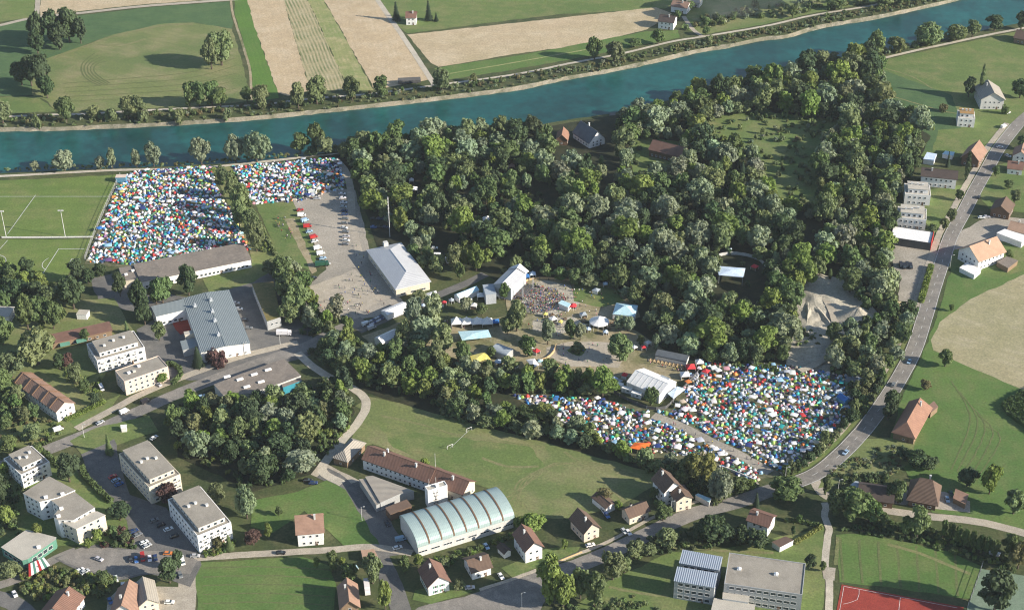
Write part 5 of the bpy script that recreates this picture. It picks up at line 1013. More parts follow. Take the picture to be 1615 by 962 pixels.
T(951, 772, 794, 26, 'broad', 'brown'); T(1040, 790, 804, 16, 'broad', 'mid'); T(1045, 800, 824, 26, 'broad', 'mid'); T(1030, 770, 790, 14, 'broad', 'mid')
for a in [(1240, 758, 794, 48), (1345, 775, 822, 58), (1318, 780, 817, 36), (1370, 790, 826, 36), (1393, 811, 832, 20), (1445, 802, 854, 34), (1428, 815, 848, 20)]: T(*a, 'broad', 'mid' if a[0] != 1445 else 'olive')
T(1416, 760, 796, 25, 'broad', 'olive'); T(1405, 762, 792, 20, 'broad', 'dark')
for a in [(1568, 903, 970, 56), (1445, 714, 742, 40), (1425, 708, 728, 24), (1465, 722, 744, 26), (1525, 740, 770, 30), (1404, 615, 652, 22), (1400, 635, 665, 20)]: T(*a, 'broad', 'dark')
T(1560, 735, 782, 26, 'broad', 'bright'); T(1598, 776, 814, 34, 'broad', 'olive'); T(1277, 876, 900, 22, 'broad', 'dark'); T(1297, 886, 902, 12, 'broad', 'mid'); T(1605, 860, 900, 34, 'broad', 'brown'); T(1490, 553, 581, 25, 'broad', 'mid'); T(1458, 600, 617, 15, 'broad', 'brown'); T(1302, 752, 782, 16, 'broad', 'mid')
for i in range(8): T(1486 + i * 11.5, 822 + i * 4.2, 850 + i * 4.6, 12, 'broad', 'mid')
T(1592, 846, 878, 26, 'broad', 'mid')
for a in [(815, 478, 527, 34), (800, 500, 530, 26), (864, 507, 547, 26), (833, 533, 565, 26), (900, 505, 537, 18), (915, 512, 539, 18), (978, 530, 574, 38), (910, 541, 557, 18), (1010, 530, 547, 12), (1034, 528, 554, 14), (990, 500, 525, 20), (975, 500, 522, 18), (775, 548, 566, 12)]: T(*a, 'broad', random.choice(['olive', 'mid', 'pale']))
for a in [(655, 475, 530, 36), (685, 468, 527, 34), (670, 503, 552, 42), (640, 508, 550, 28), (700, 513, 562, 32), (690, 540, 580, 30), (660, 460, 478, 22), (726, 415, 445, 18), (718, 388, 432, 26), (730, 540, 575, 24), (795, 448, 476, 16), (760, 480, 500, 18), (735, 470, 495, 18)]: T(*a, 'broad', random.choice(['olive', 'mid', 'pale']))
T(751, 386, 430, 22, 'broad', 'bright'); T(950, 585, 630, 42, 'broad', 'bright'); T(1027, 612, 642, 22, 'broad', 'mid')
for a in [(1500, 330, 352, 14), (1512, 300, 318, 12), (1488, 345, 365, 14), (1470, 355, 372, 12), (1432, 262, 285, 18), (1445, 250, 268, 14), (1600, 300, 322, 18), (1590, 285, 300, 14), (1612, 215, 238, 18), (1570, 262, 280, 12), (1395, 300, 330, 22), (1402, 345, 372, 24), (1500, 480, 492, 8), (1590, 395, 410, 12)]: T(*a, 'broad', random.choice(['dark', 'mid', 'olive']))
for a in [(135, 600, 622, 18), (150, 620, 640, 14), (95, 560, 585, 20), (30, 610, 640, 22), (10, 730, 752, 18), (60, 700, 720, 16), (135, 520, 542, 14), (60, 825, 850, 18), (180, 830, 850, 16), (200, 838, 858, 14), (155, 835, 856, 16), (140, 850, 866, 12), (700, 880, 895, 12), (770, 880, 896, 12), (890, 850, 868, 12), (975, 790, 806, 12), (1260, 812, 826, 10), (1250, 830, 845, 8), (500, 880, 897, 12), (440, 800, 815, 12), (540, 880, 895, 12)]: T(*a, 'broad', random.choice(['dark', 'mid', 'olive', 'bright']))
# the forest and the tree belts: trunks spread over the wooded ground, clear of lanes, roofs and glades
def wpoly(px): return [tuple(at(*p)[:2]) for p in px]
def blocked(x, y, r):
    for c, a, b, rz in OBST:
        dx, dy = x - c[0], y - c[1]; q, s = cos(-rz), sin(-rz); lx, ly = dx * q - dy * s, dx * s + dy * q
        if abs(lx) < a + r * .75 and abs(ly) < b + r * .75: return True
    return False
LANES = []
for px, w in (([(966, 178), (962, 235), (962, 300), (940, 330)], 5), ([(700, 330), (760, 300), (820, 292), (870, 315), (860, 345)], 4), ([(700, 440), (720, 400), (690, 370)], 5), ([(565, 522), (595, 508), (643, 488), (690, 466), (740, 445), (790, 420), (830, 408)], 7), ([(1040, 540), (1005, 520), (1020, 480)], 4),
              ([(469, 556), (490, 575), (512, 590), (540, 604), (556, 612), (574, 626), (577, 643), (563, 668), (540, 694), (520, 719), (508, 742)], 6), ([(480, 548), (530, 522), (575, 505)], 7), ([(528, 250), (545, 270), (553, 300), (556, 350), (568, 408)], 6), ([(330, 601), (400, 575), (480, 548)], 8), ([(640, 300), (655, 290)], 8)):
    for p in smooth_line([at(*q) for q in px], 3): LANES.append((p[0], p[1], w / 2))
LANES = np.array(LANES)
GRID = {}
def put(x, y, d):
    gx, gy = int(x // 6), int(y // 6)
    for i in range(gx - 3, gx + 4):
        for j in range(gy - 3, gy + 4):
            for (a, b, dd) in GRID.get((i, j), ()):
                if (a - x) ** 2 + (b - y) ** 2 < ((d + dd) / 2) ** 2: return False
    GRID.setdefault((gx, gy), []).append((x, y, d)); return True
for t_ in TREES: GRID.setdefault((int(t_[0] // 6), int(t_[1] // 6)), []).append((t_[0], t_[1], t_[2] * 1.3))
LOWZ = [[tuple(at(*p)[:2]) for p in z] for z in ([(1118, 440), (1220, 440), (1215, 492), (1122, 492)], [(868, 236), (962, 236), (962, 264), (868, 264)], [(990, 250), (1088, 250), (1080, 285), (990, 290)], [(755, 350), (785, 350), (785, 388), (755, 388)], [(636, 288), (665, 288), (668, 325), (636, 325)], [(800, 300), (880, 312), (880, 345), (820, 335)], [(795, 266), (820, 266), (820, 292), (795, 292)], [(676, 385), (715, 385), (715, 432), (680, 430)])]
def scatter(px, rr, hh, tones, kinds=('broad',), clear=(), dens=1.0, tries=None):
    P = wpoly(px); Q = [wpoly(c) for c in clear]; xs = [p[0] for p in P]; ys = [p[1] for p in P]
    A = (max(xs) - min(xs)) * (max(ys) - min(ys)); n = int(A / (rr[0] ** 2) * 1.3 * dens)
    for _ in range(n):
        x, y = random.uniform(min(xs), max(xs)), random.uniform(min(ys), max(ys))
        if not inpoly(x, y, P) or any(inpoly(x, y, q) for q in Q): continue
        if any(inpoly(x, y, q) for q in LOWZ): continue
        r = random.uniform(*rr)
        if ((LANES[:, 0] - x) ** 2 + (LANES[:, 1] - y) ** 2 < (LANES[:, 2] + r * .55) ** 2).any(): continue
        if blocked(x, y, r): continue
        if not put(x, y, r * 1.42): continue
        kd = random.choice(kinds); r = r * (.5 if kd == 'poplar' else .8 if kd == 'conifer' else 1)
        H = random.uniform(*hh) * (.7 + .3 * (r - rr[0]) / max(rr[1] - rr[0], .1)) + 1
        TREES.append((x, y, r, H, kd, 'spruce' if kd == 'conifer' else random.choice(tones), False))
FOREST = [(475, 246), (560, 237), (620, 227), (720, 214), (800, 208), (850, 204), (880, 245), (900, 262), (960, 243), (970, 184), (1060, 174), (1100, 152), (1200, 131), (1300, 106), (1385, 92), (1392, 130), (1385, 165), (1430, 190), (1460, 220), (1440, 268), (1415, 315), (1398, 360), (1392, 410), (1412, 450), (1410, 485), (1370, 500), (1345, 478), (1330, 448), (1290, 438), (1265, 468), (1240, 550), (1232, 578), (1110, 572), (1090, 562), (1030, 548), (1012, 535), (1018, 500), (1000, 480), (960, 458), (900, 448), (860, 440), (820, 436), (780, 428), (740, 425), (700, 390), (665, 380), (640, 372), (600, 355), (580, 320), (565, 280), (545, 255)]
CLEARS = [[(868, 192), (960, 188), (962, 240), (930, 262), (880, 240)], [(1110, 190), (1190, 178), (1330, 193), (1312, 220), (1290, 245), (1290, 335), (1240, 335), (1200, 305), (1188, 245), (1120, 226)],
          [(1005, 222), (1070, 225), (1085, 258), (1060, 275), (1000, 282), (988, 245)], [(1125, 402), (1170, 400), (1212, 415), (1215, 450), (1180, 452), (1128, 440)], [(1245, 350), (1290, 345), (1300, 400), (1260, 420)]]
scatter(FOREST, (6.2, 8.6), (14, 20), ['mid', 'olive', 'pale', 'dark', 'bright'], ('broad', 'lumpy'), CLEARS, dens=.26)
scatter(FOREST, (3.0, 6.2), (7, 14.5), ['mid', 'mid', 'olive', 'olive', 'pale', 'pale', 'dark', 'bright'], ('broad',) * 8 + ('lumpy',) * 4 + ('conifer', 'poplar'), CLEARS)
for px in ([(1000, 200), (1090, 200), (1190, 260), (1190, 330), (1090, 330), (1040, 290)], [(590, 290), (640, 300), (690, 370), (650, 375), (600, 350)]): pass
scatter([(440, 425), (478, 438), (500, 495), (556, 505), (560, 540), (552, 605), (545, 645), (515, 640), (540, 600), (500, 560), (485, 530), (468, 500), (446, 470)], (3.2, 6), (8, 15), ['mid', 'bright', 'dark', 'olive', 'pale'])
scatter([(545, 515), (560, 560), (600, 560), (640, 552), (720, 568), (790, 580), (880, 594), (960, 605), (962, 628), (880, 622), (800, 620), (770, 640), (700, 642), (620, 615), (565, 606), (556, 560)], (3.2, 6.2), (8, 14), ['mid', 'bright', 'dark', 'olive', 'olive', 'pale'])
scatter([(690, 635), (790, 645), (860, 655), (940, 694), (1000, 724), (1080, 744), (1135, 765), (1145, 792), (1120, 790), (1050, 752), (950, 712), (860, 694), (790, 682), (700, 662)], (3, 6), (6, 12), ['mid', 'bright', 'dark', 'olive', 'pale'])
scatter([(262, 662), (300, 645), (340, 634), (400, 632), (480, 624), (535, 620), (556, 640), (540, 690), (500, 740), (470, 765), (400, 772), (370, 735), (300, 722), (280, 690)], (3.6, 7.2), (9, 16), ['mid', 'bright', 'dark', 'dark', 'olive', 'pale'])
scatter([(1312, 535), (1400, 503), (1440, 492), (1432, 540), (1402, 590), (1372, 620), (1340, 600), (1310, 588)], (3.6, 5.4), (9, 14), ['mid', 'dark', 'olive', 'pale'])
scatter([(1340, 610), (1395, 600), (1362, 655), (1312, 705), (1262, 748), (1236, 752), (1296, 706), (1345, 655)], (1.6, 3.0), (3, 6), ['mid', 'dark', 'olive'], ('broad', 'bush'))
scatter([(640, 360), (660, 378), (700, 392), (700, 432), (672, 446), (642, 390)], (3.6, 5.0), (10, 15), ['pale', 'mid', 'olive'])
scatter([(0, 430), (60, 440), (130, 480), (100, 520), (0, 500)], (3.4, 5.0), (9, 13), ['mid', 'dark', 'bright'], dens=.5)
scatter([(0, 690), (60, 660), (30, 650), (-10, 600), (10, 560), (-30, 640)], (2.5, 4), (5, 9), ['mid', 'olive'], dens=.6)
# trees: the nearest three hundred or so stand as individuals, the far rest of the forest as one mass
TREES.sort(key=lambda t: (not t[6], -(t[2] + .35 * t[3]) / hypot(t[0], t[1], CAM_H)))
exp = [t for t in TREES if t[6]]; sc_ = [t for t in TREES if not t[6]]
NIND = 316; ind = exp + sc_[:max(0, NIND - len(exp))]; rest = sc_[max(0, NIND - len(exp)):]
print('trees explicit', len(exp), 'scattered', len(sc_), 'mass', len(rest))
LM = [('the long pavilion', 300, 425), ('the L shaped grey hall', 330, 510), ('the pale event hall', 630, 425), ('the mossy roofed building', 420, 475), ('the modern white house', 178, 555), ('the pale pink apartment house', 218, 595), ('the terrace of row houses', 75, 625), ('the market hall', 405, 595), ('the cream apartment block', 232, 745),
      ('the white apartment block', 308, 815), ('the stepped apartment block', 100, 805), ('the striped restaurant awning', 58, 893), ('the barracks', 640, 745), ('the arched hall', 715, 820), ('the pink roofed meadow house', 488, 835), ('the tall plain white house', 838, 862), ('the cream bungalow', 1000, 808), ('the tall pale blue house', 1065, 780),
      ('the school blocks', 1100, 905), ('the wide grey school roof', 1205, 905), ('the red court', 1400, 945), ('the brown hip roofed farmhouse', 1455, 780), ('the red roofed old barn', 1437, 665), ('the orange roofed farmhouse', 1540, 390), ('the fire station', 1437, 370), ('the white apartment cubes', 1442, 320), ('the long white dark roofed house', 1480, 275),
      ('the rust roofed cube house', 1523, 180), ('the big grey farmhouse', 1568, 145), ('the slate roofed forest house', 935, 215), ('the shaded forest barn', 1048, 232), ('the dim forest glade', 1240, 240), ('the open air theatre', 1153, 428), ('the big sand heap', 1352, 500), ('the boulder line', 1285, 528), ('the main stage', 800, 450),
      ('the round white tent', 945, 508), ('the pagoda tent row', 745, 508), ('the large marquee', 1028, 605), ('the orange marquee', 1008, 705), ('the grey camp track', 1130, 700), ('the white trailer tent', 627, 490), ('the football goals', 725, 692), ('the bend of the pale footpath', 576, 640), ('the far spruce house', 648, 25), ('the far tan field tip', 1050, 30),
      ('the hill meadow', 240, 110), ('the hay trailer', 640, 130), ('the blue container', 192, 280), ('the first football pitch', 60, 330), ('the second football pitch', 60, 430), ('the queue lawn', 450, 370), ('the white forest dome', 769, 352), ('the radio mast', 613, 340), ('the towpath junction beyond the river', 1110, 58), ('the upper right towpath', 1480, 70), ('the tennis court', 1590, 930), ('the round square island', 910, 555), ('the yellow beer tables', 1050, 572), ('the white canopy sail', 840, 572), ('the east river bend', 1300, 100), ('the wooded river edge', 640, 215), ('the middle of the forest', 1000, 330), ('the forest heart', 880, 380), ('the pit side forest edge', 1230, 500), ('the east forest wing', 1390, 240), ('the southern wood', 420, 690), ('the belt below the festival', 820, 605), ('the belt above the meadow', 760, 650)]
ORD = ['', ', second out', ', third out', ', fourth out', ', fifth out', ', sixth out', ', seventh out', ', eighth out', ', ninth out', ', tenth out', ', eleventh out', ', twelfth out']
def near_lm(x, y):
    best = min(LM, key=lambda l: (l[1] - x) ** 2 + ((l[2] - y) * 1.6) ** 2); dx, dy = x - best[1], (y - best[2]) * 1.6
    if dx * dx + dy * dy < 200: rel = 'right by'
    elif abs(dy) > abs(dx): rel = 'behind' if dy < 0 else 'in front of'
    else: rel = 'on the river-upstream side of' if dx < 0 else 'on the road side of'
    if rel.startswith('on the river'): rel = 'west of'
    if rel.startswith('on the road'): rel = 'east of'
    return rel, best[0], hypot(dx, dy)
class Namer:
    def __init__(s): s.items = []
    def add(s, o, stem, x, y, tail=''):
        rel, lm, d = near_lm(x, y); s.items.append((o, stem + ' ' + rel + ' ' + lm, d, tail))
    def flush(s):
        B = {}
        for it in s.items: B.setdefault(it[1], []).append(it)
        for k, L in B.items():
            L.sort(key=lambda i: i[2])
            for i, it in enumerate(L): it[0]['label'] = k + (ORD[i] if i < len(ORD) else ', farthest out')
TN = Namer(); TW = {'dark': 'dark green', 'mid': 'mid green', 'olive': 'olive green', 'pale': 'pale grey green', 'bright': 'fresh green', 'yellow': 'yellow green', 'spruce': 'blackish green', 'red': 'dark reddish', 'brown': 'brownish'}
KN = {'broad': ('broadleaf_tree', 'tree'), 'lumpy': ('willow_tree', 'willow'), 'poplar': ('poplar_tree', 'poplar'), 'conifer': ('spruce_tree', 'spruce'), 'bush': ('shrub', 'shrub')}
for (x, y, r, H, kind, tone, e) in ind:
    nm, word = KN[kind]; root = link(nm, None, None, (x, y, 0), random.uniform(0, 6.28), None, 'tree' if kind != 'bush' else 'shrub', {'broad': 'broadleaf trees', 'lumpy': 'willows', 'poplar': 'poplars', 'conifer': 'spruces', 'bush': 'shrubs'}[kind])
    s = (r * random.uniform(.84, 1.18), r * random.uniform(.84, 1.18), H / ASPECT[kind]); c = jit(TONES[tone])
    link('crown', random.choice(CRM[kind]), root, scale=s, color=c)
    if kind != 'bush': link('trunk', TRM[kind], root, scale=s)
    sx, sy = proj((x, y, H * .6)); TN.add(root, ('tall ' if H > 18 else 'small ' if H < 8 else '') + TW[tone] + ' ' + word, sx, sy)
TN.flush()
def mass(name, items, lib, label, cat):      # many plants as one uncountable mass
    VV = []; FF = []; TT = []; nv = 0; g = np.random.default_rng(3)
    for (x, y, r, H, a, tone) in items:
        v, f = (lib if not isinstance(a, str) else (CR[a] if a in ('poplar', 'conifer') else CRLO if a == 'broad' else CRLO[4:]))[g.integers(2)] if isinstance(a, str) and a != 'broad' else lib[g.integers(len(lib))]; a = ASPECT[a] if isinstance(a, str) else a; t = g.uniform(0, 6.28); c, s = cos(t), sin(t); v = v * np.array([g.uniform(.84, 1.18), g.uniform(.84, 1.18), 1])
        q = np.stack([(v[:, 0] * c - v[:, 1] * s) * r + x, (v[:, 0] * s + v[:, 1] * c) * r + y, v[:, 2] * H / a], 1)
        VV.append(q); FF.append(np.where(f >= 0, f + nv, -1)); TT.append(np.tile(np.array(jit(TONES[tone], .18)), (len(f), 1))); nv += len(v)
    me = np_mesh(name, np.concatenate(VV), np.concatenate(FF), [LEAF], np.concatenate(TT)); return link(name, me, label=label, cat=cat, kind='stuff')
if rest: mass('forest_canopy', [(x, y, r, H, k, tone) for (x, y, r, H, k, tone, e) in rest], CRLO, 'far inner forest canopy reading as one mass behind the individual trees', 'forest')
U = []
def under(px, n, rr, hh, tones, clear_b=True):
    P = wpoly(px); xs = [p[0] for p in P]; ys = [p[1] for p in P]; k = 0
    for _ in range(n * 30):
        if k >= n: break
        x, y = random.uniform(min(xs), max(xs)), random.uniform(min(ys), max(ys))
        if not inpoly(x, y, P): continue
        r = random.uniform(*rr)
        if clear_b and (blocked(x, y, r * 1.3) or ((LANES[:, 0] - x) ** 2 + (LANES[:, 1] - y) ** 2 < (LANES[:, 2] + r) ** 2).any()): continue
        U.append((x, y, r, random.uniform(*hh), 1.15, random.choice(tones))); k += 1
OL = ['mid', 'olive', 'brown', 'olive', 'pale']
def band(px, dy0, dy1): return [(x, y + dy0) for x, y in px] + [(x, y + dy1) for x, y in px][::-1]
under(band(FARB[1:13], -9, -18), 330, (.9, 2.2), (1.2, 3.5), OL); under(band(FARB[12:22], -5, -13), 330, (1., 2.4), (1.2, 3.5), OL)
under(band(FARB[1:22], -1, -8), 260, (.7, 1.8), (.8, 2.4), OL)
under([(0, 272), (300, 261), (480, 248), (480, 243), (300, 256), (0, 268)], 110, (.7, 1.8), (1, 2.6), OL)
under(FOREST, 520, (1.5, 3), (2, 5), ['dark', 'mid', 'olive'])
under([(475, 246), (560, 237), (720, 214), (850, 204), (850, 200), (720, 208), (560, 230)], 80, (1.5, 3), (2, 5), OL); under([(1060, 172), (1200, 129), (1385, 90), (1500, 64), (1500, 59), (1385, 84), (1200, 124), (1060, 165)], 150, (1.5, 3), (2, 5), OL)
under(CLEARS[1], 90, (1, 2.5), (1, 3), OL); under([(690, 640), (860, 660), (1000, 726), (1130, 770), (1130, 790), (950, 712), (700, 660)], 160, (1.4, 2.6), (2, 4.5), ['dark', 'mid', 'olive'])
under([(545, 515), (640, 552), (880, 594), (960, 628), (800, 622), (700, 642), (560, 606)], 140, (1.4, 2.6), (2, 4.5), ['dark', 'mid', 'olive']); under([(330, 266), (360, 264), (400, 330), (430, 400), (415, 410), (380, 350)], 80, (1, 2), (1.2, 3), ['olive', 'bright', 'mid'])
under([(262, 650), (400, 614), (535, 612), (560, 650), (500, 748), (400, 778), (280, 715)], 170, (1.4, 2.6), (2, 4.5), ['dark', 'mid', 'bright']); under([(440, 425), (500, 495), (556, 505), (552, 640), (515, 645), (468, 500)], 90, (1.4, 2.6), (2, 4.5), ['dark', 'mid'])
under([(30, 915), (60, 898), (100, 897), (130, 905), (185, 912), (170, 938), (120, 952), (40, 945)], 190, (.9, 2.), (1.2, 3), ['yellow', 'olive', 'mid', 'bright', 'brown'], False)
under([(1300, 745), (1400, 700), (1445, 700), (1420, 745), (1330, 765)], 130, (.6, 1.6), (.6, 1.8), ['brown', 'olive', 'pale']); under([(1325, 752), (1400, 752), (1400, 775), (1330, 775)], 40, (1, 2), (1.2, 3), ['dark', 'mid', 'olive'])
under([(1336, 600), (1395, 600), (1300, 715), (1240, 755), (1232, 752), (1320, 690)], 150, (.8, 1.8), (1, 3), OL); under([(1312, 535), (1440, 492), (1432, 540), (1372, 620), (1310, 588)], 90, (1.4, 2.4), (2, 4), OL)
under([(120, 860), (150, 830), (200, 835), (215, 865), (150, 862)], 60, (.8, 1.8), (1, 2.6), ['mid', 'olive', 'dark', 'red']); under([(0, 690), (60, 640), (110, 670), (60, 715), (0, 725)], 60, (.8, 2), (1, 3), ['mid', 'olive', 'bright', 'brown'])
under([(100, 580), (160, 600), (170, 640), (120, 610), (95, 595)], 50, (.8, 1.9), (1, 3), ['mid', 'olive', 'bright']); under([(0, 760), (30, 745), (30, 850), (0, 850)], 40, (1, 2.4), (1.5, 4), ['mid', 'dark']); under([(315, 868), (370, 850), (370, 866), (325, 880)], 40, (.8, 1.6), (1, 2.4), ['mid', 'bright', 'brown'])
under([(675, 885), (735, 868), (820, 840), (810, 850), (740, 880), (700, 895)], 60, (.8, 1.7), (1, 2.6), ['mid', 'bright', 'olive']); under([(990, 860), (1060, 835), (1180, 850), (1110, 868), (1000, 880)], 80, (1, 2), (1.2, 3), ['dark', 'mid', 'olive']); under([(1060, 785), (1150, 780), (1130, 797), (1070, 803)], 40, (1, 1.8), (1.2, 2.6), ['mid', 'olive'])
under([(1480, 835), (1590, 870), (1600, 905), (1545, 885), (1470, 865)], 110, (.8, 1.7), (1, 2.8), ['mid', 'olive', 'bright', 'dark']); under([(1400, 820), (1480, 838), (1470, 860), (1330, 838), (1330, 825)], 90, (.9, 1.8), (1, 2.6), ['dark', 'mid']); under([(1070, 552), (1230, 580), (1230, 590), (1075, 562)], 70, (1, 2), (1.4, 3), ['olive', 'mid', 'bright'])
under([(880, 960), (1000, 940), (1040, 962), (900, 975)], 40, (1, 2), (1, 2.6), ['olive', 'mid']); under([(1250, 520), (1300, 525), (1290, 548), (1255, 545)], 30, (.8, 1.8), (1, 2.6), ['olive', 'mid', 'brown']); under([(1075, 50), (1430, -2), (1400, -14), (1120, 22)], 110, (1.2, 3.2), (1.5, 5), OL); under([(900, 548), (918, 548), (920, 560), (902, 560)], 10, (.8, 1.4), (1, 2.2), ['mid', 'dark'])
under([(505, 640), (550, 625), (560, 660), (520, 715), (495, 740), (480, 720)], 70, (1., 2.), (1.4, 3), ['bright', 'olive', 'mid'], False)
mass('undergrowth', U, BUSHLO, 'low wild undergrowth of shrubs and weeds along banks, verges and wood edges', 'undergrowth')
def hedge(label, px, w, h, tone, name='hedge'):
    L = smooth_line([at(*p) for p in px], 1.0); c0 = L[0]; g = np.random.default_rng(5); V = []; F = []; nv = 0
    n = len(L)
    for i in range(n - 1):
        a, b = L[i] - c0, L[i + 1] - c0; d = (b - a) / max(np.linalg.norm(b - a), .01); nn = np.array([-d[1], d[0]]) * w / 2 * .8
        q = [(*(a - nn), 0), (*(a + nn), 0), (*(b + nn), 0), (*(b - nn), 0), (*(a - nn), h * .9), (*(a + nn), h * .9), (*(b + nn), h * .9), (*(b - nn), h * .9)]
        V += q; F += [(nv + 4, nv + 7, nv + 6, nv + 5), (nv, nv + 3, nv + 7, nv + 4), (nv + 1, nv + 5, nv + 6, nv + 2), (nv, nv + 4, nv + 5, nv + 1), (nv + 3, nv + 2, nv + 6, nv + 7)]; nv += 8
        for _ in range(int(10 + 9 * w)):
            t = g.random(); s_ = g.choice([-1, 1, 0, 0]); off = (s_ if s_ else g.uniform(-1, 1)) * w / 2 * .85; z = h * (g.uniform(.1, 1) if s_ else g.uniform(.88, 1.05))
            p = np.array([*(a + (b - a) * t + np.array([-d[1], d[0]]) * off), z]); u1 = g.normal(size=3) * .28; u2 = g.normal(size=3) * .28
            V += [p - u1 - u2, p + u1 - u2, p + u1 + u2, p - u1 + u2]; F.append((nv, nv + 1, nv + 2, nv + 3)); nv += 4
    me = np_mesh(name, np.array([tuple(v) for v in V]), np.array(F), [LEAF]); return tag(link(name, me, loc=(c0[0], c0[1], 0), color=TONES[tone]), label, 'hedge')
hedge('curved clipped hedge around the pale pink apartment house garden', [(262, 577), (272, 576), (283, 584), (284, 595), (272, 607)], 2, 1.8, 'mid')
hedge('long clipped hedge between fire station yard and road', [(1468, 422), (1460, 450), (1452, 478)], 3, 2.2, 'bright'); hedge('bright yellow green clipped hedge above the school path', [(1253, 858), (1275, 845), (1295, 833)], 1.4, 1.6, 'yellow'); hedge('low dark hedge behind the sunlit garden by the school path', [(1238, 822), (1262, 824), (1297, 832)], 1.2, 1.4, 'mid')
hedge('curved dark hedge between parking yard and stepped apartment block', [(129, 738), (134, 752), (150, 768), (168, 786), (176, 792)], 2.4, 1.8, 'mid'); hedge('hedge beside the grey apartment house at the junction', [(58, 706), (78, 722), (94, 738)], 2, 1.8, 'mid'); hedge('trimmed hedge strip along the wooded side of the fence by the queue lawn', [(404, 345), (420, 375), (435, 404)], 1.6, 1.6, 'olive')
hedge('front garden hedge of the terrace of row houses', [(104, 664), (130, 652), (165, 634)], 2.4, 1.2, 'bright'); hedge('hedge at the foot of the school lawn', [(1212, 857), (1200, 852), (1160, 856)], 1.6, 1.2, 'olive'); hedge('round trimmed hedge below the pale pink apartment house', [(197, 620), (212, 617), (224, 612)], 2, 1.2, 'bright')
# the maize field: a raised block of crop
mz = [(1578, 640), (1612, 620), (1700, 590), (1700, 740), (1614, 674), (1588, 655)]; P = wpoly(mz); g = np.random.default_rng(9); V = []; F = []; nv = 0
MP = [at(*p, 2.3) for p in mz]; mb = MB(); mb.prism([(p[0], p[1]) for p in P], 0, 2.1, 0)
k = 0
while k < 5200:
    x, y = g.uniform(min(p[0] for p in P), max(p[0] for p in P)), g.uniform(min(p[1] for p in P), max(p[1] for p in P))
    if not inpoly(x, y, P): continue
    k += 1; p = np.array([x, y, g.uniform(1.9, 2.5)]); u1 = g.normal(size=3) * .3; u2 = g.normal(size=3) * .3
    mb.add([p - u1 - u2, p + u1 - u2, p + u1 + u2, p - u1 + u2], [(0, 1, 2, 3)])
link('maize_crop', mb.mesh('maize_crop', [LEAF], tint=True), label='tall dark green maize standing in the field block', cat='maize', kind='stuff', color=(.05, .085, .03))
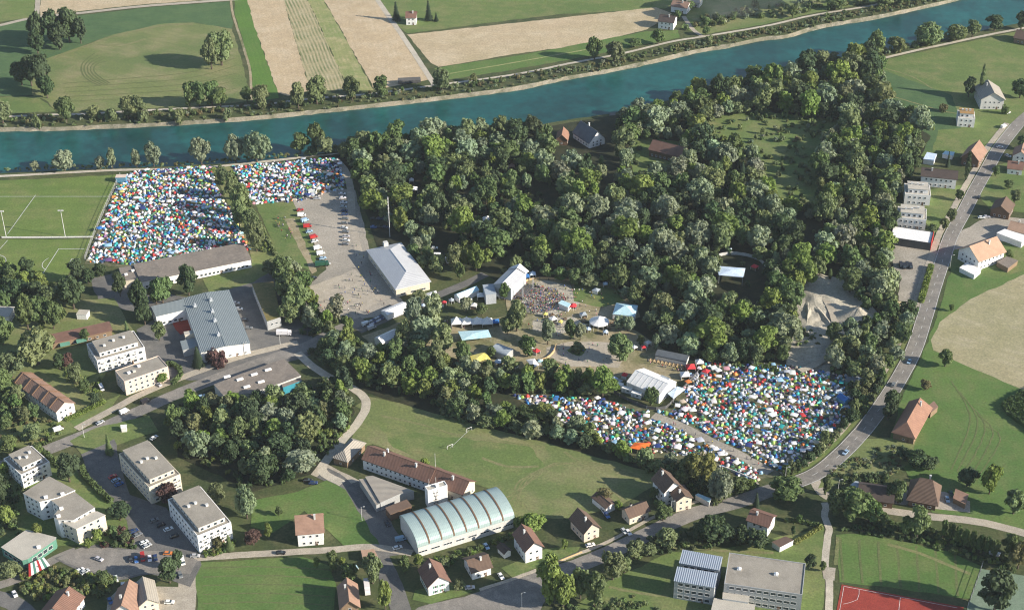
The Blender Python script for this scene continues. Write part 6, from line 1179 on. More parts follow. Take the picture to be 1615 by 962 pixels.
# ------------------------------------------------------------------ tents of the camps
CLOTH = objcol('tent_cloth', rough=.55, spec=.35, attr=True)
PAL = [('white', (.76, .75, .75), 20), ('silver grey', (.46, .49, .53), 17), ('navy blue', (.03, .05, .18), 9), ('bright blue', (.04, .17, .45), 8), ('pale blue', (.30, .48, .66), 12), ('teal', (.03, .33, .33), 10), ('dark green', (.03, .12, .07), 9), ('light green', (.26, .44, .10), 8), ('red', (.50, .05, .05), 8), ('orange', (.66, .22, .06), 4), ('purple', (.15, .08, .22), 2), ('beige', (.50, .44, .34), 8), ('black', (.03, .03, .04), 8), ('pink', (.55, .30, .34), 4), ('yellow', (.60, .53, .16), 1)]
def pick():
    r = random.uniform(0, sum(p[2] for p in PAL))
    for n_, c, w in PAL:
        r -= w
        if r <= 0: return n_, c
    return PAL[0][:2]
def tent_geo(kind):
    V = []; F = []; Tn = []
    A = (1, 1, 1); B = (.55, .55, .6) if kind % 2 else (1.5, 1.45, 1.4)
    def add(vs, fs, c):
        n = len(V); V.extend(vs)
        for f in fs: F.append(tuple(i + n for i in f) + ((-1,) if len(f) == 3 else ())); Tn.append(c)
    if kind in (0, 1):      # dome with porch
        n = 8; R1 = [(cos(2 * pi * i / n), sin(2 * pi * i / n), 0) for i in range(n)]; R2 = [(.78 * cos(2 * pi * i / n), .78 * sin(2 * pi * i / n), .62) for i in range(n)]; R3 = [(.36 * cos(2 * pi * i / n), .36 * sin(2 * pi * i / n), .9) for i in range(n)]
        for i in range(n):
            j = (i + 1) % n; c = A if (i // 2) % 2 == 0 else B
            add([R1[i], R1[j], R2[j], R2[i]], [(0, 1, 2, 3)], c); add([R2[i], R2[j], R3[j], R3[i]], [(0, 1, 2, 3)], c); add([R3[i], R3[j], (0, 0, .97)], [(0, 1, 2)], A)
        add([(.85, -.4, 0), (1.45, 0, 0), (.8, 0, .62), (.85, .4, 0)], [(0, 1, 2), (1, 3, 2)], B)
    elif kind in (2, 3):    # ridge tent
        add([(-1.2, -.8, 0), (1.2, -.8, 0), (1.0, 0, .95), (-1.0, 0, .95)], [(0, 1, 2, 3)], A); add([(-1.2, .8, 0), (1.2, .8, 0), (1.0, 0, .95), (-1.0, 0, .95)], [(3, 2, 1, 0)], A)
        add([(-1.2, -.8, 0), (-1.0, 0, .95), (-1.2, .8, 0), (-1.6, 0, 0)], [(0, 1, 3), (1, 2, 3)], B); add([(1.2, -.8, 0), (1.6, 0, 0), (1.0, 0, .95), (1.2, .8, 0)], [(0, 1, 2), (1, 3, 2)], B)
    elif kind in (4, 5):    # tunnel tent
        m = 6; S_ = [-1.5, -.9, 0, .9, 1.5]; H_ = [.25, .8, .95, .85, .3]
        for k in range(4):
            for i in range(m):
                a0, a1 = pi * i / m, pi * (i + 1) / m; f = lambda x, h, a: (x, .95 * cos(a) * (h + .15), h * sin(a))
                add([f(S_[k], H_[k], a0), f(S_[k + 1], H_[k + 1], a0), f(S_[k + 1], H_[k + 1], a1), f(S_[k], H_[k], a1)], [(0, 1, 2, 3)], A if k % 3 else B)
    else:                   # pavilion: flat square canopy on legs
        add([(-1.05, -1.05, 1.25), (1.05, -1.05, 1.25), (1.05, 1.05, 1.25), (-1.05, 1.05, 1.25), (0, 0, 1.65)], [(0, 1, 4), (1, 2, 4), (2, 3, 4), (3, 0, 4)], A)
        add([(-1.05, -1.05, 1.12), (1.05, -1.05, 1.12), (1.05, 1.05, 1.12), (-1.05, 1.05, 1.12), (-1.05, -1.05, 1.25), (1.05, -1.05, 1.25), (1.05, 1.05, 1.25), (-1.05, 1.05, 1.25)], [(0, 1, 5, 4), (1, 2, 6, 5), (2, 3, 7, 6), (3, 0, 4, 7)], A)
        for x in (-1, 1):
            for y in (-1, 1):
                add([(x - .02, y, 0), (x + .02, y, 0), (x + .02, y, 1.2), (x - .02, y, 1.2)], [(0, 1, 2, 3)], (.6, .6, .6)); add([(x, y - .02, 0), (x, y + .02, 0), (x, y + .02, 1.2), (x, y - .02, 1.2)], [(0, 1, 2, 3)], (.6, .6, .6))
    return np.array([tuple(v) for v in V]), np.array(F), np.array(Tn)
TG = [tent_geo(k) for k in range(7)]; TM = [np_mesh('camping_tent', v, f, [CLOTH], t) for v, f, t in TG]
TKN = ['dome tent with porch', 'dome tent with darker panels', 'ridge tent', 'low ridge tent', 'tunnel tent', 'long tunnel tent', 'square pavilion canopy']
TENTS = []; TG2 = {}
camp_lane = np.array([p for p in smooth_line([at(*q)[:2] for q in [(1030, 655), (1075, 672), (1120, 695), (1165, 716), (1215, 745)]], 2)])
def tent_scatter(px, sp=1.8, extra=()):
    P = wpoly(px); xs = [p[0] for p in P]; ys = [p[1] for p in P]
    for _ in range(int((max(xs) - min(xs)) * (max(ys) - min(ys)) * 2.2)):
        x, y = random.uniform(min(xs), max(xs)), random.uniform(min(ys), max(ys))
        if not inpoly(x, y, P): continue
        big = random.random() < .10; d = sp * (1.35 if big else 1) * random.uniform(.92, 1.1); gx, gy = int(x // 4), int(y // 4); ok = True
        for i in (gx - 1, gx, gx + 1):
            for j in (gy - 1, gy, gy + 1):
                for (a, b, dd) in TG2.get((i, j), ()):
                    if (a - x) ** 2 + (b - y) ** 2 < ((d + dd) / 2) ** 2: ok = False; break
        if not ok or blocked(x, y, 1.2) or ((camp_lane - (x, y)) ** 2).sum(1).min() < 3.6 ** 2: continue
        TG2.setdefault((gx, gy), []).append((x, y, d)); n_, c = pick(); k = 6 if big else random.choice((0, 0, 1, 1, 2, 3, 4, 5))
        if k == 6 and random.random() < .6: n_, c = 'white', PAL[0][1]
        TENTS.append((x, y, d * random.uniform(.44, .64) * (1.0 if k not in (4, 5, 2, 3) else .82), k, random.uniform(0, 6.28), n_, jit(c, .1)))
tent_scatter([(805, 624), (900, 626), (960, 634), (1005, 648), (1060, 650), (1088, 592), (1112, 572), (1250, 579), (1362, 598), (1338, 652), (1288, 706), (1225, 748), (1215, 752), (1150, 736), (1100, 722), (1045, 715), (980, 712), (935, 690), (880, 662), (860, 648)])
tent_scatter([(192, 280), (210, 271), (330, 262), (343, 300), (370, 345), (394, 396), (345, 400), (212, 418), (138, 413), (154, 372)])
tent_scatter([(365, 263), (532, 249), (543, 282), (540, 300), (515, 305), (470, 318), (400, 322)])
tent_scatter([(1125, 722), (1150, 730), (1200, 756), (1190, 762), (1150, 742), (1135, 735)])
TENTS.sort(key=lambda t: hypot(t[0], t[1])); TI, TR = TENTS[:300], TENTS[300:]; CN = Namer()
print('tents', len(TENTS))
for (x, y, s, k, rz, n_, c) in TI:
    o = link('camping_tent', TM[k], None, (x, y, .05), rz, None, 'tent', 'tents pitched in the southern camp', scale=(s, s, s * random.uniform(1.1, 1.3)), color=c)
    px, py = proj((x, y, 0)); CN.add(o, n_ + ' ' + TKN[k], px, py)
# landmarks along the camp for the tents
_keep = LM[:]
LM[:] = [('the orange marquee', 1008, 705), ('the upper camp track', 1080, 674), ('the middle camp track', 1120, 694), ('the lower camp track', 1185, 728), ('the big willow', 1105, 740), ('the pale garden wall', 1160, 746), ('the roadside hedge corner', 1225, 748), ('the roadside hedge bend', 1275, 715), ('the upper roadside hedge', 1320, 670), ('the belt above the meadow', 960, 700), ('the tree belt corner', 880, 660), ('the large marquee', 1028, 625), ('the camp centre', 1150, 660), ('the camp middle rows', 1215, 680), ('the eastern camp rows', 1270, 670)]
for i, it in enumerate(CN.items):
    o, (x, y, s, k, rz, n_, c) = it[0], TI[i]; px, py = proj((x, y, 0)); rel, lm, d = near_lm(px, py); CN.items[i] = (o, n_ + ' ' + TKN[k] + ' ' + rel + ' ' + lm, d, '')
CN.flush(); LM[:] = _keep
VV = []; FF = []; TT = []; nv = 0
for (x, y, s, k, rz, n_, c) in TR:
    v, f, t = TG[k]; cc, ss = cos(rz), sin(rz)
    v = v * np.array([random.uniform(.75, 1.2), random.uniform(.7, 1.2), random.uniform(.8, 1.2)])
    VV.append(np.stack([(v[:, 0] * cc - v[:, 1] * ss) * s + x, (v[:, 0] * ss + v[:, 1] * cc) * s + y, v[:, 2] * s * 1.2 + .05], 1)); FF.append(np.where(f >= 0, f + nv, -1)); TT.append(np.clip(t * np.array(c), 0, .85)); nv += len(v)
link('camping_tents', np_mesh('camping_tents', np.concatenate(VV), np.concatenate(FF), [CLOTH], np.concatenate(TT)), label='far mass of colourful camping tents filling the camp fields', cat='tents', kind='stuff')
mb = MB()
for (x, y, s, k, rz, n_, c) in TENTS:
    for _ in range(random.choice((0, 1, 1, 2))):
        a = random.uniform(0, 6.28); px_, py_ = x + cos(a) * s * 1.5, y + sin(a) * s * 1.5; b_ = random.uniform(.15, .5); d_ = random.uniform(.15, .5); h_ = random.uniform(.2, .7); q = rz + a; cq, sq = cos(q), sin(q)
        mb.box(-b_, -d_, .05, b_, d_, h_, 0, jit(pick()[1], .1), M=lambda p: (px_ + p[0] * cq - p[1] * sq, py_ + p[0] * sq + p[1] * cq, p[2]))
link('camp_gear', mb.mesh('camp_gear', [CLOTH], tint=True), label='scattered chairs, coolers, bags and litter between the tents', cat='camping gear', kind='stuff')
# ------------------------------------------------------------------ vehicles
PAINT = objcol('car_paint', rough=.3, spec=.5); TYRE = mat('tyre_rubber', (.02, .02, .02), world=False)
def prof(mb, P, w, mi=0, w2=None):
    n = len(P); w2 = w if w2 is None else w2
    zmax = max(p[1] for p in P); zmin = min(p[1] for p in P); wy = lambda z: w + (w2 - w) * (z - zmin) / (zmax - zmin)
    mb.add([(x, -wy(z), z) for x, z in P] + [(x, wy(z), z) for x, z in P], [tuple(range(n)), tuple(range(n, 2 * n))[::-1]] + [(i, n + i, n + (i + 1) % n, (i + 1) % n) for i in range(n)], mi); return mb
CARM = {'car': (prof(prof(MB(), [(-2.1, .3), (2.1, .3), (2.15, .65), (1.95, .82), (1.0, .95), (-1.9, 1.0), (-2.15, .85)], .86), [(-1.45, 1.36), (.25, 1.36), (.2, 1.42), (-1.35, 1.43)], .66).mesh('body', [PAINT]), prof(MB(), [(-1.9, .98), (1.05, .93), (.3, 1.37), (-1.5, 1.37)], .80, 0, .64).mesh('windows', [GLASS]), .32, (-1.3, 1.3), .8),
        'van': (prof(MB(), [(-2.5, .35), (2.4, .35), (2.45, .9), (2.1, 1.15), (1.5, 2.0), (1.3, 2.1), (-2.5, 2.15)], .95, 0, .88).mesh('body', [PAINT]), prof(MB(), [(1.55, 1.95), (2.12, 1.17), (2.15, 1.2), (1.6, 1.97)], .84).box(.9, -.97, 1.25, 1.6, .97, 1.8).mesh('windows', [GLASS]), .36, (-1.6, 1.6), .88),
        'truck': (prof(prof(MB(), [(-4, .9), (1.9, .9), (1.9, 3.1), (-4, 3.1)], 1.2), [(2.1, .5), (4, .5), (4, 1.7), (3.7, 2.6), (2.1, 2.6)], 1.15).mesh('body', [PAINT]), MB().box(3.3, -1.17, 1.6, 3.8, 1.17, 2.3).mesh('windows', [GLASS]), .5, (-3, -2, 3), 1.1)}
WH = {r: MB().tube((0, -.11, r), (0, .11, r), r, n=10).mesh('wheel', [TYRE]) for r in (.32, .36, .5)}
LIGHTS = MB().box(-.06, -.18, 0, .06, .18, .14).mesh('headlight', [FRAME]); VN = []
CC = {'white': (.75, .75, .75), 'silver': (.45, .46, .48), 'black': (.02, .02, .025), 'dark blue': (.02, .04, .12), 'blue': (.04, .13, .36), 'red': (.42, .03, .03), 'grey': (.16, .17, .18), 'dark green': (.02, .08, .05), 'orange': (.6, .2, .05), 'light blue': (.3, .45, .6)}
def car(label, px, py, dx, dy, col='white', kind='car', group='cars parked around the village', cat=None):
    a = at(px, py, .7); b = at(px + dx, py + dy, .7); d = b - a; z = .15
    root = link({'car': 'parked_car', 'van': 'parked_van', 'truck': 'delivery_truck'}[kind], None, None, (a[0], a[1], z), math.atan2(d[1], d[0]), label, cat or kind, group)
    bd, gl, r, xs, w = CARM[kind]; link('body', bd, root, color=jit(CC[col], .06)); link('windows', gl, root)
    for x in xs:
        for s in (-1, 1): link('wheel', WH[r], root, (x, s * w, -.02))
    if kind == 'car':
        for s in (-1, 1): link('headlight', LIGHTS, root, (2.08, s * .6, .58))
    return root
for c in [('white van driving on the village street past the terrace', 196, 649, 10, -5, 'white', 'van'), ('silver car on the village street between terrace and verge', 158, 666, 10, -5, 'silver'), ('dark truck on the village street in front of the pink apartment house', 229, 633, 10, -5, 'black', 'van'), ('white delivery van parked between terrace hedge and street', 92, 677, 8, -3, 'white', 'van'),
    ('white van on the driveway beside the pale pink apartment house', 160, 612, 3, 6, 'white', 'van'), ('grey car parked in front of the pink apartment house', 250, 606, 6, 4, 'silver'), ('white car parked under the trees by the market hall', 318, 625, 6, -2, 'light blue'), ('white car beside the wood at the shaded yard', 243, 690, 6, -4, 'white'),
    ('white truck in the shaded yard behind the street lamp', 448, 527, 8, 0, 'white', 'truck'), ('white car beside the metal hall, first from the porch side', 377, 487, 8, 0, 'white'), ('dark car beside the metal hall, second in line', 385, 504, 8, 0, 'black'), ('dark car beside the metal hall, third in line', 392, 517, 8, 0, 'grey'), ('white car beside the metal hall, behind the others', 372, 478, 8, 0, 'silver'),
    ('dark car on the verge beside the southern wood', 485, 757, 8, 0, 'black'), ('second dark car on the verge beside the southern wood', 494, 761, 8, 0, 'dark blue'), ('black car in front of the pink roofed meadow house', 443, 871, 8, 0, 'black'), ('large pale blue van in the shade beside the arched hall', 632, 850, 8, -2, 'light blue', 'van'), ('white small car in the shade beside the arched hall', 627, 863, 8, -2, 'white'),
    ('dark car beside the small brown shed', 611, 825, 3, 6, 'black'), ('white car in front of the low brown roofed house', 790, 908, 4, 6, 'white'), ('silver car at the corner below the low brown roofed house', 741, 926, 8, -1, 'silver'), ('pale blue car in the garden drive of the tall plain white house', 767, 861, 4, 6, 'light blue'), ('white trailer beside the wooden balcony house', 579, 928, 1, 8, 'white', 'truck'),
    ('white car in front of the pale pink gabled house', 931, 859, 8, -2, 'white'), ('white car at the cream bungalow drive, closer to the road', 991, 839, 5, 6, 'white'), ('white car at the cream bungalow drive, closer to the pink house', 984, 837, 5, 6, 'silver'), ('blue car beside the little outbuilding', 957, 812, 4, 6, 'blue'), ('white car behind the little outbuilding', 952, 805, 4, 6, 'white'),
    ('pale blue car driving on the road past the lone meadow tree', 1434, 570, -4, 8, 'light blue'), ('dark car driving on the shaded road by the red barn', 1409, 606, 4, -8, 'grey'), ('pale blue car driving on the sunlit road beside the camp', 1333.6, 713, -6, 6, 'light blue'), ('dark pickup on the upper village road', 1543.6, 311, 4, -8, 'black'), ('white car parked before the brown farmhouse, left of a pair', 1548, 343, 8, 0, 'white'),
    ('white car parked before the brown farmhouse, the outer of a pair', 1556, 342, 8, 0, 'silver'), ('blue car parked between farmhouse and pink shed', 1494, 787, 2, 6, 'light blue'), ('dark green car in the shade of the farmhouse', 1500, 778, 2, 6, 'dark green'), ('white tipper parked in the lane by the entrance', 577, 511, 8, -3, 'white', 'van'), ('grey van behind the entrance on the lane', 586, 517, 8, -3, 'silver', 'van'),
    ('red van on the sunlit car park', 225, 879, 1, 8, 'red', 'van'), ('blue car in line beside the red van', 215, 882, 1, 8, 'blue'), ('white car in line just past the red van', 236, 880, 1, 8, 'white'), ('dark blue car at the end of the red van line', 245, 879, 1, 8, 'dark blue'), ('black car at the shaded start of the red van line', 206, 881, 1, 8, 'black'),
    ('white van parked at the round lawn corner', 288, 885, 2, 8, 'white', 'van'), ('silver car in front of the white apartment block corner', 308, 876, 8, 0, 'silver'), ('orange car in the sunlit gap of the car park', 265, 872, 6, 0, 'orange'), ('white estate car alone in the shaded yard row', 265.6, 834, 8, -3, 'white'), ('white car beside the garden trees of the stepped block', 227, 855, 8, -4, 'white'),
    ('silver green car next to the garden trees', 232, 860, 8, -4, 'silver'), ('grey car under the garden trees, upper one', 217, 843, 8, -4, 'grey'), ('dark car under the garden trees, top one', 211, 837, 8, -4, 'dark blue'), ('dark car in the shaded yard row, closest to the cream block', 243, 820, 8, -3, 'grey'), ('dark car in the shaded yard row, second from the cream block', 254, 827, 8, -3, 'black'),
    ('dark car in the shaded yard row, at its lower end', 275, 845, 8, -3, 'black'), ('pale blue car in the shade beside the cream apartment block', 183, 757, 7, -3, 'light blue'), ('blue car in the shade beside the cream apartment block', 188, 763, 7, -3, 'blue'), ('dark red car in the shade behind the blue pair', 178, 751, 7, -3, 'red'), ('white car turning on the lower car park drive', 182.6, 912, 2, 8, 'white'),
    ('white car first in the short row by the lower lane', 193.6, 923, 0, 8, 'white'), ('dark car second in the short row by the lower lane', 200.5, 923, 0, 8, 'black'), ('dark car third in the short row by the lower lane', 206.5, 923, 0, 8, 'grey'), ('dark car fourth in the short row by the lower lane', 212, 923, 0, 8, 'dark blue'), ('white car beside the restaurant terrace drive', 126, 899, 7, -4, 'white'),
    ('silver car beside the white one at the terrace drive', 134, 901, 7, -4, 'silver'), ('pale car in the shade below the stepped block', 156, 881, 8, 3, 'silver'), ('white sports car on the concrete drive at the lower edge', 267, 949, 8, 0, 'white'), ('blue car beside the pointed gable at the lower edge', 173.7, 947, 3, 7, 'blue'), ('dark car by the shrub at the concrete lane', 284, 906, 3, 7, 'grey'),
    ('white car at the junction on the lower picture edge', 23, 936, 4, 7, 'white'), ('white car under trees beside the event hall', 685, 391, 8, 0, 'white'), ('green and white van under trees beside the event hall', 691, 403, 8, 0, 'white', 'van'), ('white caravan under trees beside the event hall', 706, 412, 3, 7, 'white', 'van'), ('white car on the farm drive beside the big grey farmhouse', 1590, 178, 6, -3, 'white'),
    ('white camper parked on the lawn edge below the big grey farmhouse', 1583, 200, 8, -4, 'white', 'van'), ('white car beside the lane in the north village', 1577, 232, 8, 0, 'white'), ('white car parked beside the dark steep barn', 1590, 246, 6, 2, 'white')]: car(*c)
random.seed(21); cl = list(CC)
ORDN = ['first', 'second', 'third', 'fourth', 'fifth', 'sixth', 'seventh', 'eighth', 'ninth', 'tenth', 'eleventh', 'twelfth', 'thirteenth', 'fourteenth', 'fifteenth']
for i in range(13):
    c = random.choice(['white', 'white', 'silver', 'black', 'grey', 'blue', 'dark blue']); car(f'{c} car in the gravel lot row beside the service track, {ORDN[i]} from the camp', 540 + i * .5 + random.uniform(-1.6, 1.6), 306 + i * 6.6 + random.uniform(-1, 1), 8, random.uniform(-.8, 1.2), c, group='row of cars on the gravel lot')
for i in range(11):
    c = random.choice(['white', 'white', 'white', 'red', 'silver', 'light blue']); car(f'{c} camper in the slanting row by the queue lawn, {ORDN[i]} from the camp', 472 + i * 4.3 + random.uniform(-2, 2), 330 + i * 8.6 + random.uniform(-1.5, 1.5), 8, random.uniform(-3, 1), c, random.choice(('van', 'car')), group='slanting row of campers beside the queue lawn')
for i in range(8):
    c = random.choice(['dark blue', 'black', 'grey', 'silver']); car(f'{c} car in the shaded lane row before the entrance, {ORDN[i]} from the trailer tent', 604 - i * 3.6, 499 + i * 1.8, 6, 8, c, group='row of cars in the entrance lane')
for i in range(6): car(f'{ORDN[i]} dark car in the shade of the forest edge beside the event hall', 590 + (i % 3) * 9, 345 + (i // 3) * 13, 8, 0, random.choice(['dark blue', 'grey', 'black', 'blue']), group='cars in forest shade')
car('dark truck unloading at the gravel lot edge, closest to the queue lawn', 508, 418, 8, -1, 'dark green', 'truck'); car('black car at the bottom corner of the queue lawn', 494, 438, 8, -1, 'black'); car('silver car at the top of the gravel lot beside the camp', 500, 313, 8, 0, 'silver'); car('white van at the top of the gravel lot beside the camp', 493, 303, 8, 0, 'white', 'van')
for i in range(4): car(f'{ORDN[i]} dark tractor-like loader parked on the fire station yard', 1421 + i * 5, 419 + (i % 2) * 1.5, 2, 6, 'black', 'van', group='vehicles parked on the fire station yard')
# ------------------------------------------------------------------ people
SKIN = mat('skin', (.45, .30, .22), world=False); HAIR = mat('hair', (.07, .045, .03), world=False); JEANS = mat('jeans', (.05, .065, .11), world=False); SHIRT = objcol('shirt', rough=.8, spec=.1, attr=True)
def person_me(step):
    J = {'pel': (0, 0, .95, .13), 'spine': (0, 0, 1.15, .125), 'chest': (0, 0, 1.35, .155), 'neck': (0, 0, 1.5, .055), 'head': (0, .01, 1.6, .085), 'top': (0, 0, 1.72, .085)}
    E_ = [('pel', 'spine'), ('spine', 'chest'), ('chest', 'neck'), ('neck', 'head'), ('head', 'top')]
    for s, n in ((-1, 'l'), (1, 'r')):
        f = step * s
        J.update({n + 'hip': (s * .1, 0, .88, .1), n + 'knee': (s * .11, f * .16, .5, .068), n + 'ank': (s * .11, -f * .04 + f * .2, .09, .045), n + 'toe': (s * .12, f * .2 + .16, .04, .035), n + 'sh': (s * .19, 0, 1.4, .06), n + 'elb': (s * .26, -f * .1, 1.12, .042), n + 'wri': (s * .27, -f * .18 + .06, .88, .03), n + 'hand': (s * .27, -f * .2 + .09, .8, .034)})
        E_ += [('pel', n + 'hip'), (n + 'hip', n + 'knee'), (n + 'knee', n + 'ank'), (n + 'ank', n + 'toe'), ('chest', n + 'sh'), (n + 'sh', n + 'elb'), (n + 'elb', n + 'wri'), (n + 'wri', n + 'hand')]
    K_ = list(J); me = bpy.data.meshes.new('p'); me.from_pydata([J[k][:3] for k in K_], [(K_.index(a), K_.index(b)) for a, b in E_], []); o = bpy.data.objects.new('p', me); C.objects.link(o)
    md = o.modifiers.new('skin', 'SKIN'); md.branch_smoothing = .5
    for i, k in enumerate(K_): me.skin_vertices[0].data[i].radius = (J[k][3],) * 2; me.skin_vertices[0].data[i].use_root = (k == 'pel')
    dg = bpy.context.evaluated_depsgraph_get(); m2 = bpy.data.meshes.new_from_object(o.evaluated_get(dg)); bpy.data.objects.remove(o); m2.name = 'person'
    m2.materials.clear()
    for m in (SKIN, SHIRT, JEANS, HAIR): m2.materials.append(m)
    for p in m2.polygons:
        x, y, z = p.center; p.material_index = 3 if z > 1.66 or (z > 1.56 and y < -.02) else 0 if z > 1.49 else 2 if z < .92 and abs(x) < .23 else 0 if abs(x) > .22 and z < 1.15 else 1
        p.use_smooth = True
    return m2
PM = [person_me(0), person_me(1)]
for m_ in PM:
    a = m_.color_attributes.new('tint', 'FLOAT_COLOR', 'CORNER'); a.data.foreach_set('color', [1.0] * (4 * len(m_.loops)))
SC_ = {'white': (.7, .7, .7), 'black': (.03, .03, .03), 'red': (.45, .04, .04), 'blue': (.04, .12, .4), 'grey': (.25, .25, .26), 'pink': (.55, .25, .3), 'green': (.08, .25, .1), 'yellow': (.6, .5, .1)}
def people(px, n, where, group):
    P = wpoly(px); xs = [p[0] for p in P]; ys = [p[1] for p in P]; k = 0
    while k < n:
        x, y = random.uniform(min(xs), max(xs)), random.uniform(min(ys), max(ys))
        if not inpoly(x, y, P) or blocked(x, y, .6): k += .02; continue
        st = random.randint(0, 1); c = random.choice(list(SC_)); s = random.uniform(.93, 1.08); k += 1
        link('person', PM[st], None, (x, y, .1), random.uniform(0, 6.28), f'person in {c} shirt {("standing", "walking")[st]} {where}', 'person', group, scale=(s, s, s), color=SC_[c])
SN = Namer(); random.seed(5)
for i, (x, y) in enumerate([(700, 482), (712, 478), (668, 486), (655, 478), (740, 478), (748, 486), (783, 470), (826, 545), (838, 552), (846, 558), (852, 574), (868, 583), (860, 500), (872, 507), (884, 512), (920, 500), (928, 523), (955, 528), (985, 548), (1000, 552), (985, 512), (1015, 552), (1022, 545), (940, 462), (955, 452), (912, 438), (925, 443), (975, 606), (985, 596), (968, 602), (1108, 583), (1113, 590), (615, 540), (640, 536), (622, 548), (790, 560), (786, 575), (800, 580), (812, 584), (700, 525), (706, 532), (1150, 398), (1190, 425)]):
    w_ = random.uniform(2.2, 3.6); cl_ = random.choice(['whitetarp', 'whitetarp', 'bluescreen', 'tarp', 'yellowtarp', 'redtarp', 'greytarp']); o = pagoda('', x, y, w_, 'white' if random.random() < .7 else 'wood', cl_, 2.2, random.uniform(.6, 1.4), sides=random.choice((4, 4, 6)), rz=random.uniform(0, 1.5), name='market_stall', group='small festival stalls')
    SN.add(o, {'whitetarp': 'small white', 'bluescreen': 'small pale blue', 'tarp': 'small light blue', 'yellowtarp': 'small yellow', 'redtarp': 'small red', 'greytarp': 'small grey'}[cl_] + ' roofed stall', x, y)
for i in range(26):
    x, y = random.uniform(855, 975), random.uniform(497, 522); P = at(x, y); root = link('picnic_table', None, None, (P[0], P[1], .1), random.uniform(0, 3), None, 'table', 'picnic tables on the festival ground')
    link('table_top', MB().box(-1.1, -.4, .7, 1.1, .4, .78).mesh('table_top', [wall_mat('wood')]), root); link('bench', MB().box(-1.1, -.8, .4, 1.1, -.55, .46).box(-1.1, .55, .4, 1.1, .8, .46).mesh('bench', [wall_mat('wood')]), root)
    for sx_ in (-.8, .8): link('trestle', MB().box(sx_ - .05, -.75, 0, sx_ + .05, .75, .4).box(sx_ - .05, -.2, .4, sx_ + .05, .2, .7).mesh('trestle', [wall_mat('dark')]), root)
    SN.add(root, 'wooden picnic table', x, y)
SN.flush()
people([(820, 495), (900, 498), (960, 512), (900, 535), (830, 520)], 40, 'between tables beside the round tent', 'visitors between the tables')
people([(500, 478), (560, 425), (575, 440), (615, 470), (600, 492), (560, 500), (510, 492)], 60, 'on the sunlit gravel lot before the event hall', 'visitors on the gravel lot')
people([(432, 345), (448, 342), (462, 370), (462, 382), (448, 378)], 34, 'in the queue on the lawn beside the camp', 'queue on the lawn'); people([(862, 552), (900, 540), (955, 545), (960, 580), (880, 585)], 26, 'on the festival square', 'visitors on the festival square')
people([(850, 440), (930, 445), (980, 480), (960, 500), (880, 495)], 44, 'on the open part of the stage field', 'visitors on the stage field'); people([(560, 380), (575, 400), (600, 450), (585, 470), (560, 420)], 14, 'in the shade beside the event hall', 'visitors beside the event hall'); people([(1020, 570), (1085, 580), (1080, 590), (1020, 582)], 16, 'beside the yellow beer tables', 'visitors at the beer tables')
people([(1060, 668), (1200, 732), (1205, 738), (1060, 674)], 14, 'on the grey camp track', 'campers on the track'); people([(840, 572), (880, 570), (885, 584), (850, 584)], 16, 'below the wooden terrace', 'visitors below the terrace'); people([(700, 505), (780, 505), (780, 518), (700, 520)], 14, 'between the pagoda tents', 'visitors at the pagodas')
pv = np.array([v.co[:] for v in PM[0].vertices]); pf = [tuple(p.vertices) for p in PM[0].polygons]; pc = []
for p in PM[0].polygons: pc.append({0: (.45, .30, .22), 1: None, 2: (.05, .06, .1), 3: (.07, .045, .03)}[p.material_index])
mb = MB(); CP = wpoly([(806, 462), (822, 447), (845, 450), (875, 458), (898, 472), (880, 488), (860, 494), (840, 496), (815, 486)]); xs = [p[0] for p in CP]; ys = [p[1] for p in CP]; k = 0
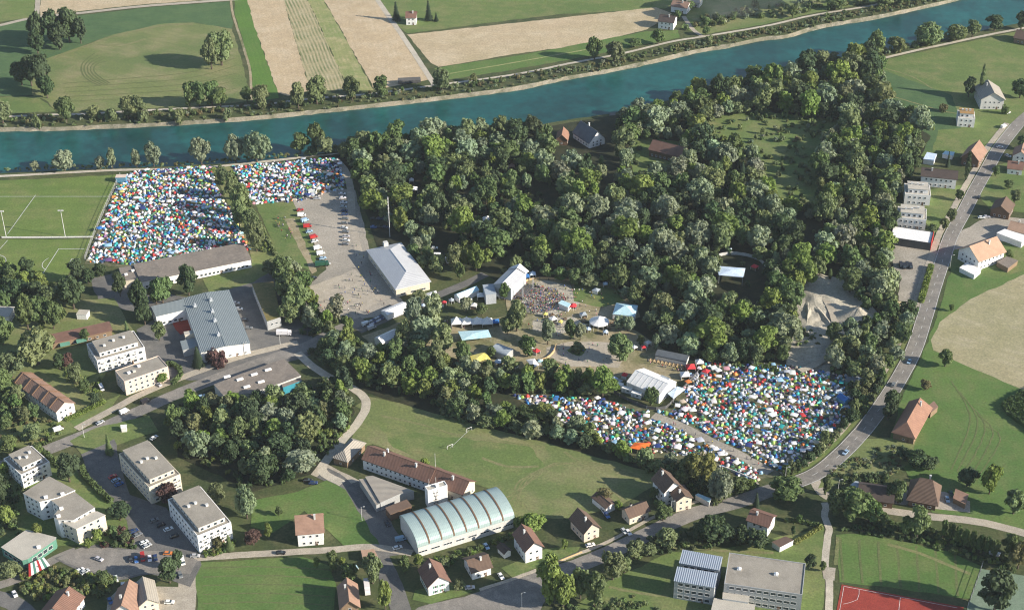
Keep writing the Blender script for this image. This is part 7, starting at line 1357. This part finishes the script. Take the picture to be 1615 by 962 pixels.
while k < 520:
    x, y = random.uniform(min(xs), max(xs)), random.uniform(min(ys), max(ys))
    if not inpoly(x, y, CP): continue
    k += 1; a = random.uniform(0, 6.28); ca, sa = cos(a), sin(a); sh = SC_[random.choice(list(SC_))]; n0 = len(mb.v)
    mb.v.extend([(vx * ca - vy * sa + x, vx * sa + vy * ca + y, vz + .1) for vx, vy, vz in pv])
    for f, c in zip(pf, pc): mb.f.append(tuple(i + n0 for i in f)); mb.m.append(0); mb.c.append(c or sh)
link('crowd', mb.mesh('crowd', [SHIRT], tint=True), label='dense festival crowd standing before the main stage', cat='crowd', kind='stuff')

# ------------------------------------------------------------------ air
def volume(name, lo, hi, dens, col, label, aniso=.0, tex=None):
    mb = MB(); mb.box(*lo, *hi); m = bpy.data.materials.new(name); m.use_nodes = True; t = m.node_tree; t.nodes.remove(t.nodes['Principled BSDF'])
    v = t.nodes.new('ShaderNodeVolumePrincipled'); v.inputs['Color'].default_value = (*col, 1); v.inputs['Density'].default_value = dens; v.inputs['Anisotropy'].default_value = aniso
    t.links.new(v.outputs[0], t.nodes['Material Output'].inputs['Volume'])
    link(name, mb.mesh(name, [m]), label=label, cat='haze', kind='stuff')
SM = MB(); sv, sf = ICO2
for (x, y, z, a, b, c) in ((1150, 22, 9, 46, 26, 9), (1215, 14, 12, 40, 28, 10), (1100, 32, 7, 26, 16, 7), (1270, 4, 14, 40, 26, 10), (1060, 4, 10, 24, 20, 8)):
    P = at(x, y); SM.add([(P[0] + v[0] * a, P[1] + v[1] * b, z + 1.5 + v[2] * c) for v in sv], [tuple(int(i) for i in f) for f in sf])
m = bpy.data.materials.new('smoke'); m.use_nodes = True; t = m.node_tree; t.nodes.remove(t.nodes['Principled BSDF']); v = t.nodes.new('ShaderNodeVolumePrincipled'); v.inputs['Color'].default_value = (1, 1, 1, 1)
nz = noise(t, N(t, 'ShaderNodeTexCoord').outputs['Object'], .035, 3, .6); t.links.new(mul(t, ramp(t, nz, .42, .70), .006), v.inputs['Density']); t.links.new(v.outputs[0], t.nodes['Material Output'].inputs['Volume'])
try: m.cycles.volume_step_rate = 1.0
except Exception: pass
link('smoke', SM.mesh('smoke', [m]), label='thin white smoke drifting over the far river bank', cat='smoke', kind='stuff')
volume('haze', (-2900, -490, -4), (2900, 2900, 470), 0.00003, (.80, .90, 1.0), 'thin bluish air haze over the whole valley')
